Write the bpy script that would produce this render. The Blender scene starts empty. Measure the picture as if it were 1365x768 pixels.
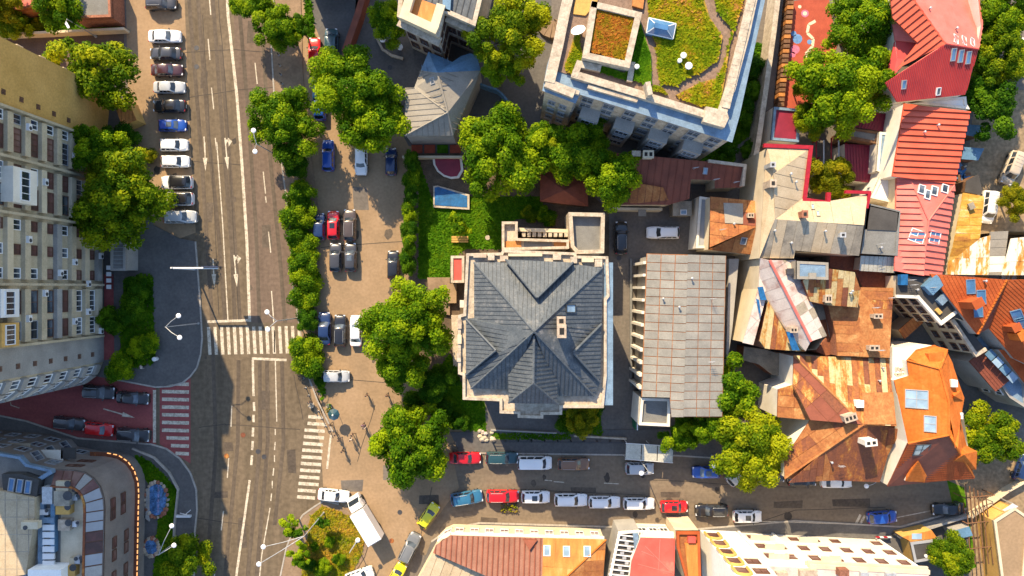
import bpy, math, random
import numpy as np
from mathutils import Vector, Matrix
R = math.radians
random.seed(7)
SC = bpy.context.scene
COL = SC.collection
# ---------------------------------------------------------------- camera, world, sun
F, H = 910.0, 99.0                      # focal length in photo pixels, flying height in metres
cam_d = bpy.data.cameras.new('drone_camera')
cam_d.sensor_width = 36.0
cam_d.lens = 24.0
cam_d.clip_start = 1.0
cam_d.clip_end = 2000.0
cam = bpy.data.objects.new('drone_camera', cam_d)
cam.location = (0, 0, H)
COL.objects.link(cam)
SC.camera = cam
SUN_EL = R(36.5)
SUN_DIR = Vector((-0.385 * math.cos(SUN_EL), 0.923 * math.cos(SUN_EL), math.sin(SUN_EL))).normalized()   # towards the sun
W = bpy.data.worlds.new('World')
SC.world = W
W.use_nodes = True
nt = W.node_tree
bg = nt.nodes['Background']
sky = nt.nodes.new('ShaderNodeTexSky')
sky.sky_type = 'NISHITA'
sky.sun_disc = False
sky.sun_elevation = SUN_EL
sky.sun_rotation = math.atan2(SUN_DIR.x, SUN_DIR.y)
sky.air_density = 1.0
sky.dust_density = 0.6
nt.links.new(sky.outputs[0], bg.inputs[0])
bg.inputs[1].default_value = 0.15
sd = bpy.data.lights.new('sun', 'SUN')
sd.energy = 4.7
sd.angle = R(0.5)
sd.color = (1.0, 0.79, 0.5)
so = bpy.data.objects.new('sun', sd)
so.rotation_euler = SUN_DIR.to_track_quat('Z', 'Y').to_euler()
so.location = SUN_DIR * 120
COL.objects.link(so)
SC.view_settings.view_transform = 'Standard'
SC.view_settings.look = 'None'
SC.view_settings.exposure = 1.07
SC.view_settings.gamma = 1.0

def P(x, y, h=0.0):
    """photo pixel at height h -> world point"""
    s = (H - h) / F
    return Vector(((x - 682.5) * s, (384.0 - y) * s, h))

# ---------------------------------------------------------------- materials
def mat(name, ramp, rough=0.8, ns=0.6, k_isl=0.0, k_obj=0.0, grain=0.15, gs=6.0, stretch=(1, 1, 1), bump=0.0, bs=8.0,
        metal=0.0, spec=0.4, coat=0.0, detail=5.0, attr=None, trans=0.0, nd=0.55):
    m = bpy.data.materials.new(name)
    m.use_nodes = True
    t = m.node_tree
    N = t.nodes
    L = t.links
    b = N['Principled BSDF']
    b.inputs['Roughness'].default_value = rough
    b.inputs['Metallic'].default_value = metal
    b.inputs['Specular IOR Level'].default_value = spec
    if coat:
        b.inputs['Coat Weight'].default_value = coat
        b.inputs['Coat Roughness'].default_value = 0.06
    if isinstance(ramp[0], (int, float)):
        ramp = [(0.0, ramp), (1.0, ramp)]
    tc = N.new('ShaderNodeTexCoord')
    mp = N.new('ShaderNodeMapping')
    mp.inputs['Scale'].default_value = stretch
    L.new(tc.outputs['Object'], mp.inputs[0])
    no = N.new('ShaderNodeTexNoise')
    no.inputs['Scale'].default_value = ns
    no.inputs['Detail'].default_value = detail
    no.inputs['Roughness'].default_value = nd
    L.new(mp.outputs[0], no.inputs['Vector'])
    fac = no.outputs[0]
    mr = N.new('ShaderNodeMapRange')
    mr.inputs[1].default_value = 0.28
    mr.inputs[2].default_value = 0.72
    L.new(fac, mr.inputs[0])
    fac = mr.outputs[0]
    def addk(fac, src, k):
        a = N.new('ShaderNodeMath')
        a.operation = 'MULTIPLY_ADD'
        L.new(src, a.inputs[0])
        a.inputs[1].default_value = k
        c = N.new('ShaderNodeMath')
        c.operation = 'SUBTRACT'
        L.new(fac, a.inputs[2])
        L.new(a.outputs[0], c.inputs[0])
        c.inputs[1].default_value = k / 2
        return c.outputs[0]
    if k_isl:
        g = N.new('ShaderNodeNewGeometry')
        fac = addk(fac, g.outputs['Random Per Island'], k_isl)
    if k_obj:
        oi = N.new('ShaderNodeObjectInfo')
        fac = addk(fac, oi.outputs['Random'], k_obj)
    if attr:
        at = N.new('ShaderNodeAttribute')
        at.attribute_name = attr
        fac = addk(fac, at.outputs['Fac'], 1.0)
    cr = N.new('ShaderNodeValToRGB')
    e = cr.color_ramp.elements
    while len(e) > len(ramp):
        e.remove(e[-1])
    while len(e) < len(ramp):
        e.new(0.5)
    for i, (p, c) in enumerate(ramp):
        e[i].position = p
        e[i].color = (c[0], c[1], c[2], 1)
    L.new(fac, cr.inputs[0])
    col = cr.outputs[0]
    if grain:
        n2 = N.new('ShaderNodeTexNoise')
        n2.inputs['Scale'].default_value = gs
        n2.inputs['Detail'].default_value = 4
        L.new(tc.outputs['Object'], n2.inputs['Vector'])
        m2 = N.new('ShaderNodeMapRange')
        m2.inputs[1].default_value = 0.3
        m2.inputs[2].default_value = 0.7
        m2.inputs[3].default_value = 1 - grain
        m2.inputs[4].default_value = 1 + grain
        L.new(n2.outputs[0], m2.inputs[0])
        mx = N.new('ShaderNodeVectorMath')
        mx.operation = 'SCALE'
        L.new(col, mx.inputs[0])
        L.new(m2.outputs[0], mx.inputs['Scale'])
        col = mx.outputs[0]
    L.new(col, b.inputs['Base Color'])
    if bump:
        n3 = N.new('ShaderNodeTexNoise')
        n3.inputs['Scale'].default_value = bs
        n3.inputs['Detail'].default_value = 3
        L.new(tc.outputs['Object'], n3.inputs['Vector'])
        bp = N.new('ShaderNodeBump')
        bp.inputs['Strength'].default_value = bump
        bp.inputs['Distance'].default_value = 0.05
        L.new(n3.outputs[0], bp.inputs['Height'])
        L.new(bp.outputs[0], b.inputs['Normal'])
    if trans:
        tr = N.new('ShaderNodeBsdfTranslucent')
        L.new(col, tr.inputs[0])
        ms = N.new('ShaderNodeMixShader')
        ms.inputs[0].default_value = trans
        L.new(b.outputs[0], ms.inputs[1])
        L.new(tr.outputs[0], ms.inputs[2])
        L.new(ms.outputs[0], N['Material Output'].inputs[0])
    return m

def sh(c, k):
    return (c[0] * k, c[1] * k, c[2] * k)

def pm(name, c, v=0.18, **kw):
    """plain mottled material"""
    return mat(name, [(0.0, sh(c, 1 - v)), (1.0, sh(c, 1 + v))], **kw)

M = {}
M['asphalt'] = mat('asphalt', [(0, (0.092, 0.07, 0.046)), (0.35, (0.126, 0.097, 0.065)), (0.6, (0.144, 0.11, 0.074)), (1, (0.182, 0.138, 0.094))], rough=0.9, ns=0.16, grain=0.2, gs=1.6, stretch=(3.2, 0.3, 1), bump=0.15, bs=20, detail=10, nd=0.72, spec=.2)
M['street'] = mat('street_asphalt', [(0, (0.14, 0.108, 0.08)), (0.5, (0.18, 0.14, 0.1)), (1, (0.215, 0.168, 0.118))], rough=0.9, ns=0.25, grain=0.14, gs=2.2, stretch=(0.4, 2.2, 1), bump=0.15, bs=20, detail=8, nd=0.65, spec=.2)
M['pink_asphalt'] = mat('worn_pink_asphalt', [(0, (0.115, 0.084, 0.064)), (0.5, (0.145, 0.105, 0.079)), (1, (0.18, 0.13, 0.1))], rough=0.9, ns=0.2, grain=0.16, gs=2, stretch=(3, .3, 1), detail=10, nd=.7, spec=.2)
M['paving'] = mat('tan_paving', [(0, (0.235, 0.165, 0.1)), (0.5, (0.29, 0.2, 0.12)), (1, (0.34, 0.235, 0.145))], rough=0.9, ns=0.22, grain=0.1, gs=2.5, bump=0.1, bs=14, detail=8, nd=0.65, spec=.2)
M['walk'] = mat('sidewalk_asphalt', [(0, (0.19, 0.13, 0.085)), (0.5, (0.235, 0.165, 0.108)), (1, (0.28, 0.195, 0.13))], rough=0.9, ns=0.4, grain=0.14, gs=3, bump=0.1, bs=14, detail=8, spec=.2)
M['darkwalk'] = mat('dark_sidewalk', [(0, (0.088, 0.084, 0.082)), (1, (0.125, 0.118, 0.112))], rough=0.9, ns=0.4, grain=0.14, gs=3, bump=0.1, bs=14, detail=8)  # darker sidewalk asphalt, shade of the shadowed pavements put into its colour
M['court'] = mat('courtyard_asphalt', [(0, (0.105, 0.092, 0.085)), (0.5, (0.14, 0.122, 0.105)), (1, (0.175, 0.148, 0.122))], rough=0.9, ns=0.25, grain=0.16, gs=2.5, bump=0.12, bs=14, detail=8, nd=0.65)
M['redroad'] = mat('red_asphalt', [(0, (0.2, 0.05, 0.05)), (0.5, (0.255, 0.062, 0.06)), (1, (0.3, 0.08, 0.07))], rough=0.88, ns=0.35, grain=0.12, gs=3, stretch=(.5, 2, 1), detail=8)
M['kerb'] = pm('kerb_stone', (0.34, 0.31, 0.27), ns=1.2, grain=0.1)
M['paint'] = mat('road_paint', [(0, (0.16, 0.128, 0.095)), (0.32, (0.34, 0.29, 0.22)), (0.55, (0.54, 0.48, 0.38)), (1, (0.64, 0.58, 0.47))], rough=0.8, ns=1.6, grain=0.18, gs=5, detail=10, nd=0.8, spec=.2)
M['lawn'] = mat('lawn', [(0, (0.035, 0.1, 0.004)), (0.5, (0.06, 0.15, 0.006)), (1, (0.11, 0.19, 0.008))], rough=0.95, ns=0.35, grain=0.3, gs=3, bump=0.5, bs=9, detail=8, spec=.1)
M['drylawn'] = mat('dry_lawn', [(0, (0.12, 0.14, 0.015)), (0.45, (0.2, 0.17, 0.02)), (1, (0.33, 0.2, 0.04))], rough=0.95, ns=0.5, grain=0.3, gs=3, bump=0.5, bs=9, detail=8)
M['blade'] = mat('grass_blade', [(0, (0.035, 0.12, 0.003)), (0.5, (0.075, 0.2, 0.006)), (1, (0.16, 0.27, 0.008))], rough=0.9, ns=0.3, k_isl=0.5, grain=0, trans=0.4, spec=.05)
M['dryblade'] = mat('dry_blade', [(0, (0.15, 0.22, 0.006)), (0.45, (0.3, 0.27, 0.012)), (1, (0.5, 0.28, 0.04))], rough=0.9, ns=0.35, k_isl=0.5, grain=0, trans=0.35, spec=.05)
M['soil'] = pm('soil', (0.1, 0.07, 0.045), v=0.35, ns=1, grain=0.3)
M['dirt'] = mat('dirt_road', [(0, (0.2, 0.145, 0.085)), (1, (0.3, 0.22, 0.135))], rough=0.95, ns=0.5, grain=0.25, gs=2, detail=8, bump=.3)
def leafmat(n, a, b, c):
    return mat(n, [(0.05, a), (0.5, b), (0.95, c)], rough=0.55, ns=0.8, k_isl=0.4, k_obj=.22, attr='tone', grain=0, trans=0.42, spec=0.06)
M['leaf'] = leafmat('leaf_green', (0.04, 0.115, 0.003), (0.135, 0.25, 0.006), (0.31, 0.41, 0.008))
M['leaf_y'] = leafmat('leaf_yellow_green', (0.06, 0.13, 0.004), (0.18, 0.26, 0.006), (0.38, 0.41, 0.01))
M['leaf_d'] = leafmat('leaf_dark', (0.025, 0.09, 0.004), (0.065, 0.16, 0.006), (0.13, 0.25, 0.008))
M['leaf_o'] = leafmat('leaf_olive', (0.08, 0.11, 0.004), (0.19, 0.21, 0.006), (0.4, 0.35, 0.012))
M['bark'] = pm('bark', (0.11, 0.075, 0.05), v=0.4, ns=3, grain=0.3, stretch=(1, 1, .2))
M['metal'] = pm('galvanised_metal', (0.42, 0.43, 0.44), metal=0.3, rough=0.5, ns=2)
M['darkmetal'] = pm('dark_metal', (0.05, 0.05, 0.055), rough=0.5, ns=2)
M['white'] = pm('white_paint', (0.78, 0.77, 0.74), v=0.06, ns=1.2, grain=0.05)
M['whiteframe'] = pm('white_frame', (0.74, 0.74, 0.74), v=0.05, grain=0.0)
M['brownframe'] = pm('brown_frame', (0.12, 0.06, 0.04), v=0.15, grain=0.0)
M['greyframe'] = pm('grey_frame', (0.3, 0.31, 0.33), v=0.1, grain=0.0)
M['glass'] = mat('dark_glass', [(0, (0.015, 0.02, 0.028)), (0.6, (0.03, 0.04, 0.055)), (1, (0.12, 0.15, 0.19))], rough=0.08, ns=.4, spec=0.8, grain=0, k_obj=.9)
M['blueglass'] = pm('blue_roof_glass', (0.06, 0.16, 0.32), v=0.25, rough=0.06, spec=0.9, grain=0)
M['paleglass'] = pm('pale_glass', (0.25, 0.36, 0.47), v=0.3, rough=0.1, spec=0.8, grain=0, k_obj=.8)
M['shutter'] = mat('brown_pane', [(0, (0.07, 0.04, 0.035)), (0.5, (0.13, 0.058, 0.05)), (1, (0.2, 0.12, 0.1))], rough=0.35, ns=.6, k_obj=1, grain=0.08)
M['stone'] = mat('pale_stone', [(0, (0.22, 0.175, 0.13)), (0.35, (0.38, 0.315, 0.24)), (0.6, (0.47, 0.4, 0.31)), (1, (0.56, 0.48, 0.38))], rough=0.85, ns=1.1, grain=0.18, gs=4, detail=10, nd=.72)
M['cream'] = mat('cream_wall', [(0, (0.5, 0.42, 0.29)), (1, (0.64, 0.55, 0.4))], rough=0.9, ns=0.5, grain=0.06, detail=7)
M['offwhite'] = mat('off_white_wall', [(0, (0.62, 0.58, 0.5)), (1, (0.76, 0.72, 0.64))], rough=0.9, ns=0.6, grain=0.05, detail=7)
M['greywall'] = mat('grey_wall', [(0, (0.24, 0.23, 0.215)), (1, (0.36, 0.345, 0.32))], rough=0.9, ns=0.4, grain=0.1, detail=7)
M['beigewall'] = mat('beige_concrete', [(0, (0.36, 0.3, 0.2)), (0.5, (0.46, 0.385, 0.265)), (1, (0.54, 0.455, 0.32))], rough=0.9, ns=0.5, grain=0.12, detail=9, nd=.65)
M['ochre'] = mat('ochre_wall', [(0, (0.46, 0.27, 0.07)), (1, (0.6, 0.36, 0.11))], rough=0.9, ns=0.35, grain=0.12, gs=4, detail=8)
M['redpaint'] = pm('red_trim', (0.33, 0.01, 0.022), rough=0.5, ns=2)
M['redsurf'] = mat('red_play_surface', [(0, (0.3, 0.055, 0.03)), (1, (0.42, 0.085, 0.045))], rough=0.9, ns=0.8, grain=0.1)
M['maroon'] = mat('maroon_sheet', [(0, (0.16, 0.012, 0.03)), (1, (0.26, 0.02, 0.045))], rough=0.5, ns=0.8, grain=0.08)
M['slate'] = mat('slate_metal', [(0, (0.045, 0.058, 0.073)), (0.4, (0.07, 0.084, 0.1)), (0.7, (0.095, 0.108, 0.122)), (1, (0.22, 0.215, 0.21))], rough=0.6, ns=0.8, k_isl=0.25, grain=0.18, gs=5, detail=10, nd=0.78, spec=0.3)
M['slateseam'] = pm('slate_seam', (0.03, 0.036, 0.044), rough=0.6)
M['tinroof'] = mat('grey_tin', [(0, (0.21, 0.19, 0.16)), (1, (0.31, 0.285, 0.24))], rough=0.7, ns=0.5, k_obj=0.3, k_isl=.3, grain=0.1, detail=9, nd=.7)
M['tinseam'] = pm('tin_seam', (0.2, 0.18, 0.15), rough=0.6)
M['bluetin'] = pm('blue_tin', (0.1, 0.2, 0.31), v=0.2, rough=0.5, ns=1)
M['bluetrim'] = pm('blue_flashing', (0.16, 0.24, 0.33), v=0.25, rough=0.55, ns=1)
M['eternit'] = mat('grey_sheet', [(0, (0.185, 0.178, 0.16)), (0.55, (0.245, 0.235, 0.21)), (1, (0.3, 0.285, 0.25))], rough=0.8, ns=0.45, k_obj=0.35, grain=0.1, detail=9, nd=.7)
M['rustline'] = mat('rust_joint', [(0, (0.34, 0.23, 0.14)), (0.4, (0.32, 0.13, 0.05)), (1, (0.2, 0.07, 0.025))], rough=0.9, ns=1.1, grain=0.2, detail=8)
ZN, OR, BR, DB = (0.47, 0.36, 0.19), (0.4, 0.14, 0.03), (0.23, 0.075, 0.032), (0.1, 0.042, 0.028)
M['rustA'] = mat('rusty_pale_sheet', [(0.0, (0.52, 0.43, 0.25)), (0.5, (0.43, 0.33, 0.16)), (0.62, (0.38, 0.22, 0.065)), (0.78, (0.33, 0.12, 0.03)), (1, BR)], rough=0.8, ns=0.6, k_obj=0.75, grain=0.2, gs=4, stretch=(1.5, .5, 1), detail=10, nd=0.78, spec=.2)
M['rustB'] = mat('rusty_brown_sheet', [(0.0, (0.48, 0.36, 0.17)), (0.16, (0.42, 0.24, 0.07)), (0.28, (0.32, 0.115, 0.03)), (0.46, (0.205, 0.072, 0.036)), (0.75, (0.165, 0.062, 0.037)), (1, DB)], rough=0.8, ns=0.55, k_obj=0.4, grain=0.2, gs=4, stretch=(1.4, .55, 1), detail=10, nd=0.78, spec=.2)
M['rustC'] = mat('rusty_orange_sheet', [(0.0, (0.47, 0.32, 0.14)), (0.18, (0.4, 0.19, 0.07)), (0.55, (0.31, 0.118, 0.04)), (1, (0.2, 0.07, 0.035))], rough=0.8, ns=0.6, k_obj=0.35, grain=0.18, gs=4, detail=10, nd=0.78, spec=.2)
M['rustD'] = mat('rust_streaked_white_sheet', [(0.0, (0.72, 0.69, 0.63)), (0.5, (0.66, 0.62, 0.54)), (0.6, (0.55, 0.3, 0.08)), (0.8, (0.45, 0.2, 0.03)), (1, (0.3, 0.12, 0.03))], rough=0.75, ns=0.7, k_obj=0.45, grain=0.1, gs=4, stretch=(1.6, .45, 1), detail=9, nd=0.68)
M['rustE'] = mat('rusty_gold_sheet', [(0.0, (0.6, 0.52, 0.4)), (0.24, (0.55, 0.36, 0.1)), (0.5, (0.48, 0.25, 0.03)), (1, (0.27, 0.11, 0.02))], rough=0.75, ns=0.6, k_obj=0.4, grain=0.15, gs=4, stretch=(.5, 1.6, 1), detail=9, nd=0.68)
M['pinktin'] = mat('pale_pink_tin', [(0, (0.35, 0.22, 0.19)), (0.4, (0.52, 0.44, 0.4)), (1, (0.6, 0.53, 0.48))], rough=0.7, ns=0.6, k_obj=0.4, grain=0.1, detail=8)
M['creamtin'] = mat('cream_tin', [(0, (0.32, 0.24, 0.145)), (0.4, (0.42, 0.33, 0.215)), (1, (0.49, 0.395, 0.27))], rough=0.75, ns=0.5, k_obj=0.3, k_isl=.2, grain=0.12, detail=9, nd=.7)
M['cementsheet'] = mat('weathered_grey_tin', [(0, (0.17, 0.15, 0.12)), (0.5, (0.3, 0.26, 0.2)), (1, (0.4, 0.35, 0.27))], rough=0.8, ns=0.6, k_obj=0.4, grain=0.15, detail=8)
M['darkflat'] = mat('dark_flat_roof', [(0, (0.045, 0.042, 0.04)), (1, (0.075, 0.07, 0.066))], rough=0.85, ns=0.5, grain=0.12)
M['greyflat'] = mat('grey_flat_roof', [(0, (0.13, 0.13, 0.125)), (1, (0.2, 0.2, 0.19))], rough=0.85, ns=0.6, grain=0.12)
M['redtile'] = mat('red_metal_tile', [(0, (0.48, 0.075, 0.035)), (1, (0.62, 0.11, 0.055))], rough=0.5, ns=0.4, k_isl=0.25, grain=0.06)
M['crimson'] = mat('crimson_metal_tile', [(0, (0.36, 0.028, 0.03)), (1, (0.48, 0.045, 0.04))], rough=0.5, ns=0.4, k_isl=0.25, grain=0.06)
M['pinkred'] = mat('faded_red_sheet', [(0, (0.52, 0.12, 0.09)), (1, (0.64, 0.17, 0.14))], rough=0.55, ns=0.6, k_isl=0.2, grain=0.06)
M['orangetile'] = mat('orange_tile', [(0, (0.4, 0.1, 0.018)), (0.5, (0.5, 0.135, 0.024)), (1, (0.58, 0.175, 0.04))], rough=0.85, ns=0.6, k_isl=0.3, grain=0.12, gs=3, detail=9, nd=.7, spec=.15)
M['claytile'] = mat('clay_tile', [(0, (0.3, 0.062, 0.018)), (1, (0.42, 0.1, 0.03))], rough=0.8, ns=0.5, k_isl=0.3, grain=0.06, spec=.15)
M['browntile'] = mat('brown_tile', [(0, (0.15, 0.04, 0.022)), (1, (0.23, 0.065, 0.035))], rough=0.7, ns=0.6, k_isl=0.3, grain=0.1)
M['brownrib'] = mat('brown_ribbed_sheet', [(0, (0.2, 0.095, 0.068)), (1, (0.29, 0.145, 0.105))], rough=0.7, ns=0.5, k_isl=0.2, grain=0.12, spec=.2)
M['orangesheet'] = mat('orange_sheet', [(0, (0.38, 0.13, 0.025)), (0.6, (0.52, 0.2, 0.04)), (1, (0.58, 0.3, 0.1))], rough=0.6, ns=0.6, k_obj=0.4, k_isl=.3, grain=0.1, stretch=(2, .4, 1))
M['redsheet'] = mat('red_sheet', [(0, (0.55, 0.07, 0.05)), (0.7, (0.65, 0.1, 0.075)), (1, (0.6, 0.2, 0.14))], rough=0.6, ns=0.4, grain=0.06)
M['sedum'] = mat('roof_planting', [(0, (0.09, 0.11, 0.006)), (0.35, (0.19, 0.17, 0.01)), (0.6, (0.34, 0.2, 0.02)), (1, (0.5, 0.25, 0.1))], rough=0.9, ns=0.7, grain=0.25, gs=5, detail=8)
M['sedumleaf'] = mat('roof_plant_leaf', [(0, (0.1, 0.19, 0.005)), (0.5, (0.24, 0.28, 0.008)), (0.8, (0.4, 0.3, 0.012)), (1, (0.52, 0.24, 0.07))], rough=0.9, ns=0.35, k_isl=0.4, grain=0, trans=0.35, spec=.05)
M['redsedum'] = mat('red_roof_plant', [(0, (0.2, 0.16, 0.008)), (0.4, (0.34, 0.22, 0.015)), (0.7, (0.42, 0.12, 0.025)), (1, (0.45, 0.26, 0.03))], rough=0.9, ns=0.5, k_isl=0.5, grain=0, trans=0.35, spec=.05)
M['gravel'] = pm('roof_gravel', (0.21, 0.14, 0.1), v=0.25, ns=2, grain=0.25, gs=9)
M['brick'] = pm('red_brick', (0.27, 0.11, 0.065), v=0.3, ns=3, grain=0.15, k_obj=.6)
M['chimney'] = mat('chimney_render', [(0, (0.3, 0.23, 0.17)), (1, (0.52, 0.42, 0.32))], rough=0.9, ns=2, grain=0.15)
M['soot'] = pm('soot', (0.015, 0.014, 0.013), grain=0)
M['purple'] = pm('plum_canvas', (0.15, 0.09, 0.16), v=0.2, rough=0.8)
M['bluetarp'] = pm('blue_tarp', (0.012, 0.1, 0.26), v=0.4, rough=0.5, ns=1.2, bump=.6, bs=3)  # darkened to hold the tree shade over the pool cover
M['water'] = pm('pool_water', (0.07, 0.16, 0.32), v=0.7, rough=0.1, ns=1.6, spec=0.8, grain=.3)
M['wood'] = pm('brown_wood', (0.16, 0.08, 0.04), v=0.35, ns=2, grain=0.2, k_obj=.5)
M['orangewood'] = pm('orange_boards', (0.42, 0.17, 0.045), v=0.25, ns=2, grain=0.15, k_obj=.5)
M['polycarb'] = pm('polycarbonate', (0.45, 0.44, 0.37), v=0.15, rough=0.25, spec=0.6, ns=1)
M['skin'] = pm('skin', (0.45, 0.27, 0.19), v=0.05, grain=0)
M['rubber'] = pm('rubber', (0.02, 0.02, 0.02), grain=0, rough=0.9)
M['rim'] = pm('alloy_rim', (0.4, 0.4, 0.42), metal=0.8, rough=0.35, grain=0)
M['lampglass'] = pm('lamp_glass', (0.8, 0.8, 0.82), v=0.03, rough=0.3, grain=0)
M['headlight'] = pm('headlight_glass', (0.7, 0.72, 0.75), v=0.05, rough=0.1, spec=0.9, grain=0)
M['taillight'] = pm('taillight_glass', (0.4, 0.01, 0.01), v=0.05, rough=0.15, spec=0.8, grain=0)
M['wl'] = pm('plastic_white', (0.7, 0.7, 0.7), v=0.05, rough=0.4, grain=0)
for nm, c in dict(white=(0.8, 0.8, 0.8), black=(0.014, 0.014, 0.017), dark=(0.045, 0.045, 0.05), grey=(0.16, 0.17, 0.18), silver=(0.42, 0.44, 0.46),
                  red=(0.52, 0.008, 0.012), blue=(0.012, 0.07, 0.36), navy=(0.012, 0.03, 0.1), steel=(0.03, 0.14, 0.26), yellow=(0.66, 0.62, 0.01), brown=(0.2, 0.1, 0.05),
                  teal=(0.018, 0.06, 0.075), maroon=(0.06, 0.02, 0.022), bronze=(0.075, 0.055, 0.045), beige=(0.5, 0.42, 0.32)).items():
    M['car_' + nm] = pm('car_paint_' + nm, c, v=0.04, rough=0.28, coat=0.8, grain=0, spec=0.5, metal=0.0)

# ---------------------------------------------------------------- mesh builder
ORG = {}
class MB:
    def __init__(s):
        s.v = []
        s.f = []
        s.m = []
    def face(s, pts, m=0):
        n = len(s.v)
        s.v += [tuple(p) for p in pts]
        s.f.append(tuple(range(n, n + len(pts))))
        s.m.append(m)
    def mesh(s, vs, fs, m=0):
        n = len(s.v)
        s.v += [tuple(p) for p in vs]
        for f in fs:
            s.f.append(tuple(i + n for i in f))
            s.m.append(m)
    def prism(s, bot, top, m=0, cap=True, bottom=False):
        n = len(bot)
        fs = [(i, (i + 1) % n, n + (i + 1) % n, n + i) for i in range(n)]
        if cap:
            fs.append(tuple(range(n, 2 * n)))
        if bottom:
            fs.append(tuple(range(n - 1, -1, -1)))
        s.mesh(list(bot) + list(top), fs, m)
    def extrude(s, poly, z0, z1, m=0, bottom=False):
        pl = ccw(poly)
        s.prism([(p[0], p[1], z0) for p in pl], [(p[0], p[1], z1) for p in pl], m, True, bottom)
    def box(s, c, d, m=0, ax=None):
        x, y, z = (Vector((1, 0, 0)), Vector((0, 1, 0)), Vector((0, 0, 1))) if ax is None else ax
        c = Vector(c)
        hx, hy, hz = x * d[0] / 2, y * d[1] / 2, z * d[2] / 2
        b = [c - hx - hy - hz, c + hx - hy - hz, c + hx + hy - hz, c - hx + hy - hz]
        t = [p + 2 * hz for p in b]
        s.prism(b, t, m, True, True)
    def tube(s, pts, rs, n=6, m=0, cap=True):
        pts = [Vector(p) for p in pts]
        if not isinstance(rs, (list, tuple)):
            rs = [rs] * len(pts)
        vs = []
        for i, p in enumerate(pts):
            d = (pts[min(i + 1, len(pts) - 1)] - pts[max(i - 1, 0)])
            d = d.normalized() if d.length > 1e-6 else Vector((0, 0, 1))
            a = d.orthogonal().normalized() if abs(d.z) < .99 else Vector((1, 0, 0))
            b = d.cross(a).normalized()
            a = b.cross(d).normalized()
            for k in range(n):
                t = 2 * math.pi * k / n
                vs.append(p + a * rs[i] * math.cos(t) + b * rs[i] * math.sin(t))
        fs = []
        for i in range(len(pts) - 1):
            for k in range(n):
                fs.append((i * n + k, i * n + (k + 1) % n, (i + 1) * n + (k + 1) % n, (i + 1) * n + k))
        if cap:
            fs.append(tuple(range(n - 1, -1, -1)))
            fs.append(tuple(range((len(pts) - 1) * n, len(pts) * n)))
        s.mesh(vs, fs, m)
    def lathe(s, prof, c=(0, 0, 0), n=10, m=0, ax=None):
        x, y, z = (Vector((1, 0, 0)), Vector((0, 1, 0)), Vector((0, 0, 1))) if ax is None else ax
        c = Vector(c)
        vs = []
        for r, h in prof:
            for k in range(n):
                t = 2 * math.pi * k / n
                vs.append(c + x * r * math.cos(t) + y * r * math.sin(t) + z * h)
        fs = []
        for i in range(len(prof) - 1):
            for k in range(n):
                fs.append((i * n + k, i * n + (k + 1) % n, (i + 1) * n + (k + 1) % n, (i + 1) * n + k))
        fs.append(tuple(range((len(prof) - 1) * n, len(prof) * n)))
        s.mesh(vs, fs, m)
    def ball(s, c, r, n=8, m=0, sc=(1, 1, 1)):
        prof = []
        for i in range(n // 2 + 1):
            t = -math.pi / 2 + math.pi * i / (n // 2)
            prof.append((max(1e-4, math.cos(t)), math.sin(t)))
        vs = []
        for a, h in prof:
            for k in range(n):
                t = 2 * math.pi * k / n
                vs.append((c[0] + r * sc[0] * a * math.cos(t), c[1] + r * sc[1] * a * math.sin(t), c[2] + r * sc[2] * h))
        fs = []
        for i in range(len(prof) - 1):
            for k in range(n):
                fs.append((i * n + k, i * n + (k + 1) % n, (i + 1) * n + (k + 1) % n, (i + 1) * n + k))
        s.mesh(vs, fs, m)
    def data(s, name, mats, off=Vector((0, 0, 0)), smooth=False, angle=35):
        me = bpy.data.meshes.new(name)
        me.from_pydata([(v[0] - off.x, v[1] - off.y, v[2] - off.z) for v in s.v], [], s.f)
        if not isinstance(mats, (list, tuple)):
            mats = [mats]
        for m in mats:
            me.materials.append(M[m] if isinstance(m, str) else m)
        if len(mats) > 1:
            me.polygons.foreach_set('material_index', s.m)
        if smooth:
            me.polygons.foreach_set('use_smooth', [True] * len(me.polygons))
            me.set_sharp_from_angle(angle=R(angle))
        me.update()
        return me

def ccw(poly):
    a = 0
    for i in range(len(poly)):
        p, q = poly[i], poly[(i + 1) % len(poly)]
        a += p[0] * q[1] - q[0] * p[1]
    return list(poly) if a > 0 else list(reversed(poly))

def thing(name, label, cat, loc=(0, 0, 0), rz=0.0, group=None):
    o = bpy.data.objects.new(name, None)
    o.empty_display_size = 0.5
    COL.objects.link(o)
    o.location = loc
    o.rotation_euler = (0, 0, rz)
    o['label'] = label
    o['category'] = cat
    if group:
        o['group'] = group
    ORG[o.name] = Vector(loc)
    return o

def part(name, mb, mats, parent=None, smooth=False, kind=None, label=None, angle=35):
    off = ORG.get(parent.name, Vector((0, 0, 0))) if parent else Vector((0, 0, 0))
    me = mb if isinstance(mb, bpy.types.Mesh) else mb.data(name, mats, off, smooth, angle)
    o = bpy.data.objects.new(name, me)
    COL.objects.link(o)
    if parent:
        o.parent = parent
        ORG[o.name] = off
    if kind:
        o['kind'] = kind
    if label:
        o['label'] = label
    return o

def inst(name, me, parent, mw):
    """share mesh data; mw is a world matrix, the parent is unrotated"""
    o = bpy.data.objects.new(name, me)
    COL.objects.link(o)
    if parent:
        o.parent = parent
        off = ORG.get(parent.name, Vector((0, 0, 0)))
        o.matrix_local = Matrix.Translation(-off) @ mw
        ORG[o.name] = Vector((0, 0, 0))
    else:
        o.matrix_local = mw
    return o

def sub(name, me, parent):
    o = bpy.data.objects.new(name, me)
    COL.objects.link(o)
    o.parent = parent
    return o

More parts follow.
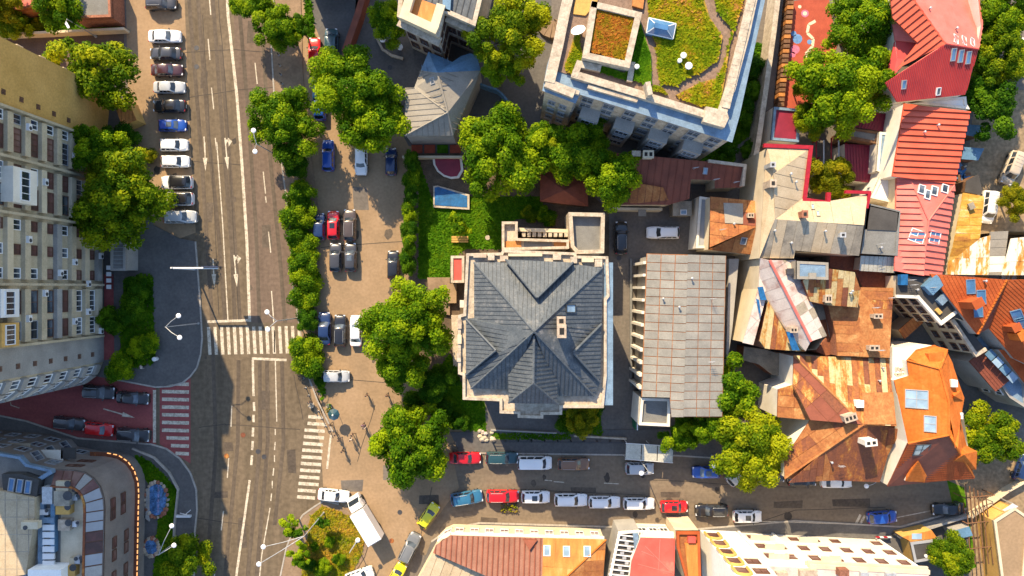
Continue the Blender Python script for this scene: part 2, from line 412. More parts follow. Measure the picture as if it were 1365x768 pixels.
def copy_tree(o, parent=None):
    c = o.copy()
    COL.objects.link(c)
    if parent:
        c.parent = parent
    for ch in o.children:
        copy_tree(ch, c)
    return c

def struct(name, mb, mats, kind='structure', smooth=False):
    return part(name, mb, mats, None, smooth, kind)

def sheet(name, pxs, z, m, kind='structure'):
    mb = MB()
    mb.face([(p.x, p.y, z) for p in ccw([P(*q) for q in pxs])])
    return part(name, mb, m, None, False, kind)

# ---------------------------------------------------------------- planes and roofs
def clip(poly, a, b, c):
    """keep a*u+b*v<=c"""
    out = []
    for i in range(len(poly)):
        p, q = poly[i], poly[(i + 1) % len(poly)]
        dp, dq = a * p[0] + b * p[1] - c, a * q[0] + b * q[1] - c
        if dp <= 0:
            out.append(p)
        if (dp < 0 < dq) or (dq < 0 < dp):
            t = dp / (dp - dq)
            out.append((p[0] + t * (q[0] - p[0]), p[1] + t * (q[1] - p[1])))
    return out

def parea(p):
    return abs(sum(p[i][0] * p[(i + 1) % len(p)][1] - p[(i + 1) % len(p)][0] * p[i][1] for i in range(len(p)))) / 2

class Face:
    def __init__(s, pts, dirpx=None):
        s.p = [Vector(p) for p in pts]
        n = Vector((0, 0, 0))
        for i in range(len(s.p)):
            n += (s.p[i] - s.p[0]).cross(s.p[(i + 1) % len(s.p)] - s.p[0])
        n.normalize()
        if n.z < 0:
            n = -n
            s.p.reverse()
        s.n = n
        s.o = sum(s.p, Vector((0, 0, 0))) / len(s.p)
        d = Vector((0, 0, -1)) - n * n.dot(Vector((0, 0, -1)))
        d = d.normalized() if d.length > 0.02 else Vector((0, -1, 0))
        if dirpx:
            d = s.hit(*dirpx[1]) - s.hit(*dirpx[0])
            d = (d - n * n.dot(d)).normalized()
        s.setd(d)
    def setd(s, d):
        s.d = d
        s.e = d.cross(s.n).normalized()     # along the eave
    def rot(s, deg):
        f = Face(s.p)
        f.setd((Matrix.Rotation(R(deg), 3, s.n) @ s.d).normalized())
        return f
    def along(s, a, b):
        f = Face(s.p)
        d = f.hit(*b) - f.hit(*a)
        f.setd((d - f.n * f.n.dot(d)).normalized())
        return f
    def hit(s, px, py):
        o = Vector((0, 0, H))
        d = Vector(((px - 682.5) / F, (384 - py) / F, -1))
        t = (s.o - o).dot(s.n) / d.dot(s.n)
        return o + d * t
    def uv(s):
        return [((p - s.o).dot(s.e), (p - s.o).dot(s.d)) for p in s.p]
    def xyz(s, u, v, w=0):
        return s.o + s.e * u + s.d * v + s.n * w
    def basis(s, at, w=0):
        """matrix: x along eave, y up-slope, z normal"""
        m = Matrix.Identity(4)
        for i, a in enumerate((s.e, -s.d, s.n)):
            for j in range(3):
                m[j][i] = a[j]
        q = at + s.n * w
        for j in range(3):
            m[j][3] = q[j]
        return m

def seams(face, step, parent, m, w=0.06, h=0.06, name='seam', phase=0.5, mb=None):
    own = mb is None
    mb = mb or MB()
    uv = face.uv()
    u0, u1 = min(p[0] for p in uv), max(p[0] for p in uv)
    u = u0 + step * phase
    while u < u1:
        q = clip(clip(uv, 1, 0, u + w / 2), -1, 0, -(u - w / 2))
        if len(q) >= 3 and parea(q) > 0.01:
            mb.prism([face.xyz(a, b, 0.0) for a, b in q], [face.xyz(a, b, h) for a, b in q])
        u += step
    if own and mb.f:
        part(name, mb, m, parent, kind='stuff')
    return mb

def courses(face, row, parent, m, lift=0.05, name='roof_tiles', cols=0, mb=None):
    """overlapping courses of tiles: each row tilted so its lower edge stands proud; cols splits each row into tiles"""
    own = mb is None
    mb = mb or MB()
    uv = face.uv()
    v0, v1 = min(p[1] for p in uv), max(p[1] for p in uv)
    k = 0
    v = v0
    while v < v1:
        band = clip(clip(uv, 0, 1, v + row), 0, -1, -v)
        if len(band) >= 3:
            cells = [band]
            if cols:
                cells = []
                ua, ub = min(p[0] for p in band), max(p[0] for p in band)
                u = math.floor(ua / cols) * cols - (cols / 2 if k % 2 else 0)
                while u < ub:
                    c = clip(clip(band, 1, 0, u + cols - 0.015), -1, 0, -u)
                    if len(c) >= 3 and parea(c) > 0.01:
                        cells.append(c)
                    u += cols
            for c in cells:
                top = [face.xyz(a, b, 0.012 + lift * max(0, min(1, (b - v) / row))) for a, b in c]
                mb.prism([face.xyz(a, b, 0.0) for a, b in c], top)
        v += row
        k += 1
    if own and mb.f:
        part(name, mb, m, parent, kind='stuff')
    return mb

NPIECE = {}
def sheets(face, w, l, parent, ms, gap=0.05, h=0.04, name='roof_sheet', stagger=False, lim=290, jit=0.02):
    """separate sheets, one object each"""
    uv = face.uv()
    u0, u1 = min(p[0] for p in uv), max(p[0] for p in uv)
    v0, v1 = min(p[1] for p in uv), max(p[1] for p in uv)
    nu = max(1, round((u1 - u0) / w))
    nv = max(1, round((v1 - v0) / l))
    w, l = (u1 - u0) / nu, (v1 - v0) / nv
    if not isinstance(ms, (list, tuple)):
        ms = [ms]
    for i in range(nu):
        of = random.random() * l if stagger else 0
        for j in range(-1 if stagger else 0, nv):
            a, b = u0 + i * w, v0 + j * l + of
            q = clip(clip(clip(clip(uv, 1, 0, a + w - gap), -1, 0, -a), 0, 1, b + l - gap), 0, -1, -b)
            if len(q) < 3 or parea(q) < 0.08:
                continue
            k = NPIECE.get(parent.name, 0)
            if k >= lim:
                return
            NPIECE[parent.name] = k + 1
            hh = h + random.random() * jit
            mb = MB()
            mb.prism([face.xyz(x, y, 0.0) for x, y in q], [face.xyz(x, y, hh + (jit * random.random())) for x, y in q])
            part(name, mb, random.choice(ms), parent)

def inset(poly, d):
    """offset a ccw polygon (2d) inwards by d"""
    n = len(poly)
    out = []
    for i in range(n):
        p0, p1, p2 = Vector(poly[i - 1][:2]), Vector(poly[i][:2]), Vector(poly[(i + 1) % n][:2])
        a, b = (p1 - p0).normalized(), (p2 - p1).normalized()
        na, nb = Vector((-a.y, a.x)), Vector((-b.y, b.x))
        k = 1 + na.dot(nb)
        if k < 0.25:
            k = 0.25
        q = p1 + (na + nb) * (d / k)
        out.append((q.x, q.y))
    return out

WINM = {}
def window_meshes(w, h, fr, pane, style):
    key = (round(w, 2), round(h, 2), fr, pane, style)
    if key not in WINM:
        a, d = 0.09, 0.14
        f = MB()
        f.box((0, d / 2, h / 2 - a / 2), (w, d, a))
        f.box((0, d / 2, -h / 2 + a / 2), (w, d, a))
        for s in (-1, 1):
            f.box((s * (w / 2 - a / 2), d / 2, 0), (a, d, h - 2 * a))
        nx = style if isinstance(style, int) else 1
        for i in range(1, nx):
            f.box((-w / 2 + w * i / nx, d * .45, 0), (a * .8, d * .8, h - 2 * a))
        if style == 'cross':
            f.box((0, d * .45, 0), (a * .8, d * .8, h - 2 * a))
            f.box((0, d * .42, h * .12), (w - 2 * a, d * .7, a * .8))
        p = MB()
        p.box((0, 0.02, 0), (w - 2 * a + .02, 0.05, h - 2 * a + .02))
        s_ = MB()
        s_.box((0, 0.11, -h / 2 - 0.05), (w + 0.2, 0.24, 0.08))
        WINM[key] = (f.data('window', fr), p.data('pane', pane), s_.data('sill', 'stone'))
    return WINM[key]

def wall_matrix(A, B, t, z, n):
    """on wall A->B (2d) at fraction t, height z, outward normal n"""
    x = Vector((B[0] - A[0], B[1] - A[1], 0)).normalized()
    y = Vector((n[0], n[1], 0))
    if x.cross(y).z < 0:
        x = -x
    m = Matrix.Identity(4)
    for i, a in enumerate((x, y, Vector((0, 0, 1)))):
        for j in range(3):
            m[j][i] = a[j]
    m[0][3] = A[0] + (B[0] - A[0]) * t
    m[1][3] = A[1] + (B[1] - A[1]) * t
    m[2][3] = z
    return m

def windows(parent, A, B, n2, zs, ts, w, h, fr='whiteframe', pane='glass', style=2, sill=True, name='window'):
    f, p, s = window_meshes(w, h, fr, pane, style)
    for z in zs:
        for t in ts:
            o = inst(name, f, parent, wall_matrix(A, B, t, z, n2))
            sub('pane', p, o)
            if sill:
                sub('sill', s, o)

def lin(n, a=0.0, b=1.0):
    return [a + (b - a) * (i + 0.5) / n for i in range(n)]

def solve(fc, pts):
    """face vertices: index into the eaves, (px,py,h), or (px,py) lying on the plane of the others"""
    q = [None if (not isinstance(i, int) and len(i) == 2) else (pts[i] if isinstance(i, int) else P(*i)) for i in fc]
    if None in q:
        f = Face([p for p in q if p is not None][:3])
        q = [f.hit(*i) if p is None else p for p, i in zip(q, fc)]
    return q

class Custom:
    """a building of any shape: roof faces (points, material) and a boundary loop whose walls go down to the ground"""
    def __init__(s, name, label, cat, faces, loop, wall, group=None, thick=0.16, base=0.0, drop=0.1, rname='roof'):
        lp = [P(*q) for q in loop]
        c = sum(lp, Vector((0, 0, 0))) / len(lp)
        s.root = thing(name, label, cat, (c.x, c.y, 0), 0, group)
        s.loop = lp
        mb = MB()
        for i in range(len(lp)):
            a, b = lp[i], lp[(i + 1) % len(lp)]
            a, b = c.lerp(a, .985), c.lerp(b, .985)
            mb.face([(a.x, a.y, base), (b.x, b.y, base), (b.x, b.y, lp[(i + 1) % len(lp)].z - drop), (a.x, a.y, lp[i].z - drop)])
        part('wall', mb, wall, s.root)
        s.c = c
        s.f = []
        groups = {}
        for pts, m in faces:
            f = Face(solve(pts, lp))
            s.f.append(f)
            groups.setdefault(m, MB()).prism([p - Vector((0, 0, thick)) for p in f.p], f.p, 0, True, True)
        for m, g in groups.items():
            part(rname, g, m, s.root)
    def edge(s, i):
        A, B = s.c.lerp(s.loop[i], .985), s.c.lerp(s.loop[(i + 1) % len(s.loop)], .985)
        A, B = Vector(A[:2]), Vector(B[:2])
        d = (B - A).normalized()
        n = Vector((d.y, -d.x))
        if n.dot(A - Vector(s.c[:2])) < 0:
            n = -n
        return A, B, n
    win = None
    ridge = None

class House:
    """eaves outline in photo pixels at height eh; roof faces as lists of outline indices or (px,py,h)"""
    def __init__(s, name, label, cat, outline, eh, wall, roof=None, rmat='greyflat', oh=0.25, group=None, parapet=0.5, pmat=None, wallname='wall', thick=0.14, base=0.0, pw=0.35):
        pts = [P(x, y, eh) for x, y in outline]
        c = sum(pts, Vector((0, 0, 0))) / len(pts)
        s.root = thing(name, label, cat, (c.x, c.y, 0), 0, group)
        s.eh = eh
        s.raw = pts
        pl = ccw(pts)
        s.rev = pl[0] is not pts[0]
        s.n = len(pts)
        inn = inset(pl, oh) if oh else [(p.x, p.y) for p in pl]
        s.w2 = list(reversed(inn)) if s.rev else inn
        mb = MB()
        mb.extrude(inn, base, eh - 0.02 if roof else eh - 0.06)
        s.wall = part(wallname, mb, wall, s.root)
        s.f = []
        rb = MB()
        if roof:
            for fc in roof:
                q = solve(fc, pts)
                f = Face(q)
                s.f.append(f)
                rb.prism([p - Vector((0, 0, thick)) for p in f.p], f.p, 0, True, True)
            s.roof = part('roof', rb, rmat, s.root)
        else:
            f = Face(pts)
            s.f.append(f)
            rb.extrude(pl, eh - 0.06, eh)
            s.roof = part('roof', rb, rmat, s.root)
            if parapet:
                pb = MB()
                i2 = inset(pl, pw)
                for i in range(s.n):
                    j = (i + 1) % s.n
                    q = [(pl[i].x, pl[i].y), (pl[j].x, pl[j].y), i2[j], i2[i]]
                    pb.extrude(q, eh - 0.3, eh + parapet)
                s.parapet = part('parapet', pb, pmat or wall, s.root)
    def edge(s, i):
        A, B = Vector(s.w2[i]), Vector(s.w2[(i + 1) % s.n])
        d = (B - A).normalized()
        n = Vector((d.y, -d.x))
        if s.rev:
            n = -n
        return A, B, n
    def win(s, i, zs, ts, w=1.1, h=1.5, **kw):
        A, B, n = s.edge(i)
        windows(s.root, A, B, n, zs, ts, w, h, **kw)
    def ridge(s, a, b, m, w=0.22, h=0.1, name='ridge_cap'):
        a, b = [P(*q) if not isinstance(q, (int, Vector)) else (s.raw[q] if isinstance(q, int) else q) for q in (a, b)]
        mb = MB()
        mb.tube([a + Vector((0, 0, .02)), b + Vector((0, 0, .02))], w / 2, 6)
        return part(name, mb, m, s.root)

def _cwin(s, i, zs, ts, w=1.1, h=1.5, **kw):
    A, B, n = s.edge(i)
    windows(s.root, A, B, n, zs, ts, w, h, **kw)
def _cridge(s, a, b, m, w=0.22, name='ridge_cap'):
    mb = MB()
    mb.tube([P(*a) + Vector((0, 0, .03)), P(*b) + Vector((0, 0, .03))], w / 2, 6)
    return part(name, mb, m, s.root)
Custom.win = _cwin
Custom.ridge = _cridge

SKYM = {}
def skylight(h, face, px, py, w, l, fr='greyframe', pane='blueglass', name='roof_window', div=1):
    key = (round(w, 2), round(l, 2), fr, pane, div)
    if key not in SKYM:
        f = MB()
        a, t = 0.1, 0.16
        for s in (-1, 1):
            f.box((0, s * (l / 2 - a / 2), t / 2 - 0.03), (w, a, t + .06))
            f.box((s * (w / 2 - a / 2), 0, t / 2 - 0.03), (a, l - 2 * a, t + .06))
        if div > 1:
            f.box((0, 0, t / 2 - .04), (a * .8, l - 2 * a, t))
        if div > 2:
            f.box((0, 0, t / 2 - .045), (w - 2 * a, a * .8, t))
        p = MB()
        p.box((0, 0, 0.05), (w - 2 * a + .02, l - 2 * a + .02, 0.08))
        SKYM[key] = (f.data('roof_window', fr), p.data('pane', pane))
    f, p = SKYM[key]
    at = face.hit(px, py)
    o = inst(name, f, getattr(h, 'root', h), face.basis(at, 0.02))
    sub('pane', p, o)
    return o

CHM = {}
def chimney(h, face, px, py, w=0.9, d=0.6, ht=1.3, m='chimney', rz=0.0, pots=2, root=None):
    """px,py: where the foot meets the roof"""
    at = face.hit(px, py)
    key = (round(w, 2), round(d, 2), round(ht, 2), m, pots)
    if key not in CHM:
        b = MB()
        b.box((0, 0, ht / 2 - 0.5), (w, d, ht + 1.0))
        c = MB()
        c.box((0, 0, ht + 0.06), (w + .16, d + .16, 0.12))
        q = MB()
        for i in range(pots):
            x = -w / 2 + w * (i + .5) / pots
            q.box((x, 0, ht + 0.135), (w / pots * .6, d * .55, 0.03))
        CHM[key] = (b.data('chimney', m), c.data('chimney_cap', m), q.data('flue', 'soot') if pots else None)
    b, c, q = CHM[key]
    o = inst('chimney', b, root or h.root, Matrix.Translation(at) @ Matrix.Rotation(rz, 4, 'Z'))
    sub('chimney_cap', c, o)
    if pots:
        sub('flue', q, o)
    return o

def boxpart(name, parent, px, py, z, d, m, rz=0.0, **kw):
    """a box standing with its foot centre seen at px,py at height z"""
    p = P(px, py, z)
    mb = MB()
    a = Matrix.Rotation(rz, 3, 'Z')
    mb.box(p + Vector((0, 0, d[2] / 2)), d, 0, (a @ Vector((1, 0, 0)), a @ Vector((0, 1, 0)), Vector((0, 0, 1))))
    return part(name, mb, m, parent, **kw)

def wallstrip(mb, pxs, z0, z1, w, base=None, closed=False):
    """a wall along pixels (taken at height base), thickness w"""
    pts = [P(x, y, z1 if base is None else base) for x, y in pxs]
    for i in range(len(pts) - 1 + (1 if closed else 0)):
        a, b = pts[i], pts[(i + 1) % len(pts)]
        d = (b - a)
        d.z = 0
        l = d.length
        d.normalize()
        mb.box(((a.x + b.x) / 2, (a.y + b.y) / 2, (z0 + z1) / 2), (l + (w * .96 if i < len(pts) - 2 or closed else 0), w, z1 - z0 + 0.006 * (i % 3)), 0, (d, Vector((-d.y, d.x, 0)), Vector((0, 0, 1))))
# ---------------------------------------------------------------- trees
def crown_mesh(name, seed, nl, nleaf, flat=0.72, ls=0.06, lr=(0.2, 0.32), shell=(0.6, 0.8)):
    """leaves spread over many small clumps; unit radius"""
    rng = np.random.default_rng(seed)
    ph = rng.random(4) * 6.28
    cs = []
    while len(cs) < nl:
        d = rng.normal(size=3)
        d /= np.linalg.norm(d)
        if d[2] < -0.45:
            continue
        a = math.atan2(d[1], d[0])
        out = 0.88 + 0.12 * math.sin(2 * a + ph[0]) + 0.11 * math.sin(3 * a + ph[1]) + 0.09 * math.sin(5 * a + ph[2])
        r = rng.uniform(*shell) * out * (1 if rng.random() > .22 else .55)
        c = d * r * np.array([1, 1, flat])
        if any(np.linalg.norm(c - k[0]) < 0.13 for k in cs) and rng.random() < .8:
            continue
        cs.append((c, rng.uniform(*lr), rng.random()))
    tot = sum(k[1] ** 2 for k in cs)
    V, T = [], []
    for c, r, tone in cs:
        n = int(nleaf * r * r / tot)
        d = rng.normal(size=(n, 3))
        d /= np.linalg.norm(d, axis=1)[:, None]
        d[:, 2] = np.where(d[:, 2] < -0.3, -d[:, 2], d[:, 2])
        pos = c + d * (r * rng.uniform(0.55, 1.08, n))[:, None] * np.array([1, 1, .85])
        nr = d + rng.normal(size=(n, 3)) * 0.45 + np.array([0, 0, 0.35])
        nr /= np.linalg.norm(nr, axis=1)[:, None]
        a = rng.normal(size=(n, 3))
        u = np.cross(nr, a)
        u /= np.linalg.norm(u, axis=1)[:, None]
        w = np.cross(nr, u)
        s = (ls * rng.uniform(0.6, 1.3, n))[:, None]
        q = np.stack([pos - u * s, pos - w * s * .62, pos + u * s, pos + w * s * .62], 1)
        V.append(q.reshape(-1, 3))
        T.append(np.repeat(np.clip(tone + rng.normal(size=n) * .16, 0, 1), 4))
    V = np.concatenate(V)
    T = np.concatenate(T)
    n = len(V) // 4
    me = bpy.data.meshes.new(name)
    me.vertices.add(len(V))
    me.vertices.foreach_set('co', V.astype(np.float32).ravel())
    me.loops.add(4 * n)
    me.loops.foreach_set('vertex_index', np.arange(4 * n, dtype=np.int32))
    me.polygons.add(n)
    me.polygons.foreach_set('loop_start', np.arange(0, 4 * n, 4, dtype=np.int32))
    at = me.attributes.new('tone', 'FLOAT', 'POINT')
    at.data.foreach_set('value', T.astype(np.float32))
    me.materials.append(M['leaf'])
    me.update()
    me.validate()
    return me, [k[0] for k in cs]

CROWNS = {'big': [crown_mesh('crown', 11 + i, 74, 30000, 0.72, 0.029, (0.12, 0.25), (0.6, 0.95)) for i in range(4)],
          'mid': [crown_mesh('crown', 31 + i, 42, 16000, 0.78, 0.038, (0.15, 0.29), (0.56, 0.92)) for i in range(3)],
          'bush': [crown_mesh('foliage', 51 + i, 26, 8500, 0.85, 0.05, (0.24, 0.38), (0.5, 0.75)) for i in range(3)],
          'open': [crown_mesh('crown', 71 + i, 17, 1700, 0.7, 0.08, (0.16, 0.27), (0.45, 0.85)) for i in range(3)]}
TN = [0]
def tree(label, px, py, r, h, kind='mid', m='leaf', name='tree', cat='tree', group=None, base=0.0, sq=None, asp=1.0):
    """px,py crown centre in the photo, r crown radius in metres, h height of the top"""
    TN[0] += 1
    r *= 1.13 if kind != 'bush' else 1.18
    me, cs = CROWNS[kind][TN[0] % len(CROWNS[kind])]
    flat = {'big': .72, 'mid': .78, 'bush': .85, 'open': .7}[kind]
    vz = sq if sq else 1.0
    ch = h - r * flat * vz * 0.95
    ch = max(ch, base + r * .35)
    loc = P(px, py, ch)
    rz = random.random() * 6.28
    t = thing(name, label, cat, (loc.x, loc.y, base), 0, group)
    o = sub('foliage' if kind == 'bush' else 'crown', me, t)
    o.location = (0, 0, ch - base)
    o.scale = (r * asp, r / asp, r * vz)
    o.rotation_euler = (0, 0, rz if asp == 1.0 else (rz // 3.14) * 3.14159)
    o.material_slots[0].link = 'OBJECT'
    o.material_slots[0].material = M[m]
    tb = MB()
    z0 = 0.0
    rr = 0.05 + 0.035 * r
    fork = max(0.25, ch - base - r * .35)
    jx, jy = random.uniform(-.15, .15), random.uniform(-.15, .15)
    tb.tube([(0, 0, z0), (jx * .5, jy * .5, fork * .5), (jx, jy, fork)], [rr * 1.25, rr, rr * .8], 7)
    k = 7 if kind in ('big', 'mid') else 4
    m3 = Matrix.Rotation(o.rotation_euler.z, 3, 'Z')
    for c in random.sample(cs, min(k, len(cs))):
        e = m3 @ Vector((c[0] * r * asp, c[1] * r / asp, c[2] * r * vz)) + Vector((0, 0, ch - base))
        mid = Vector((jx, jy, fork)).lerp(e, .5) + Vector((0, 0, r * .08))
        tb.tube([(jx, jy, fork * .92), mid, e], [rr * .6, rr * .4, rr * .15], 5)
    sub('stem' if kind == 'bush' else 'trunk', tb.data('trunk', 'bark'), t)
    return t

def tufts(name, polys, n, size, m, z=0.03, seed=1, hgt=1.0, faces=None):
    """many small blades scattered over pixel polygons (or roof faces): one stuff object"""
    rng = random.Random(seed)
    mb = MB()
    A = []
    for pl in polys:
        q = [P(x, y, z) for x, y in pl]
        A.append((q, min(p.x for p in q), max(p.x for p in q), min(p.y for p in q), max(p.y for p in q)))
    ars = [parea(a[0]) for a in A]
    def inside(x, y, q):
        c = False
        j = len(q) - 1
        for i in range(len(q)):
            if (q[i].y > y) != (q[j].y > y) and x < (q[j].x - q[i].x) * (y - q[i].y) / (q[j].y - q[i].y) + q[i].x:
                c = not c
            j = i
        return c
    tot = sum(ars)
    for a, ar in zip(A, ars):
        k = int(n * ar / tot)
        t = 0
        while k > 0 and t < n * 6:
            t += 1
            x, y = rng.uniform(a[1], a[2]), rng.uniform(a[3], a[4])
            if not inside(x, y, a[0]):
                continue
            k -= 1
            s = size * rng.uniform(.5, 1.4)
            t1 = rng.uniform(0, 6.28)
            dx, dy = math.cos(t1) * s, math.sin(t1) * s
            hz = s * hgt * .45 * rng.uniform(.3, 1.3)
            lx, ly = rng.uniform(-1, 1) * s, rng.uniform(-1, 1) * s
            mb.face([(x - dx * .5, y - dy * .5, z), (x + dx * .5, y + dy * .5, z), (x + dx * .4 + lx, y + dy * .4 + ly, z + hz), (x - dx * .4 + lx, y - dy * .4 + ly, z + hz * .9)])
    return part(name, mb, m, None, False, 'stuff')

# ---------------------------------------------------------------- cars
KINDS = {  # L, W, roof, hood, belt, deck, windscreen foot/top, roof end, rear glass foot
    'sedan': (4.6, 1.8, 1.45, 0.92, 0.98, 0.98, 0.95, 0.28, -1.05, -1.65),
    'hatch': (4.05, 1.76, 1.48, 0.95, 1.0, 0.98, 0.95, 0.35, -1.45, -1.88),
    'estate': (4.65, 1.82, 1.5, 0.95, 1.0, 1.0, 0.95, 0.3, -1.8, -2.2),
    'suv': (4.6, 1.9, 1.7, 1.08, 1.12, 1.1, 1.05, 0.45, -1.75, -2.15),
    'minivan': (4.9, 1.95, 1.95, 1.1, 1.15, 1.12, 1.55, 0.95, -2.2, -2.38)}
def car_proto(kind):
    L, Wd, zr, zh, zb, zd, xw0, xw1, xr1, xr0 = KINDS[kind]
    root = bpy.data.objects.new('parked_car', None)
    hl = L / 2
    w = Wd / 2
    st = [(-hl, .74, zd * .72), (-hl + .07, .86, zd * .93), (-hl + .25, .94, zd - .02), (min(xr0, -hl + .4), .97, zd), (xr1, 1, zb), (-.2, 1, zb), (xw0, .99, zb - .02), ((xw0 + hl) / 2, .965, zh), (hl - .3, .9, zh - .08), (hl - .1, .8, zh - .2), (hl, .66, zh - .36)]
    prof = [(.0, .025), (.5, .018), (.82, -.015), (.95, -.07), (1.0, -.24), (1.0, -.45), (.96, None), (.84, 'b')]
    vs, fs = [], []
    for x, wf, zt in st:
        ring = []
        for a, dz in prof:
            z = 0.3 if dz is None else (0.2 if dz == 'b' else zt + dz)
            ring.append((x, w * wf * a, max(z, .2)))
        full = ring + [(x, -y, z) for x, y, z in reversed(ring[1:])]
        vs += full
    n = len(prof) * 2 - 1
    for i in range(len(st) - 1):
        for k in range(n):
            fs.append((i * n + k, i * n + (k + 1) % n, (i + 1) * n + (k + 1) % n, (i + 1) * n + k))
    fs.append(tuple(range(n)))
    fs.append(tuple(range((len(st) - 1) * n + n - 1, (len(st) - 1) * n - 1, -1)))
    b = MB()
    b.mesh(vs, fs)
    sub('body', b.data('body', 'car_white', smooth=True, angle=50), root)
    # cabin shell in body colour
    wb, wt = w * .93, w * .74
    def ring(f, g):   # f 0 belt..1 roof
        z = zb - .05 + (zr - zb + .05) * f
        xf, xr = xw0 + (xw1 - xw0) * f, xr0 + (xr1 - xr0) * f
        ww = wb + (wt - wb) * f
        k = .06
        return [(xf, ww * .8, z), (xf - .1 * (1 - g), ww, z), (xr + .12, ww * .985, z), (xr, ww * .85, z), (xr - k, 0, z), (xr, -ww * .85, z), (xr + .12, -ww * .985, z), (xf - .1 * (1 - g), -ww, z), (xf, -ww * .8, z), (xf + k * 1.6, 0, z)]
    r0, r1, r2 = ring(0, 0), ring(.93, 0), ring(1, 0)
    r2 = [((p[0] - (xw1 + xr1) / 2) * .9 + (xw1 + xr1) / 2, p[1] * .88, p[2]) for p in r2]
    c = MB()
    n = 10
    vs = r0 + r1 + r2 + [((xw1 + xr1) / 2 + .3, 0, zr + .045), ((xw1 + xr1) / 2 - .4, 0, zr + .045)]
    fs = [(i, (i + 1) % n, n + (i + 1) % n, n + i) for i in range(n)] + [(n + i, n + (i + 1) % n, 2 * n + (i + 1) % n, 2 * n + i) for i in range(n)]
    A, B = 3 * n, 3 * n + 1
    q = 2 * n
    fs += [(q + 9, q + 0, A), (q + 0, q + 1, A), (q + 1, q + 2, B, A), (q + 2, q + 3, B), (q + 3, q + 4, B), (q + 4, q + 5, B), (q + 5, q + 6, B), (q + 6, q + 7, A, B), (q + 7, q + 8, A), (q + 8, q + 9, A)]
    c.mesh(vs, fs)
    sub('roof', c.data('roof', 'car_white', smooth=True, angle=40), root)
    # glass set just proud of the shell
    V = lambda p: Vector(p)
    def glass(name, a0, a1, b0, b1, m0, m1, push):
        """quad strips from bottom a0..a1 to top b0..b1 with a middle point"""
        g = MB()
        push = Vector(push)
        pts = [[V(a0), V(m0) if m0 else None, V(a1)], [V(b0), V(m1) if m1 else None, V(b1)]]
        rows = []
        for f in (.1, .9):
            row = []
            for k in range(3):
                if pts[0][k] is None:
                    continue
                row.append(pts[0][k].lerp(pts[1][k], f) + push)
            # shrink sideways
            cen = sum(row, Vector((0, 0, 0))) / len(row)
            row[0] = row[0].lerp(cen, .05)
            row[-1] = row[-1].lerp(cen, .05)
            rows.append(row)
        k = len(rows[0])
        g.mesh(rows[0] + rows[1], [(i, i + 1, k + i + 1, k + i) for i in range(k - 1)])
        sub(name, g.data(name, 'glass', smooth=True), root)
    glass('windscreen', r0[8], r0[0], r1[8], r1[0], r0[9], r1[9], (.025, 0, .02))
    glass('rear_window', r0[3], r0[5], r1[3], r1[5], r0[4], r1[4], (-.025, 0, .02))
    for sgn, ia, ib in ((1, 1, 2), (-1, 7, 6)):
        f0, f1, g0, g1 = V(r0[ia]), V(r0[ib]), V(r1[ia]), V(r1[ib])
        for a, bq in ((.03, .36), (.4, .68), (.72, .96)):
            glass('side_window', f0.lerp(f1, a), f0.lerp(f1, bq), g0.lerp(g1, a), g0.lerp(g1, bq), None, None, (0, sgn * .015, .008))
    t = MB()
    t.lathe([(.0, -.1), (.24, -.1), (.31, -.08), (.32, 0), (.31, .08), (.24, .1), (.0, .1)], (0, 0, 0), 14, 0, (Vector((1, 0, 0)), Vector((0, 0, 1)), Vector((0, 1, 0))))
    rm = MB()
    rm.lathe([(.2, -.105), (.2, .105), (.05, .11)], (0, 0, 0), 10, 0, (Vector((1, 0, 0)), Vector((0, 0, 1)), Vector((0, 1, 0))))
    td, rd = t.data('tyre', 'rubber', smooth=True), rm.data('rim', 'rim')
    for x in (hl - .85, -hl + .82):
        for s in (-1, 1):
            wh = bpy.data.objects.new('wheel', td)
            COL.objects.link(wh)
            wh.parent = root
            wh.location = (x, s * (w - .085), .32)
            sub('rim', rd, wh)
    g = MB()
    for s in (-1, 1):
        g.tube([(xw0 + .12, s * w * .74, zh + .0), ((xw0 + hl) / 2, s * w * .74, zh - .005), (hl - .3, s * w * .62, zh - .085)], .014, 4)
    sub('bonnet_joint', g.data('bonnet_joint', 'rubber'), root)['kind'] = 'stuff'
    for s in (-1, 1):
        g = MB()
        g.box((hl - .14, s * w * .66, zh - .24), (.2, .3, .13))
        sub('headlight', g.data('headlight', 'headlight'), root)
        g = MB()
        g.box((-hl + .09, s * w * .7, zd - .17), (.14, .26, .16))
        sub('taillight', g.data('taillight', 'taillight'), root)
        g = MB()
        g.box((xw0 - .22, s * (w + .07), zb + .02), (.14, .2, .13))
        sub('wing_mirror', g.data('wing_mirror', 'darkmetal'), root)
    g = MB()
    g.box((hl - .005, 0, .42), (.05, 1.0, .2))
    sub('grille', g.data('grille', 'rubber'), root)
    g = MB()
    g.box((-hl - .01, 0, .5), (.04, .5, .11))
    sub('number_plate', g.data('number_plate', 'wl'), root)
    if kind in ('estate', 'suv'):
        for s in (-1, 1):
            g = MB()
            g.tube([(xw1 - .25, s * wt * .86, zr + .03), (xw1 - .4, s * wt * .9, zr + .08), (xr1 + .3, s * wt * .9, zr + .08), (xr1 + .15, s * wt * .86, zr + .03)], .025, 5)
            sub('roof_rail', g.data('roof_rail', 'metal'), root)
    if kind in ('suv', 'hatch'):
        g = MB()
        g.box((-.15, 0, zr + .04), (.75, wt * 1.1, .03))
        sub('sunroof', g.data('sunroof', 'glass'), root)
    if kind == 'minivan':
        g = MB()
        for i in range(4):
            g.box((-.1 - i * .5, 0, zr + .05), (.05, wt * 1.5, .03))
        sub('roof_rib', g.data('roof_rib', 'car_white'), root)
    return root
PROTO = {}
CARS = []
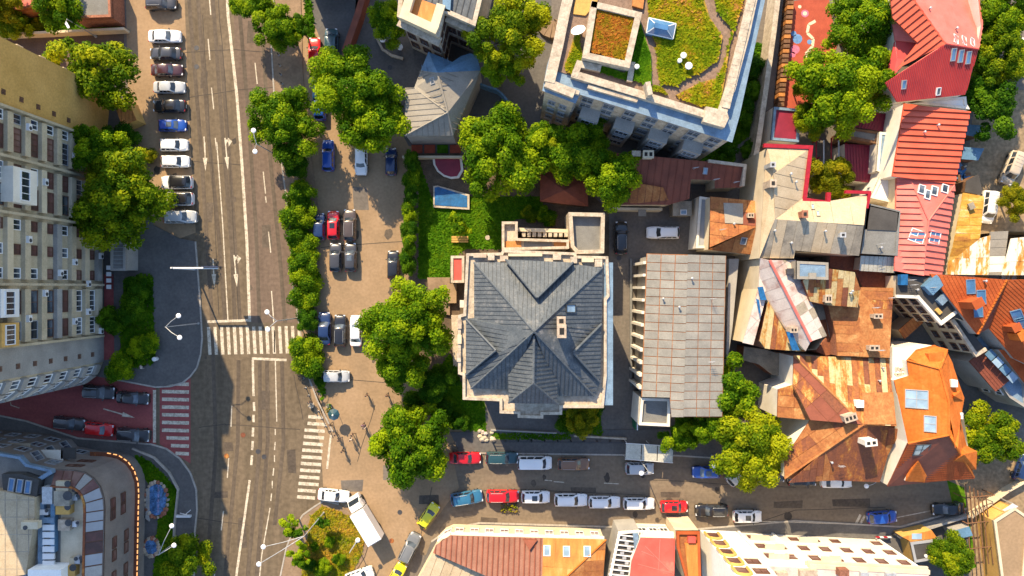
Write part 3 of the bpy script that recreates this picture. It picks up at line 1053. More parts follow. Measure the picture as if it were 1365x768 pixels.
def car(px, py, ang, kind, colour, label, group, cat='car', name='parked_car', roofcol=None, sc=1.0, z=0.02):
    first = kind not in PROTO
    if first:
        PROTO[kind] = car_proto(kind)
    o = copy_tree(PROTO[kind])
    o.name = name
    p = P(px, py, 0.9)
    o.location = (p.x, p.y, z)
    o.rotation_euler = (0, 0, R(ang))
    sc *= 0.965 + 0.07 * ((px * 7 + py * 13) % 10) / 10
    o.scale = (sc, sc * (0.98 + .04 * ((px * 3 + py) % 7) / 7), sc)
    o['label'] = label
    o['category'] = cat
    o['group'] = group
    for ch in o.children:
        nm = ch.name.split('.')[0]
        if nm in ('body', 'roof', 'roof_rib'):
            c = roofcol if (roofcol and nm == 'roof') else colour
            ch.material_slots[0].link = 'OBJECT'
            ch.material_slots[0].material = M['car_' + c]
    for ch in list(o.children):
        if ch.name.startswith('sunroof') and (px + py) % 3:
            bpy.data.objects.remove(ch)
    CARS.append(o)
    return o

# ---------------------------------------------------------------- people
def person_mesh(pose, cl):
    """one continuous skinned figure, facing +x; pose: stride length"""
    v, e, r = [], [], []
    def add(p, rad, par=None):
        v.append(p)
        r.append(rad)
        if par is not None:
            e.append((par, len(v) - 1))
        return len(v) - 1
    st = pose
    pel = add((0, 0, .95), .15)
    wst = add((0, 0, 1.1), .135, pel)
    chs = add((.01, 0, 1.3), .16, wst)
    nek = add((0, 0, 1.48), .065, chs)
    hd = add((.015, 0, 1.58), .085, nek)
    add((.02, 0, 1.7), .095, hd)
    add((.11, 0, 1.6), .025, hd)
    for s in (-1, 1):
        a = st * s
        hip = add((0, s * .09, .9), .105, pel)
        kn = add((a * .45 + .04, s * .1, .5), .07, hip)
        an = add((a * .9, s * .1, .1), .048, kn)
        ft = add((a * .9 + .14, s * .11, .045), .045, an)
        shd = add((0, s * .18, 1.4), .065, chs)
        el = add((-a * .35, s * .24, 1.13), .045, shd)
        wr = add((-a * .75 + .06, s * .25, .9), .032, el)
        pl = add((-a * .8 + .07, s * .25, .84), .035, wr)
        for k in range(4):
            f = add((-a * .82 + .105 - k * .024, s * .25, .79 - .004 * k), .011, pl)
            add((-a * .82 + .1 - k * .022, s * .242, .75 + .006 * (k - 1) ** 2), .009, f)
        th = add((-a * .8 + .11, s * .235, .84), .012, pl)
        add((-a * .8 + .13, s * .225, .8), .01, th)
    me = bpy.data.meshes.new('person')
    me.from_pydata(v, e, [])
    o = bpy.data.objects.new('tmp', me)
    COL.objects.link(o)
    mod = o.modifiers.new('skin', 'SKIN')
    mod.use_smooth_shade = True
    sk = me.skin_vertices[0].data if me.skin_vertices else None
    if sk is None:
        return None
    for i, rad in enumerate(r):
        sk[i].radius = (rad, rad)
    sk[0].use_root = True
    o.modifiers.new('sub', 'SUBSURF').levels = 1
    dg = bpy.context.evaluated_depsgraph_get()
    out = bpy.data.meshes.new_from_object(o.evaluated_get(dg))
    bpy.data.objects.remove(o)
    return out
PPL = {}
def person(px, py, ang, label, top, legs, hair='car_black', stride=.28, group='people walking on the plaza'):
    if stride not in PPL:
        me = bpy.data.meshes.new('x')
        me.from_pydata([(0, 0, 0)], [], [])
        PPL[stride] = person_mesh(stride, None)
    me = PPL[stride].copy()
    me.name = 'person'
    me.materials.clear()
    for m in ('skin', top, legs, 'rubber'):
        me.materials.append(M[m])
    for p in me.polygons:
        z = p.center.z
        y = abs(p.center.y)
        p.material_index = 3 if z < .09 else 2 if (z < .97 and y < .2) else 0 if (z > 1.46 or z < .92) else 1
    o = bpy.data.objects.new('person', me)
    COL.objects.link(o)
    p = P(px, py, .8)
    o.location = (p.x, p.y, 0.015)
    o.rotation_euler = (0, 0, R(ang))
    o['label'] = label
    o['category'] = 'person'
    o['group'] = group
    h = MB()
    h.ball((-.005, 0, 1.685), .112, 8, 0, (1.05, .95, .95))
    q = sub('hair', h.data('hair', hair, smooth=True), o)
    return o

# ---------------------------------------------------------------- street furniture
def lamp(label, base, top_h, heads, m='metal', name='street_lamp', r=.09, group='street lamps', head='ball'):
    b = P(base[0], base[1], 0)
    t = thing(name, label, 'street lamp', (b.x, b.y, 0), 0, group)
    pb = MB()
    top = b + Vector((0, 0, top_h))
    pb.tube([b, b + Vector((0, 0, top_h * .5)), top], [r, r * .8, r * .55], 8)
    part('pole', pb, m, t, True)
    f = MB()
    f.lathe([(r * 2.2, 0), (r * 2.2, .12), (r * 1.2, .35)], b, 8)
    part('pole_base', f, m, t)
    for hx, hy, hh in heads:
        q = P(hx, hy, hh)
        a = MB()
        mid = top.lerp(q, .5) + Vector((0, 0, .25))
        a.tube([top - Vector((0, 0, .1)), mid, q], [.05, .045, .04], 6)
        ar = part('arm', a, m, t, True)
        k = MB()
        d = (q - top)
        d.z = 0
        d = d.normalized() if d.length > .05 else Vector((1, 0, 0))
        if head == 'ball':
            k.ball(q, .34, 10, 0, (1, 1, .5))
        else:
            k.box(q, (.8, .3, .14), 0, (d, Vector((-d.y, d.x, 0)), Vector((0, 0, 1))))
        part('lamp_head', k, 'lampglass', ar, head == 'ball')
    return t

def sign(label, base, h, disc, m='redpaint', m2='white'):
    b = P(*base)
    t = thing('road_sign', label, 'road sign', (b.x, b.y, 0))
    pb = MB()
    pb.tube([b, b + Vector((0, 0, h))], .035, 6)
    part('pole', pb, 'metal', t)
    for i, (r, mm, o) in enumerate(((disc, m, .05), (disc * .62, m2, .075))):
        d = MB()
        d.lathe([(0.001, 0), (r, 0), (r, .02), (.001, .02)], b + Vector((0, o, h - .1)), 14, 0, (Vector((1, 0, 0)), Vector((0, .25, .97)), Vector((0, .97, -.25))))
        part('sign_face' if i else 'sign_rim', d, mm, t)
    return t
# ---------------------------------------------------------------- ground
g = MB()
g.face([(-420, -420, -0.004), (420, -420, -0.004), (420, 420, -0.004), (-420, 420, -0.004)])
struct('ground', g, 'court')
AVR = [(372, -120), (362, 60), (366, 130), (378, 235), (387, 300), (391, 380), (402, 450), (407, 490), (424, 535), (444, 575)]      # right kerb of the avenue
AVL = [(238, -120), (244, 0), (252, 150), (261, 310), (267, 400), (270, 450), (263, 492), (244, 510), (208, 520)]
sheet('avenue', [(230, -120), (420, -120), (420, 420), (470, 590), (420, 680), (400, 900), (190, 900), (190, 500), (240, 400)], 0.004, 'asphalt')
sheet('avenue_lane', [(306, -120), (372, -120), (366, 130), (387, 300), (391, 380), (398, 430), (335, 430), (327, 300), (316, 140)], 0.008, 'pink_asphalt')
sheet('plaza', [(392, -120), (425, -120), (470, 60), (545, 130), (560, 330), (560, 470), (610, 540), (625, 605), (612, 650), (560, 720), (520, 800), (470, 800), (432, 668), (428, 600), (405, 470)], 0.008, 'paving')
sheet('side_street', [(612, 650), (600, 590), (900, 590), (1060, 600), (1200, 640), (1300, 620), (1480, 520), (1480, 700), (1300, 706), (1200, 722), (560, 740), (560, 720)], 0.012, 'street')
sheet('red_street', [(-160, 520), (0, 522), (110, 496), (208, 514), (208, 592), (104, 584), (35, 562), (0, 554), (-160, 520 + 26)], 0.012, 'redroad')
sheet('red_crossing', [(213, 482), (254, 482), (254, 618), (213, 592)], 0.012, 'redroad')
sheet('parking_bay', [(166, -80), (243, -80), (252, 150), (261, 310), (240, 318), (205, 300), (172, 180)], 0.012, 'paving')
sheet('forecourt_shade_sheet', [(408, -120), (480, -120), (480, 0), (462, 80), (438, 80), (414, 20)], 0.012, 'darkwalk')  # dark sheet painting the shadow over this end of the plaza
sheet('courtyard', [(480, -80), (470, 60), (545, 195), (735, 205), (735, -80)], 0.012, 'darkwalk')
sheet('driveway', [(808, 282), (935, 282), (935, 340), (855, 340), (848, 600), (800, 600), (812, 540)], 0.012, 'court')
sheet('dirt_lane', [(1300, 120), (1420, 120), (1420, 420), (1310, 400), (1255, 300), (1290, 220)], 0.008, 'dirt')
sheet('bare_yard', [(1281, 640), (1300, 610), (1345, 600), (1372, 660), (1380, 820), (1300, 820)], 0.016, 'dirt')

def slab(name, pxs, m, z=0.13, kerb=None):
    mb = MB()
    mb.extrude([P(*q) for q in pxs], 0.0, z)
    struct(name, mb, m)
    if kerb:
        k = MB()
        pts = [P(*q) for q in kerb]
        for i in range(len(pts) - 1):
            a, b = pts[i], pts[i + 1]
            d = b - a
            n = max(1, int(d.length / 1.0))
            d.normalize()
            nn = Vector((-d.y, d.x, 0))
            for j in range(n):
                p, q = a.lerp(b, j / n), a.lerp(b, (j + 1) / n)
                k.box((p + q) / 2 + Vector((0, 0, .075)), ((q - p).length - .03, .22, .17 + .004 * ((i + j) % 2)), 0, (d, nn, Vector((0, 0, 1))))
        struct('kerb', k, 'kerb')
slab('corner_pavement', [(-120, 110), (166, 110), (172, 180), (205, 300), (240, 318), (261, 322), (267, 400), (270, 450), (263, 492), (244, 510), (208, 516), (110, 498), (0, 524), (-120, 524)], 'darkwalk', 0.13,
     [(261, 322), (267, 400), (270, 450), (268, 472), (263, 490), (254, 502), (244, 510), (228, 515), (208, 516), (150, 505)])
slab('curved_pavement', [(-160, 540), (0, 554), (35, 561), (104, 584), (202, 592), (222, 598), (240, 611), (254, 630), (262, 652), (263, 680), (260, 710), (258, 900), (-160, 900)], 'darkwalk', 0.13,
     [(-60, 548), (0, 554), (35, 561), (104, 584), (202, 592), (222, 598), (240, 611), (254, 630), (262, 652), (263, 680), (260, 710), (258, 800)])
slab('avenue_pavement', AVR + [(432, 560), (418, 500), (420, 450), (424, 400), (428, 300), (414, 200), (404, 100), (398, -120)], 'walk', 0.12, AVR)
slab('traffic_island', [(432, 667), (418, 676), (404, 686), (393, 702), (382, 730), (374, 768), (370, 840), (468, 840), (470, 768), (486, 742), (493, 720), (489, 700), (472, 686), (452, 672)], 'walk', 0.12,
     [(452, 672), (432, 667), (418, 676), (404, 686), (393, 702), (382, 730), (374, 768)])
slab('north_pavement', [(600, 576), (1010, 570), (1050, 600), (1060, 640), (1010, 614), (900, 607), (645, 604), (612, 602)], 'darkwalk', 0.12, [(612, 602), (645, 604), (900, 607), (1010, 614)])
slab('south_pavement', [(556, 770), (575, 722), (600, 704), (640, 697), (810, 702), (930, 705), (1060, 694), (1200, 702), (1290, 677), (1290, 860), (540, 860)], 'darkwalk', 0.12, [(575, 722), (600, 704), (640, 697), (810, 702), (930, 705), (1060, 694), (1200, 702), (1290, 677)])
# lawns and beds
LAWN = [(558, 215), (575, 262), (640, 262), (720, 262), (728, 290), (690, 292), (668, 300), (668, 332), (622, 332), (600, 345), (600, 372), (558, 372)]
sheet('garden_base', [(545, 205), (735, 205), (812, 282), (812, 345), (600, 560), (545, 470)], 0.014, 'soil')
sheet('lawn', LAWN, 0.03, 'lawn')
tufts('grass', [LAWN], 9000, 0.22, 'blade', 0.03, 2)
VL = [(600, 470), (617, 520), (646, 535), (648, 575), (604, 572), (560, 530)]
sheet('lawn', VL, 0.03, 'lawn')
tufts('grass', [VL], 4000, 0.22, 'blade', 0.03, 3)
sheet('entrance_paving', [(648, 535), (745, 548), (745, 576), (650, 573)], 0.03, 'darkwalk')
VL2 = [(652, 575), (760, 578), (815, 580), (815, 588), (655, 586)]
tufts('grass', [[(655, 577), (760, 579), (760, 586), (655, 585)], [(745, 548), (800, 545), (803, 580), (745, 576)]], 3500, 0.2, 'blade', 0.13, 4)
IS = [(414, 688), (430, 674), (450, 680), (470, 692), (484, 702), (487, 720), (481, 742), (466, 770), (464, 830), (398, 830), (404, 745), (410, 715)]
mb = MB()
mb.extrude([P(*q) for q in IS], 0.1, 0.17)
struct('island_lawn', mb, 'drylawn')
tufts('grass', [IS], 8000, 0.22, 'dryblade', 0.17, 5)
GC = [(166, 372), (203, 366), (207, 470), (205, 484), (170, 492), (160, 480)]
mb = MB()
mb.extrude([P(*q) for q in GC], 0.05, 0.16)
struct('planting_bed', mb, 'soil')
tufts('ground_cover', [GC], 5000, 0.3, 'blade', 0.16, 6)
GR = [(180, 606), (200, 616), (222, 636), (236, 654), (232, 690), (226, 768), (205, 768), (214, 660), (195, 640), (184, 625)]
mb = MB()
mb.extrude([P(*q) for q in GR], 0.05, 0.18)
struct('grass_verge', mb, 'lawn')
tufts('grass', [GR], 6000, 0.24, 'blade', 0.18, 7)
mb = MB()
wallstrip(mb, [(178, 598), (206, 610), (226, 630), (238, 652), (233, 700), (230, 790)], 0, .45, .25, 0.2)
struct('verge_kerb', mb, 'kerb')
VS = [(985, 60), (1020, 60), (1003, 175), (965, 210), (930, 215), (985, 160)]
sheet('shaded_lawn', VS, 0.03, 'lawn')
tufts('ground_cover', [VS], 6000, 0.35, 'blade', 0.03, 8)
UL = [(-20, -20), (45, -20), (150, 20), (160, 40), (-20, 44)]
sheet('verge', UL, 0.03, 'lawn')
tufts('ground_cover', [UL], 5000, 0.3, 'blade', 0.03, 9)
tufts('ground_cover', [[(405, -20), (412, -20), (424, 90), (416, 100)], [(416, 500), (432, 500), (432, 530)]], 1500, 0.35, 'blade', 0.02, 10)
sheet('pit_bed', [(1262, 640), (1290, 760), (1302, 756), (1285, 650)], 0.02, 'lawn')

# ---------------------------------------------------------------- painted markings
def strip(mb, a, b, w, z=0.018):
    a, b = P(*a), P(*b)
    d = (b - a).normalized()
    n = Vector((-d.y, d.x, 0)) * w / 2
    mb.face([(q.x, q.y, z) for q in (a - n, b - n, b + n, a + n)])
ln = MB()
pts = [(301, -40), (304, 20), (316, 130), (323, 225), (329, 320), (333, 429)]
for a, b in zip(pts, pts[1:]):
    strip(ln, a, b, .42)
struct('centre_line', ln, 'paint')
ln = MB()
for a, b in zip([(289, 190), (297, 300), (304, 428)], [(297, 300), (304, 428)]):
    strip(ln, a, b, .16)
for a, b in (((279, -5), (281, 20)), ((277.5, 52), (280, 80)), ((282, 117), (285, 146)), ((272, 182), (273, 202)), ((287, 184), (289, 200)), ((340, 84), (343, 112)), ((351, 229), (354, 258)), ((354, 262), (355, 270)), ((358, 309), (361, 337)), ((362, 388), (365, 430)), ((366, 440), (366, 470)), ((367, 478), (369, 562)), ((367, 572), (367, 580)), ((367, 589), (366, 600)),
             ((366, 607), (366, 616)), ((365, 624), (364, 634)), ((363, 641), (363, 651)), ((362, 658), (361, 668)), ((360, 677), (349, 740)), ((349, 740), (344, 790)), ((309, 541), (308, 569)), ((305, 611), (303, 637)), ((298, 681), (295, 707)), ((287, 754), (284, 790))):
    strip(ln, a, b, .16)
struct('lane_dashes', ln, 'paint')
ln = MB()
for a, b in (((337, 480), (338, 528)), ((338.5, 536), (339, 548)), ((338, 553), (338, 563)), ((337.5, 570), (337, 582)), ((337, 588), (336, 600)), ((336, 607), (335, 620)), ((333, 640), (315, 768)), ((315, 768), (309, 810))):
    strip(ln, a, b, .34)
strip(ln, (336, 478), (382, 480), .36, .0224)
strip(ln, (276, 429), (334, 427), .36, .0224)
struct('edge_line', ln, 'paint')
zb = thing('zebra_crossing', 'white striped zebra crossing over the wide avenue below the stop line', 'crosswalk', P(335, 454), 0, None)
for i in range(15):
    x = 279 + 8.6 * i
    mb = MB()
    strip(mb, (x - 1, 436 - .1 * i), (x + 1, 473 - .15 * i), .46)
    part('stripe', mb, 'paint', zb)
zb = thing('zebra_crossing', 'zebra crossing of short pale bars across the sunny street mouth', 'crosswalk', P(418, 612))
for i in range(13):
    y = 556 + 8.9 * i
    x = 421 - 1.0 * i
    mb = MB()
    strip(mb, (x - 13 + (3 if i < 2 else 0), y - .6), (x + 14 - (3 if i > 10 else 0), y + 1.2), .48, .0216)
    part('stripe', mb, 'paint', zb)
zb = thing('zebra_crossing', 'zebra crossing of white bars on red asphalt at the shaded corner', 'crosswalk', P(234, 545))
for i in range(12):
    y = 491 + 10.3 * i
    mb = MB()
    strip(mb, (216 + (18 if i == 0 else 3 if i < 2 else 0) + max(0, i - 8) * 6, y), (252, y + .8), .5, .0216)
    part('stripe', mb, 'paint', zb)
ln = MB()
strip(ln, (206, 520), (206, 590), .45, .0216)
strip(ln, (441, 580), (436, 625), .3, .0216)
struct('stop_line', ln, 'paint')
def arrow(label, x0, y0, x1, y1, side=0):
    """turn arrow on the road: shaft from x0,y0 to its head at x1,y1"""
    mb = MB()
    a, b = P(x0, y0), P(x1, y1)
    d = (b - a).normalized()
    n = Vector((-d.y, d.x, 0))
    L = (b - a).length
    def f(*q):
        mb.face([(a + d * u + n * v) + Vector((0, 0, .0225)) for u, v in q])
    f((0, -.09), (L - 1.9, -.09), (L - 1.9, .09), (0, .09))
    f((L - 1.9, -.34), (L, 0), (L - 1.9, .34))
    if side:
        f((.25, .09 * side), (.25, .5 * side), (.45, .5 * side), (.85, .09 * side)) if side > 0 else f((.85, -.09), (.45, -.5), (.25, -.5), (.25, -.09))
        s = side
        q = [(.0, .42 * s), (1.3, .42 * s), (.55, 1.0 * s)]
        f(*(q if s < 0 else q[::-1]))
    o = part('road_arrow', mb, 'paint', None)
    o['kind'] = 'structure'
arrow('', 300, 184, 304, 227, 1)
arrow('', 312, 340, 316, 383, 1)
arrow('', 273, 190, 274, 228)
arrow('', 284, 345, 286, 383)
arrow('', 138, 545, 180, 557)
ln = MB()
for a, b in (((648, 603), (800, 606)), ((726, 640), (736, 641)), ((738, 642), (752, 643)), ((805, 644), (825, 645)), ((1195, 690), (1245, 680)), ((1060, 694), (1085, 697)), ((14, 540), (26, 544)), ((14, 536), (15, 541))):
    strip(ln, a, b, .12, .024 if b[0] > 100 else .0216)
struct('street_dashes', ln, 'paint')
ln = MB()
for a, b in (((1141, 698), (1147, 686)), ((1147, 698), (1153, 687)), ((1000, 694), (1150, 699))):
    strip(ln, a, b, .1 if a[0] == 1000 else .35, .126 if a[0] == 1000 else .0245)
struct('parking_marks', ln, 'paint')
# repairs, wheel tracks and joints in the asphalt
rng = random.Random(12)
M['patch'] = mat('asphalt_patch', [(0, (0.075, 0.06, 0.048)), (1, (0.12, 0.095, 0.072))], rough=.9, ns=.8, grain=.2, gs=3, detail=9, k_obj=.8, spec=.2)
M['track'] = mat('worn_wheel_track', [(0, (0.07, 0.054, 0.041)), (0.45, (0.096, 0.075, 0.056)), (1, (0.135, 0.105, 0.077))], rough=.88, ns=.2, stretch=(3, .25, 1), grain=.2, gs=2, detail=10, nd=.72, spec=.25)
z = .0092
for i, (x, y, w, h) in enumerate([(268, 96, 9, 22), (300, 262, 14, 8), (345, 520, 16, 26), (318, 690, 10, 40), (285, 655, 20, 9), (350, 300, 12, 30), (382, 600, 12, 30), (330, 28, 8, 30), (276, 270, 8, 26), (298, 590, 12, 12), (560, 660, 26, 12), (470, 250, 20, 30), (500, 420, 22, 14), (455, 640, 30, 16), (1030, 668, 40, 9), (760, 650, 34, 8), (640, 690, 24, 7), (510, 620, 18, 20), (1110, 665, 50, 10), (880, 655, 26, 8)]):
    z += .0002
    mb = MB()
    q = [P(x + rng.uniform(-1.5, 1.5), y + rng.uniform(-1, 1)), P(x + w + rng.uniform(-1.5, 1.5), y + rng.uniform(-1, 1)), P(x + w + rng.uniform(-2, 2), y + h + rng.uniform(-1, 1)), P(x + rng.uniform(-2, 2), y + h)]
    mb.face([(p.x, p.y, z + (.004 if x > 555 else 0)) for p in ccw(q)])
    struct('road_patch', mb, 'patch' if x < 400 or x > 1000 else ('court' if x < 555 else 'patch'))
mb = MB()
for pl in ([(252, 0), (268, 200), (283, 430), (288, 600), (275, 768)], [(264, 0), (278, 180), (293, 330), (300, 428)], [(284, 0), (296, 170), (309, 330), (313, 428)], [(294, 60), (305, 200), (320, 428)], [(318, 0), (330, 140), (341, 300), (346, 430)], [(350, 40), (359, 200), (372, 330), (380, 430)], [(346, 480), (347, 590), (330, 768)], [(356, 480), (357, 590), (342, 768)], [(376, 480), (378, 590), (366, 700)], [(318, 480), (317, 590), (300, 768)]):
    for a, b in zip(pl, pl[1:]):
        strip(mb, a, b, .55, .0142 + .0002 * (pl[0][0] % 7))
struct('wheel_track', mb, 'track')
M['joint'] = pm('tar_joint', (0.05, 0.04, 0.032), v=.4, grain=.2)
mb = MB()
for i, pl in enumerate([[(246, 70), (312, 66), (366, 70)], [(252, 130), (317, 120), (372, 116)], [(256, 215), (322, 220)], [(265, 570), (300, 566), (400, 572)], [(258, 690), (330, 700)], [(291, 0), (300, 110), (309, 260), (318, 428)], [(270, 20), (283, 230), (292, 420)], [(440, 505), (540, 512)], [(500, 540), (476, 615)], [(470, 440), (540, 436)], [(640, 655), (680, 652), (860, 660)], [(1000, 700), (1060, 680), (1180, 676)], [(428, 330), (545, 322)], [(560, 720), (575, 650)], [(392, 500), (404, 560)], [(870, 640), (1060, 650)]]):
    for a, b in zip(pl, pl[1:]):
        n = 4
        prev = a
        for k in range(1, n + 1):
            q = (a[0] + (b[0] - a[0]) * k / n + rng.uniform(-.8, .8), a[1] + (b[1] - a[1]) * k / n + rng.uniform(-.8, .8))
            strip(mb, prev, q, .09, .0162 + .0001 * i)
            prev = q
struct('tar_joint', mb, 'joint')
for i in range(26):
    x, y = rng.choice([(rng.uniform(255, 360), rng.uniform(0, 760)), (rng.uniform(425, 530), rng.uniform(280, 520)), (rng.uniform(650, 1150), rng.uniform(632, 690)), (rng.uniform(180, 240), rng.uniform(30, 300))])
    mb = MB()
    r = rng.uniform(.2, .7)
    c = P(x, y)
    mb.face([(c.x + r * math.cos(t) * rng.uniform(.6, 1.1), c.y + r * 1.4 * math.sin(t) * rng.uniform(.6, 1.1), .0172 + .00003 * i) for t in [2 * math.pi * k / 11 for k in range(11)]])
    struct('oil_stain', mb, 'joint' if i % 3 == 0 else 'patch')
for i, (x, y) in enumerate([(262, 64), (262, 89), (324, 580), (344, 602), (352, 609), (302, 608), (533, 683), (522, 721), (520, 90), (483, 78), (825, 344)]):
    mb = MB()
    mb.lathe([(.36, 0), (.36, .008), (.3, .009), (.3, .004)], P(x, y, .014), 12)
    o = struct('manhole_cover', mb, 'rustB' if i in (2, 5, 7) else 'darkmetal')
# ---------------------------------------------------------------- central villa
EH = 15.0
VO = [(632, 350), (674, 349), (764, 352), (803, 357), (802, 432), (800, 510), (792, 528), (745, 528), (742, 541), (683, 541), (677, 533), (677, 519), (628, 518), (621, 500), (622, 425), (632, 424)]
A = (712, 442, 20.00)
S1, S2 = (711, 511, 18.30), (711, 480, 18.90)
v = House('villa', 'large stone villa with slate grey metal hipped roof in the middle of the picture', 'villa', VO, EH, 'stone',
          [[0, 1, A], [2, 3, A], [1, 2, A], [3, 4, (802, 432, 15.02), A], [4, 5, 6, A], [6, 7, A], [12, A, 11], [13, 12, A], [15, 14, 13, A], [0, A, 15]], 'slate', 0.9, thick=.2)
for f, st in zip(v.f, (.62,) * 10):
    seams(f, .5, v.root, 'slateseam', .035, .05)
# raised north gable facet
def slabroof(h, pts, m, name='roof', t=.35, sm=None, step=.62):
    f = Face([P(*q) for q in pts])
    mb = MB()
    mb.prism([p - Vector((0, 0, t)) for p in f.p], f.p, 0, True, True)
    o = part(name, mb, m, h.root)
    if sm:
        seams(f, .5, h.root, sm, .035, .05)
    return f
ng = slabroof(v, [(674, 346, 15.70), (764, 350, 15.70), (716, 397, 18.50)], 'slate', 'gable_roof', .5, 'slateseam')
lg = slabroof(v, [(621, 425, 15.30), (621, 500, 15.30), (661, 467, 17.80)], 'slate', 'gable_roof', .4, 'slateseam')
rg = slabroof(v, [(802, 432, 15.30), (800, 510, 15.30), (764, 470, 17.80)], 'slate', 'gable_roof', .4, 'slateseam')
S1 = (711, 511, 19.30)
sw = slabroof(v, [(677, 470, 16.30), (712, 447, 19.30), S1, (678, 537, 16.30)], 'slate', 'wing_roof', .5, 'slateseam')
se = slabroof(v, [(743, 474, 16.30), (712, 447, 19.30), S1, (743, 538, 16.30)], 'slate', 'wing_roof', .5, 'slateseam')
ss = slabroof(v, [S1, (678, 537.5, 16.30), (743, 538.5, 16.30)], 'slate', 'wing_roof', .5, 'slateseam')
for a, b in (((632, 350, 15.00), A), ((803, 357, 15.00), A), ((628, 518, 15.00), A), ((792, 528, 15.00), A), ((674, 346, 15.80), (716, 397, 18.60)), ((764, 350, 15.80), (716, 397, 18.60)), ((621, 425, 15.40), (661, 467, 17.90)), ((621, 500, 15.40), (661, 467, 17.90)), ((802, 432, 15.40), (764, 470, 17.90)), ((800, 510, 15.40), (764, 470, 17.90)), ((712, 447, 19.35), S1), (S1, (678, 537, 16.40)), (S1, (743, 538, 16.40))):
    v.ridge(a, b, 'slate', .3)
chimney(v, v.f[4], 747, 440, .9, 1.4, 2.2, 'chimney', 0, 1)
chimney(v, v.f[4], 746.6, 427, .85, .9, 1.9, 'chimney', 0, 1)
skylight(v, v.f[3], 760.5, 411.5, 1.0, 1.4, 'slateseam', 'paleglass')
# stone cornice with stepped outline
CO = [(622, 338), (668, 337), (670, 333), (768, 337), (768, 341), (810, 342), (812, 395), (808, 400), (808, 500), (804, 543), (749, 543), (749, 552), (724, 552), (724, 557), (690, 556), (690, 551), (666, 550), (666, 534), (617, 532), (617, 500), (611, 498), (611, 420), (618, 418)]
pl = ccw([P(x, y, 14.2) for x, y in CO])
mb = MB()
mb.extrude(pl, 13.9, 14.35, 0, True)
part('cornice', mb, 'stone', v.root)
i2 = inset(pl, .35)
mb = MB()
for i in range(len(pl)):
    j = (i + 1) % len(pl)
    mb.extrude([pl[i], pl[j], i2[j], i2[i]], 14.35, 14.72 + .008 * (i % 2))
part('parapet', mb, 'stone', v.root)
mb = MB()
mb.extrude(inset(pl, .7), 0, 13.9)
part('wall', mb, 'stone', v.root)
p2 = inset(pl, .7)
for i in range(len(p2)):
    a, b = Vector(p2[i]), Vector(p2[(i + 1) % len(p2)])
    L = (b - a).length
    if L > 2.6:
        d = (b - a).normalized()
        windows(v.root, a, b, (d.y, -d.x), [2.8, 7.0, 11.2], lin(max(1, int(L / 2.6))), 1.1, 1.9, fr='brownframe', style='cross')
# ornaments on the north and west ledges
for x, y, w, d, hh in ((640, 341, 1.6, .5, .5), (655, 343, .8, .8, .9), (672, 345, 1.0, .7, .8), (700, 340, 4.2, .35, .5), (742, 343, 1.0, .7, .8), (764, 347, .8, .8, .9), (783, 347, 1.5, .5, .5), (797, 351, .9, .9, .7), (613, 432, .5, 1.1, .5), (613, 452, .5, 1.1, .5), (612, 476, .5, 1.1, .5), (616, 405, .5, .9, .4)):
    boxpart('urn_block', v.root, x, y, 14.35, (w, d, hh), random.choice(['stone', 'chimney', 'cream']))
mb = MB()
wallstrip(mb, [(811, 350), (811, 540)], 14.35, 14.45, 1.1, 14.3)
part('flashing', mb, 'bluetrim', v.root)
# north terrace of the villa
tr = House('terrace_wing', 'stone terrace wing with steps on the garden side of the slate villa', 'terrace', [(669, 296), (690, 296), (690, 318), (758, 320), (758, 332), (669, 334)], 6.5, 'stone', None, 'stone', 0, parapet=.7, pmat='stone')
boxpart('landing', tr.root, 682, 326, 6.55, (2.6, .9, .18), 'orangewood')
boxpart('landing', tr.root, 750, 326, 6.55, (2.4, .9, .18), 'orangewood')
boxpart('roof_deck', tr.root, 717, 326, 6.5, (3.8, 1.2, .06), 'greyflat')
mb = MB()
wallstrip(mb, [(690, 306), (758, 308)], 0, 4.2, .5, 4.2)
part('balustrade', mb, 'cream', tr.root)
for i in range(9):
    boxpart('step', tr.root, 698 + i * 7, 312, 3.2 + .02 * i, (.5, .9, .8), 'stone')
tb = House('side_wing', 'square flat roofed stone wing with dark court in front of the slate villa', 'annex', [(757, 284), (805, 285), (804, 338), (768, 339), (760, 330)], 6.0, 'stone', None, 'greyflat', 0, parapet=1.0, pmat='stone', pw=.5)
rt = House('side_porch', 'small red flat roofed porch on the garden side of the slate villa', 'porch', [(601, 341), (619, 341), (619, 377), (601, 377)], 3.8, 'stone', None, 'redsheet', 0, parapet=.18)
pt = thing('patio', 'orange and grey stepped patio below the red porch', 'patio', P(595, 385))
mb = MB()
mb.extrude([P(570, 370), P(600, 370), (P(600, 420)), P(574, 415)], .03, .5)
part('deck', mb, 'walk', pt)
mb = MB()
mb.extrude([P(597, 378), P(609, 378), P(609, 404), P(595, 404)], .03, .9)
part('step', mb, 'paving', pt)
mb = MB()
mb.extrude([P(602, 420), P(612, 420), P(612, 490), P(605, 490)], .03, .7)
part('planter', mb, 'stone', pt)
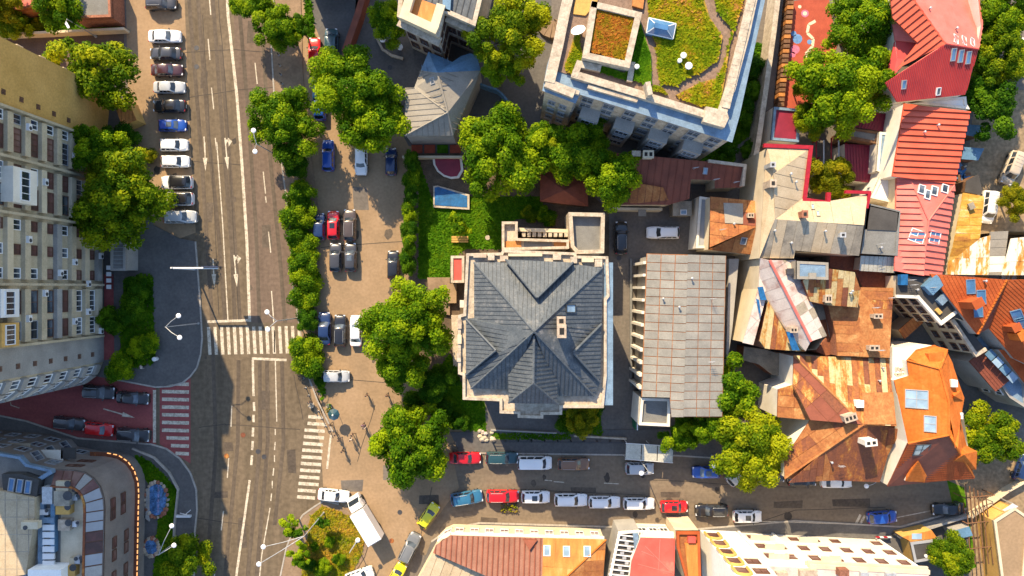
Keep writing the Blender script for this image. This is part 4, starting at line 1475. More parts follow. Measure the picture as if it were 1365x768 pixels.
# garden: pool, plunge basin, hedge bank, stone
pl_ = thing('pool', 'rectangular blue covered pool with pale rim on the lawn', 'pool', P(602, 263))
mb = MB()
q = [P(578, 249), P(584, 248), P(626, 260), P(626, 280), P(578, 277)]
mb.extrude(q, .03, .5)
part('rim', mb, 'stone', pl_)
mb = MB()
mb.extrude([P(580, 251), P(585, 250), P(623, 262), P(623, 277), P(580, 274)], .5, .56)
part('cover', mb, 'bluetarp', pl_)
rb = thing('basin', 'half round dark red paved basin with white rim under the trees', 'basin', P(598, 223))
mb = MB()
arc = [(577, 211), (578, 220), (583, 229), (592, 236), (602, 239), (612, 238), (618, 228), (616, 211)]
mb.extrude([P(*a) for a in arc], .03, .45)
part('rim', mb, 'offwhite', rb)
mb = MB()
mb.extrude([P(597 + (x - 597) * .84, 223 + (y - 223) * .84) for x, y in arc], .45, .5)
part('floor', mb, 'maroon', rb)
gw = thing('garden_wall', 'pale stone garden wall with red panels along the top of the lawn', 'wall', P(585, 207))
mb = MB()
wallstrip(mb, [(536, 209), (618, 209)], 0, 1.4, .3, 1.4)
part('coping', mb, 'cream', gw)
for i in range(4):
    mb = MB()
    a = P(556 + i * 17, 199)
    mb.box(a + Vector((0, 0, .1)), (1.55, 1.2, .2 + .01 * i))
    part('panel', mb, 'redsurf' if i != 2 else 'lawn', gw)
st = thing('stepping_stone', 'round pale stepping stone alone on the lawn', 'stone', P(650, 317))
mb = MB()
mb.lathe([(.36, .03), (.36, .12), (.3, .16), (.05, .17)], P(650, 317), 12)
part('slab', mb, 'stone', st)
ob = thing('bench', 'small mustard garden bench under the young star shaped tree', 'bench', P(613, 319))
mb = MB()
for k in range(3):
    mb.box(P(613, 316 + k * 3, .45) + Vector((0, 0, .0)), (2.4, .26, .05))
part('seat', mb, 'ochre', ob)
mb = MB()
for sx in (-1, 1):
    mb.box(P(613 + sx * 9, 319, .2), (.1, .7, .42))
part('leg', mb, 'wood', ob)
gz = House('garden_pavilion', 'brown tiled garden pavilion roof under the tree near the villa', 'pavilion', [(720, 268), (720, 230), (745, 222), (782, 240), (784, 275), (752, 272)], 3.0, 'wood',
           [[0, 1, (752, 254, 4.2)], [1, 2, 3, (752, 254, 4.2)], [3, 4, (752, 254, 4.2)], [4, 5, 0, (752, 254, 4.2)]], 'browntile', .2)
for f in gz.f:
    courses(f, .45, gz.root, 'browntile', .05, cols=.5)
# ---------------------------------------------------------------- grey sheet warehouse
wh = House('warehouse', 'long pale grey sheet roofed hall with rusty joints beside the slate villa', 'warehouse', [(862, 338), (968, 341), (963, 556), (895, 556), (893, 530), (855, 529)], 8.0, 'greywall',
           [[0, (917, 339.5, 8.7), 5, (893, 530), (895, 556), (911, 556)][:2] + [(911, 556), (895, 556), (893, 530), 5], [(917, 339.5, 8.7), 1, 2, (911, 556)]], 'rustline', 0.35)
for f in wh.f:
    sheets(f, 1.12, 1.72, wh.root, 'eternit', .1, .035)
A_, B_, n_ = wh.edge(5)
for i in range(11):
    c = A_.lerp(B_, (i + .5) / 11)
    mb = MB()
    mb.box((c.x - .35, c.y, 3.9), (.7, .35, 7.8))
    part('buttress', mb, 'offwhite', wh.root)
mb = MB()
c0 = A_.lerp(B_, .5)
mb.box((c0.x - .75, c0.y, .2), (.3, (B_ - A_).length, .5))
part('plinth', mb, 'greyflat', wh.root)
lo = House('lean_to', 'low grey flat roofed porch at the street end of the grey hall', 'porch', [(854, 530), (893, 531), (892, 568), (851, 566)], 6.0, 'offwhite', None, 'greyflat', 0, parapet=.4)
gd = thing('green_gate', 'dark green gate leaf beside the grey hall porch', 'gate', P(845, 552))
for i in range(4):
    mb = MB()
    mb.box(P(843.5, 537 + i * 9) + Vector((0, 0, 1.2)), (.12, .92, 2.4))
    part('board', mb, pm('gate_green%d' % i, (.01, .1 + .01 * i, .06), grain=0), gd)
mb = MB()
mb.box(P(845.5, 550.5) + Vector((0, 0, 2.45)), (.14, 4.0, .1))
part('top_rail', mb, 'wl', gd)
nw = thing('boundary_wall', 'narrow grey wall strip between the grey hall and the cream wall', 'wall', P(975, 400))
mb = MB()
mb.extrude([P(972, 345, 5), P(985, 345, 5), P(976, 440, 5), P(970, 480, 5), P(968, 480, 5)], 0, 5)
part('coping', mb, 'greywall', nw)
# bus stop like shelter on the pavement
bs = thing('bus_shelter', 'grey translucent roofed shelter on the pavement below the grey hall', 'shelter', P(866, 604))
fc = [P(834, 591, 2.6), P(898, 595, 2.6), P(897, 617, 2.5), P(833, 612, 2.5)]
for i in range(3):
    a, b = i / 3 + .01, (i + 1) / 3 - .01
    q = [fc[0].lerp(fc[1], a), fc[0].lerp(fc[1], b), fc[3].lerp(fc[2], b), fc[3].lerp(fc[2], a)]
    mb = MB()
    mb.prism(Face(q).p, [p + Vector((0, 0, .05)) for p in Face(q).p], 0, True, True)
    part('roof_panel', mb, 'polycarb', bs)
mb = MB()
mb.tube([fc[0], fc[1]], .06, 6)
mb.tube([fc[3], fc[2]], .06, 6)
part('roof_frame', mb, 'wl', bs)
for k in (0, 1):
    for t in (.03, .5, .97):
        mb = MB()
        p = (fc[0].lerp(fc[1], t) if k else fc[3].lerp(fc[2], t))
        mb.tube([Vector((p.x, p.y, .12)), p], .05, 6)
        part('post', mb, 'wl', bs)
mb = MB()
mb.box(P(866, 601, .45), (5.5, .4, .06))
part('bench_seat', mb, 'wood', bs)
fw = thing('street_fence', 'low pale railing with hedge between the villa garden and the street', 'fence', P(720, 580))
mb = MB()
wallstrip(mb, [(654, 573.5), (742, 577.5)], 0, .5, .18, .5)
part('plinth', mb, 'greywall', fw)
mb = MB()
wallstrip(mb, [(765, 581), (835, 585)], 0, .7, .25, .5)
part('plinth', mb, 'stone', fw)
for i in range(11):
    mb = MB()
    p = P(656 + i * 17.4, 587)
    mb.box(p + Vector((0, 0, .75)), (.16, .16, 1.2))
    part('post', mb, 'darkmetal', fw)
for i in range(3):
    mb = MB()
    wallstrip(mb, [(655, 587), (835, 589)], .45 + i * .4, .49 + i * .4, .05, .3)
    part('rail', mb, 'darkmetal', fw)
rp = thing('rock_pile', 'pinkish rock pile with a white stone at the corner of the villa garden', 'rocks', P(650, 577))
rng = random.Random(4)
for i in range(14):
    mb = MB()
    p = P(638 + rng.random() * 22, 574 + rng.random() * 12)
    mb.ball((p.x, p.y, .2), rng.uniform(.25, .55), 6, 0, (1, .8, .7))
    part('rock', mb, rng.choice(['pinktin', 'stone', 'cream']), rp)
# ---------------------------------------------------------------- brown houses behind the hall
bh = House('brown_house', 'low brown sheet roofed house in the shade of the roof garden building', 'house',
           [(822, 204), (992, 220), (988, 250), (953, 251), (953, 240), (921, 239), (919, 265), (892, 273), (822, 273)], 5.4, 'cream',
           [[(822, 204, 6.9), (992, 220, 6.9), (822, 273, 5.4), 1][:2] + [(988, 250), (953, 251), (953, 240), (921, 239), (919, 265), (892, 273), (822, 273, 5.4)]], 'browntile', .2)
seams(bh.f[0], .95, bh.root, 'browntile', .07, .07)
chimney(bh, bh.f[0], 862, 208, 1.3, .9, 1.1, 'cream', 0, 2)
chimney(bh, bh.f[0], 847, 206, 1.0, .6, .6, 'stone', 0, 0)
skylight(bh, bh.f[0], 940, 228, .6, .9, 'greyframe', 'paleglass')
mb = MB()
wallstrip(mb, [(946, 215), (993, 221), (990, 248)], 5, 7.15, .4, 7)
part('parapet', mb, 'stone', bh.root)
mb = MB()
f2 = Face([P(842, 243, 6.6), P(884, 250, 6.4), P(893, 271, 5.5), P(838, 271, 5.5)])
mb.prism([p - Vector((0, 0, .3)) for p in f2.p], f2.p, 0, True, True)
part('sunlit_roof_patch', mb, 'rustC', bh.root)  # orange colour paints the sunlit piece of the brown roof
seams(f2, 1.0, bh.root, 'rustB', .07, .05)
b8 = Custom('brown_house', 'square brown and orange sheet roofed house with one grey tin patch', 'house',
            [([(947, 262, 6.6), (1009, 268, 6.6), (1007, 303, 7.8), (946, 330)], 'rustB'), ([(1007, 303, 7.8), (1005, 340, 6.3), (944, 333, 6.3)], "rustC")],
            [(947, 262, 6.6), (1009, 268, 6.6), (1005, 340, 6.3), (944, 333, 6.3)], 'cream')
sheets(b8.f[0], 1.3, 2.1, b8.root, ['rustC', 'rustC', 'browntile'], .06, .03)
sheets(b8.f[1], 1.6, 1.6, b8.root, ['rustC'], .05, .03)
mb = MB()
q = [b8.f[0].hit(x, y) + b8.f[0].n * .1 for x, y in ((964, 271), (990, 272), (990, 299), (966, 298))]
mb.prism(q, [p + b8.f[0].n * .05 for p in q], 0, True, True)
part('tin_patch', mb, 'tinroof', b8.root)
skylight(b8, b8.f[1], 991, 321, .8, 1.0, 'greyframe', 'glass')
chimney(b8, b8.f[0], 998, 288, .7, .5, .8)
an = House('annex', 'small white glass roofed annex between the yard and the brown house', 'annex', [(932, 262), (946, 264), (942, 331), (927, 331)], 4.0, 'offwhite', None, 'greyframe', 0, parapet=.2)
ya = House('shed', 'tiny grey topped shed with a pale skylight in the yard corner', 'shed', [(897, 268), (922, 268), (922, 288), (897, 288)], 2.6, 'cementsheet', None, 'cementsheet', .1, parapet=0)
skylight(ya, ya.f[0], 911, 283, .9, .7, 'wl', 'paleglass')
cn = thing('canopy', 'small grey door canopy on the yard wall above the black car', 'canopy', P(856, 284))
mb = MB()
mb.box(P(856, 284, 2.5), (1.1, .9, .1))
part('roof_panel', mb, 'tinroof', cn)
mb = MB()
for s in (-1, 1):
    mb.tube([P(856 + s * 4, 287, 0), P(856 + s * 4, 287, 2.45)], .04, 5)
part('post', mb, 'metal', cn)
ywl = thing('boundary_wall', 'straight pale wall closing the yard above the parked cars', 'wall', P(850, 277))
mb = MB()
wallstrip(mb, [(812, 278), (883, 279)], 0, 2.4, .35, 2.4)
part('coping', mb, 'cream', ywl)
# ---------------------------------------------------------------- cream tin house with red trim
K1, K2 = (1031, 232, 11.4), (1033, 292, 11.4)
ch = Custom('house', 'cream sheet roofed house edged with a bright red gutter', 'house',
            [([(1022, 196, 10), (1079, 198, 10), K1], 'creamtin'),
             ([(1079, 198, 10), (1070, 265, 10), K2, (1031, 232)], 'creamtin'),
             ([(1022, 196, 10), K1, K2, (1012, 345, 10)], 'creamtin'),
             ([(1070, 265, 10), (1103, 269), (1157, 259, 10), (1151, 301, 11.4), K2], 'creamtin'),
             ([K2, (1151, 301, 11.4), (1145, 341, 10), (1060, 334), (1058, 345), (1012, 345)], 'cementsheet')],
            [(1022, 196, 10), (1079, 198, 10), (1070, 265, 10), (1103, 269, 10), (1157, 259, 10), (1151, 301, 11.4), (1145, 341, 10), (1060, 336, 10), (1058, 345, 10), (1012, 345, 10)], 'cream')
sheets(ch.f[1], 1.5, 5.5, ch.root, 'creamtin', .08, .03)
sheets(ch.f[4], 1.25, 5, ch.root, ['cementsheet', 'cementsheet', 'creamtin'], .06, .03)
for k in (0, 3):
    sheets(ch.f[k], 2.6, 6, ch.root, 'creamtin', .04, .02)
mb = MB()
wallstrip(mb, [(1020, 194.5), (1080, 197), (1071.5, 266.5), (1104, 271)], 9.8, 10.3, .5, 10)
wallstrip(mb, [(1103, 270), (1104, 257)], 9.8, 10.32, .5, 10)
wallstrip(mb, [(1128, 256), (1158, 257), (1154, 278)], 9.8, 10.3, .4, 10)
part('gutter', mb, 'redpaint', ch.root)
chimney(ch, ch.f[2], 1025, 222, .55, .55, 1.3, 'metal', 0, 1)
chimney(ch, ch.f[2], 1024, 247, .7, .9, 1.6, 'chimney', 0, 1)
chimney(ch, ch.f[3], 1067, 287, .6, .8, 1.3, 'brick', 0, 1)
chimney(ch, ch.f[4], 1119, 314, .6, .5, .9, 'metal', 0, 1)
for x, y in ((1090, 285), (1083, 276)):
    skylight(ch, ch.f[3], x, y, .5, .8, 'creamtin', 'paleglass')
# dark flat roofs beside it
dk = House('flat_roofed_house', 'dark grey flat felt roofed house between the cream and faded red roofs', 'house', [(1156, 271), (1200, 281), (1196, 341), (1147, 338), (1152, 305)], 9.3, 'cream', None, 'greyflat', .1, parapet=.12, pmat='greyflat')
mb = MB()
mb.extrude([P(x, y, 9.3) for x, y in ((1156, 273), (1198, 283), (1195, 308), (1152, 306))], 9.3, 9.42)
part('felt_sheet', mb, 'darkflat', dk.root)
pcr = thing('lean_to', 'ribbed translucent lean to roof below the dark flat roof', 'lean-to', P(1170, 350, 8).xyz)
pcr.location.z = 0
ORG[pcr.name] = Vector(pcr.location)
fc = Face([P(1147, 341, 8.6), P(1195, 343, 8.6), P(1193, 364, 8.0), P(1145, 361, 8.0)])
for k in range(8):
    a, b = k / 8 + .005, (k + 1) / 8 - .005
    q = [P(1147, 341, 8.6).lerp(P(1195, 343, 8.6), t) for t in (a, b)] + [P(1145, 361, 8.0).lerp(P(1193, 364, 8.0), t) for t in (b, a)]
    mb = MB()
    q = Face(q).p
    mb.prism(q, [p + Vector((0, 0, .06)) for p in q], 0, True, True)
    part('roof_panel', mb, 'polycarb', pcr)
mb = MB()
mb.extrude([P(1148, 343, 7.9), P(1193, 345, 7.9), P(1191, 362, 7.9), P(1146, 359, 7.9)], 0, 7.7)
part('wall', mb, 'cream', pcr)
ct = House('courtyard_roof', 'sunken brown yard roof between the rusty roofs and the translucent lean to', 'lean-to', [(1106, 341), (1144, 342), (1190, 364), (1190, 383), (1150, 383), (1140, 362), (1106, 357)], 6.2, 'cementsheet', None, 'rustB', 0, parapet=0)
# ---------------------------------------------------------------- rusty roofed group
pk = Custom('rusty_house', 'pale pink tin roofed wing running diagonally among the rusty roofs', 'house',
            [([(1026, 347, 10.7), (1081, 455, 10.7), (1102, 448, 9.4), (1083, 407), (1061, 347)], 'pinktin'),
             ([(1026, 347, 10.7), (1081, 455, 10.7), (1074, 468, 9.6), (1046, 437), (1013, 385), (1013, 344)], 'pinktin')],
            [(1013, 344, 9), (1061, 347, 9.3), (1083, 407, 9.3), (1102, 448, 9.3), (1089, 467, 9.3), (1074, 468, 9.3), (1046, 437, 9), (1013, 385, 8.6)], 'cream')
sheets(pk.f[0].along((1026, 347), (1081, 455)).rot(90), 1.35, 1.9, pk.root, ['pinktin', 'pinktin', 'cementsheet'], .06, .03)
sheets(pk.f[1].along((1026, 347), (1081, 455)).rot(90), 1.5, 2.4, pk.root, ['pinktin'], .05, .03)
pk.ridge((1026, 347, 10.75), (1081, 455, 10.75), 'pinkred', .4)
chimney(pk, pk.f[0], 1050, 362, .7, .6, .8, 'darkmetal', 0, 0)
chimney(pk, pk.f[1], 1053, 439, .8, .6, 1.2, 'chimney', 0, 2)
wl = Custom('cream_wall_house', 'narrow house edge with tall cream party wall facing the grey hall', 'house',
            [([(1013, 345, 8.8), (1022, 347, 8.8), (1020, 400, 8.6), (1004, 460, 8.4), (990, 457, 8.4), (1011, 385, 8.6)], 'pinktin')],
            [(1013, 345, 8.8), (1022, 347, 8.8), (1020, 400, 8.6), (1004, 460, 8.4), (990, 457, 8.4), (1011, 385, 8.6)], 'cream')
sheets(wl.f[0], 1.6, 1.6, wl.root, 'pinktin', .05, .03)
gs = Custom('rusty_house', 'rust and straw striped tin roof left below the pale pink wing', 'house',
            [([(1024, 402, 8.6), (1046, 437, 8.4), (1074, 469, 8.0), (1020, 465), (1013, 455)], 'rustA')],
            [(1024, 402, 8.4), (1046, 437, 8.2), (1074, 469, 7.8), (1020, 465, 7.8), (1013, 455, 7.8)], 'brick')
sheets(gs.f[0].along((1040, 410), (1034, 460)), .75, 5, gs.root, ['rustA', 'rustB', 'rustA'], .05, .04)
bt = thing('tarpaulin', 'folded blue sheet laid along the pale pink roof edge', 'tarpaulin', P(1060, 455, 9))
for q in ([(1010, 383), (1017, 382), (1022, 400), (1014, 400)], [(1048, 442), (1056, 443), (1066, 467), (1056, 467)], [(1008, 398), (1012, 400), (1014, 416), (1012, 418)]):
    mb = MB()
    z = 9.9 if q[0][0] > 1040 else 9.3
    mb.extrude([P(x, y, z) for x, y in q], z - .08, z)
    part('sheet', mb, 'bluetarp', bt)
bx = House('roof_box', 'grey metal clad roof box with a small hatch among the rusty roofs', 'roof box', [(1062, 348), (1104, 350), (1104, 373), (1062, 372)], 11.2, 'tinroof', None, 'bluetrim', 0, parapet=.08, pmat='tinroof')
boxpart('hatch', bx.root, 1082, 368, 11.2, (.9, .8, .35), 'tinroof')
gd2 = Custom('rusty_house', 'straw coloured tin roof with brown rust strips, highest of the rusty group', 'house',
             [([(1070, 374, 10.4), (1104, 358, 10.9), (1139, 363, 10.9), (1146, 384), (1143, 410), (1103, 407), (1080, 402)], 'rustA')],
             [(1070, 374, 10.2), (1104, 358, 10.7), (1139, 363, 10.7), (1146, 384, 10.4), (1143, 410, 10.1), (1103, 407, 10.1), (1080, 402, 10.1)], 'brick')
sheets(gd2.f[0].along((1120, 362), (1116, 407)), .75, 5.0, gd2.root, ['rustA', 'rustA', 'rustB', 'rustA', 'rustC'], .05, .035, stagger=True)
chimney(gd2, gd2.f[0], 1100, 398, .7, .9, .9, 'chimney', 0, 2)
bo = Custom('rusty_house', 'broad orange brown tin roof under the straw coloured one', 'house',
            [([(1104, 407, 8.3), (1146, 383, 8.3), (1190, 384, 8.3), (1186, 477, 9.0), (1116, 475), (1114, 446)], 'rustC')],
            [(1104, 407, 8.2), (1146, 383, 8.2), (1190, 384, 8.2), (1186, 477, 8.8), (1116, 475, 8.8), (1114, 446, 8.4)], 'brick')
sheets(bo.f[0].along((1150, 390), (1148, 470)), 3.4, 1.25, bo.root, ['rustC', 'rustC', 'rustC', 'rustB'], .04, .03, stagger=True)
chimney(bo, bo.f[0], 1164, 421, 1.0, .5, 1.2, 'chimney', 0, 2)
chimney(bo, bo.f[0], 1160, 463, 1.2, .6, 1.0, 'chimney', 0, 2)
low = House('yard_shed', 'dark rusty lower roof patched with grey tin in the shade of the rusty group', 'shed', [(1080, 405), (1104, 408), (1114, 446), (1117, 472), (1100, 474), (1088, 468), (1102, 450)], 6.5, 'brick', None, 'rustB', 0, parapet=0)
sheets(low.f[0].along((1090, 410), (1100, 470)), 1.1, 2.2, low.root, ['rustB', 'cementsheet', 'rustB'], .05, .04)
yd = House('yard_roof', 'small slanted rusty gutter roof in the dark gap beside the cream wall', 'lean-to', [(992, 462), (1020, 466), (1040, 472), (1058, 472), (1056, 500), (1030, 500), (1012, 486), (990, 480)], 3.0, 'brick', None, 'cementsheet', 0, parapet=0)
# ---------------------------------------------------------------- rusty hipped house on the street corner
AP = (1151, 566, 11.2)
rh = Custom('rusty_house', 'large hipped house with rust striped straw and brown tin roof at the street corner', 'house',
            [([(1058, 474, 8), (1184, 478, 8), (1195, 568), AP], 'rustA'),
             ([(1195, 568, 8.1), (1173, 643, 8), (1046, 638, 8), AP], 'rustB'),
             ([(1046, 638, 8), (1046, 611), (1080, 560, 9.0), AP], 'rustB'),
             ([(1057, 513, 9.0), (1058, 474, 8), AP, (1080, 560)], 'rustB'),
             ([(1080, 560, 8.6), (1036, 556, 7.4), (1037, 519, 7.4), (1057, 513)], 'rustB')],
            [(1058, 474, 8), (1184, 478, 8), (1195, 568, 8), (1173, 643, 8), (1046, 638, 8), (1046, 611, 8), (1080, 560, 8), (1036, 556, 7.3), (1037, 519, 7.3), (1057, 513, 8)], 'offwhite')
sheets(rh.f[0].along((1120, 480), (1124, 550)), .78, 7.5, rh.root, ['rustA', 'rustC', 'rustA', 'rustA', 'rustB'], .05, .035, stagger=True, lim=90)
sheets(rh.f[1].along((1120, 570), (1112, 640)), .95, 3.2, rh.root, ['rustB', 'rustB', 'rustB', 'rustC'], .05, .035, stagger=True, lim=170)
sheets(rh.f[2].along((1060, 620), (1120, 580)).rot(90), 3.0, 1.3, rh.root, ['rustB', 'rustC'], .05, .03, lim=210)
sheets(rh.f[3].along((1064, 490), (1130, 560)), 1.5, 3.0, rh.root, ['browntile', 'rustB'], .05, .03, lim=250)
sheets(rh.f[4], 1.4, 2.2, rh.root, ['rustB', 'rustC'], .05, .03, lim=285)
mb = MB()
f = rh.f[0]
q = [f.hit(x, y) + f.n * .09 for x, y in ((1148, 524), (1190, 523), (1194, 566), (1152, 566))]
mb.prism(q, [p + f.n * .04 for p in q])
part('tin_patch', mb, 'rustC', rh.root)
for a, b in (((1058, 474, 8.1), AP), ((1046, 638, 8.1), AP), ((1195, 568, 8.2), AP), ((1057, 513, 9.0), (1080, 560, 8.7))):
    rh.ridge(a, b, 'rustC', .3)
chimney(rh, rh.f[3], 1128, 555, 1.5, .8, 1.1, 'chimney', .3, 3)
chimney(rh, rh.f[1], 1146, 584, 1.4, .7, 2.8, 'offwhite', .1, 2)
chimney(rh, rh.f[0], 1142, 537, .8, .8, .8, 'white', 0, 0)
for i in (2, 3, 4):
    rh.win(i, [2.2, 5.5], lin(5), 1.1, 1.7, fr='brownframe', style='cross')
# ---------------------------------------------------------------- orange tiled house
ot = Custom('orange_house', 'steep orange tiled house with white party wall and pyramid dormers', 'house',
            [([(1192, 507, 9.6), (1212, 501), (1265, 537, 12.8), (1265, 580, 12.8), (1210, 591)], 'orangetile'),
             ([(1209, 480, 10.2), (1222, 466, 10.2), (1246, 460, 10.2), (1262, 468), (1253, 492, 12.4)], 'orangetile'),
             ([(1209, 480, 10.2), (1253, 492, 12.4), (1265, 537, 12.8), (1212, 501)], 'orangetile'),
             ([(1253, 492, 12.4), (1262, 468, 10.3), (1270, 484, 10), (1282, 531, 9.4), (1277, 598), (1265, 580, 12.8), (1265, 537, 12.8)], 'orangetile'),
             ([(1210, 591, 11.6), (1265, 580, 12.8), (1298, 636, 7.6), (1183, 649, 7.6)], 'browntile'),  # south slope: its shade is put into a darker tile colour
             ([(1265, 580, 12.8), (1277, 598), (1282, 531, 9.4), (1298, 636, 7.6)][:1] + [(1280, 560, 9.4), (1298, 636, 7.6)], 'orangetile')],
            [(1192, 507, 9.5), (1212, 501, 9.8), (1209, 480, 10), (1222, 466, 10.1), (1246, 460, 10.1), (1262, 468, 10.1), (1270, 484, 9.8), (1282, 531, 9.2), (1298, 636, 7.5), (1183, 649, 7.5), (1210, 591, 11.3)], 'offwhite')
for k in range(6):
    courses(ot.f[k], .42, ot.root, 'orangetile' if k != 4 else 'claytile', .05, cols=.34 if k in (4,) else 0)  # darker clay on the south slope paints its shade
for a, b in (((1265, 537, 12.85), (1265, 580, 12.85)), ((1265, 580, 12.85), (1298, 636, 7.7)), ((1265, 580, 12.85), (1210, 591, 11.6)), ((1253, 492, 12.45), (1265, 537, 12.85)), ((1209, 480, 10.3), (1253, 492, 12.45)), ((1253, 492, 12.45), (1262, 468, 10.4))):
    ot.ridge(a, b, 'orangetile', .28)
for x, y, w, l, p, d in ((1222, 532, 2.4, 2.6, 'paleglass', 3), (1240, 565, 2.1, 1.4, 'paleglass', 2)):
    skylight(ot, ot.f[0], x, y, w, l, 'greyframe', p, div=d)
skylight(ot, ot.f[4], 1228, 599, 1.9, 2.0, 'darkmetal', 'polycarb', div=3)
boxpart('roof_hatch', ot.root, 1244, 477, 10.6, (2.0, 1.5, .8), 'orangetile', rz=.15)
def pyramid(h, base, apex, m, z0):
    b = [P(*q) for q in base]
    mb = MB()
    bt = [Vector((p.x, p.y, z0)) for p in b]
    mb.prism(bt, b, 0, False)
    part('dormer_wall', mb, 'offwhite', h.root)
    a = P(*apex)
    for i in range(len(b)):
        f = Face([b[i], b[(i + 1) % len(b)], a])
        mb = MB()
        mb.prism([p - Vector((0, 0, .06)) for p in f.p], [p + Vector((0, 0, .02)) for p in f.p], 0, True, True)
        o = part('dormer_roof', mb, m, h.root)
        courses(f, .4, o, m, .05)
pyramid(ot, [(1207, 641, 8.6), (1209, 630, 8.8), (1228, 628, 8.8), (1235, 634, 8.6), (1232, 643, 8.4)], (1224, 614, 10.8), 'orangetile', 7)
pyramid(ot, [(1254, 624, 8.4), (1262, 604, 8.8), (1280, 590, 8.8), (1302, 602, 8.4), (1301, 626, 8.2)], (1285, 606, 11.0), 'orangetile', 5)
pyramid(ot, [(1266, 535, 10.6), (1266, 522, 10.6), (1281, 521, 10.4), (1283, 534, 10.2)], (1272, 528, 12.3), 'orangetile', 8)
boxpart('dormer_window', ot.root, 1266, 510, 10.8, (.8, .9, 1.0), 'wl')
boxpart('dormer_window', ot.root, 1275, 553, 10.4, (.7, .8, .8), 'wl')
for i in (7, 8):
    ot.win(i, [2, 4.8], lin(4), 1.0, 1.5)
pa = House('white_terrace', 'small white walled terrace with pale debris beside the orange house', 'terrace', [(1190, 463), (1216, 466), (1208, 480), (1209, 500), (1190, 505)], 8.6, 'offwhite', None, 'white', 0, parapet=0)
for i in range(8):
    boxpart('tile', pa.root, 1194 + (i % 4) * 4, 492 + (i // 4) * 7, 8.62, (.35, .5, .1), 'stone', rz=i)
# ---------------------------------------------------------------- red metal tile houses
rd = Custom('red_house', 'long red metal tiled roof with close horizontal ridges', 'house',
            [([(1205, 138, 9.5), (1293, 149, 8.4), (1272, 246, 8.4), (1189, 235, 9.5)], 'redtile')],
            [(1205, 138, 9.4), (1293, 149, 8.3), (1272, 246, 8.3), (1189, 235, 9.4)], 'offwhite')
rf = rd.f[0].along((1215, 145), (1212, 235))
courses(rf, .82, rd.root, 'redtile', .22)
rp_ = Custom('red_house', 'faded red sheet roofed house with pink gable and six windows', 'house',
             [([(1194, 236, 8.2), (1212, 236, 8.6), (1238, 294, 9.8), (1229, 368, 9.2), (1193, 361)], 'pinkred'),
              ([(1272, 247, 8.4), (1256, 366, 8.2), (1229, 368, 9.2), (1238, 294, 9.8)], 'pinkred'),
              ([(1212, 236, 8.6), (1272, 247, 8.4), (1238, 294, 9.8)], 'pinkred')],
             [(1194, 236, 8.1), (1272, 247, 8.1), (1256, 366, 8.1), (1193, 361, 8.1)], 'cream')
courses(rp_.f[0].along((1205, 250), (1203, 350)), .82, rp_.root, 'pinkred', .2)
courses(rp_.f[1].along((1262, 270), (1250, 360)), .82, rp_.root, 'pinkred', .2)
rp_.ridge((1238, 294, 9.85), (1229, 368, 9.25), 'pinkred', .25)
rp_.ridge((1212, 236, 8.65), (1238, 294, 9.85), 'pinkred', .2)
rp_.ridge((1272, 247, 8.45), (1238, 294, 9.85), 'pinkred', .2)
for x, y, w, l in ((1228, 253, .9, 1.3), (1236, 260, .8, 1.3), (1245, 255, .9, 1.3), (1259, 252, .9, 1.2)):
    skylight(rp_, rp_.f[2], x, y, w, l, 'wl', 'glass')
for k, x in ((0, 1222), (1, 1245)):
    skylight(rp_, rp_.f[k], x, 315 + k * 2, 1.7, 1.9, 'wl', 'blueglass', div=3)
T1, T2 = (1209, -12, 12.2), (1260, 59, 12.2)
tp_ = Custom('red_house', 'big crimson roofed house with roof windows at the top right', 'house',
             [([T1, T2, (1304, 66, 9.4), (1309, 34), (1296, -60)], 'pinkred'),
              ([T1, T2, (1197, 91, 9.4), (1223, 57), (1190, 24), (1180, -60)], 'redtile'),
              ([(1188, 20, 9.3), (1223, 57, 9.9), (1193, 54, 8.9)], 'pinkred'),
              ([(1193, 54, 8.8), (1223, 57, 9.7), (1199, 93, 9.2), (1180, 110, 8.4)], 'crimson'),  # crimson carries the shade on this small slope
              ([T2, (1304, 66, 9.4), (1287, 126, 8.0), (1196, 136), (1180, 110)], 'crimson')],
             [(1190, -60, 9.3), (1300, -60, 9.3), (1309, 34, 9.2), (1304, 66, 9.2), (1287, 126, 7.8), (1196, 136, 7.8), (1182, 110, 8.2), (1197, 90, 9.0), (1190, 24, 9.0)], 'offwhite')
courses(tp_.f[0].along((1255, 20), (1300, 24)), .72, tp_.root, 'pinkred', .2)
courses(tp_.f[1].along((1230, 20), (1205, 40)).rot(90), .8, tp_.root, 'redtile', .2)
seams(tp_.f[4].along((1250, 75), (1240, 125)), .34, tp_.root, 'crimson', .12, .06)
for i in range(3):
    skylight(tp_, tp_.f[0].along((1280, 40), (1281, 60)), 1273 + i * 11, 53 + i * 2, .8, 1.4, 'wl', 'paleglass')
    skylight(tp_, tp_.f[4].along((1250, 75), (1243, 125)), 1270 + i * 10, 73 + i * 2, .9, 1.6, 'greyframe', 'blueglass')
skylight(tp_, tp_.f[4].along((1250, 75), (1243, 125)), 1204, 113, .8, 1.1, 'greyframe', 'blueglass')
skylight(tp_, tp_.f[4].along((1250, 75), (1243, 125)), 1250, 122, .8, 1.0, 'wl', 'glass')
tp_.ridge(T2, (1182, 110, 8.6), 'pinkred', .25)
tp_.ridge(T2, (1304, 66, 9.5), 'crimson', .25)
tp_.ridge(T1, T2, 'redtile', .25)
wb = House('white_house', 'white rendered strip of wall with small openings beside the red roof', 'house', [(1167, 138), (1287, 129), (1288, 139), (1292, 146), (1206, 137), (1190, 235), (1196, 262), (1186, 270), (1160, 264), (1185, 210), (1200, 150), (1166, 146)], 6.2, 'offwhite', None, 'white', 0, parapet=.15)
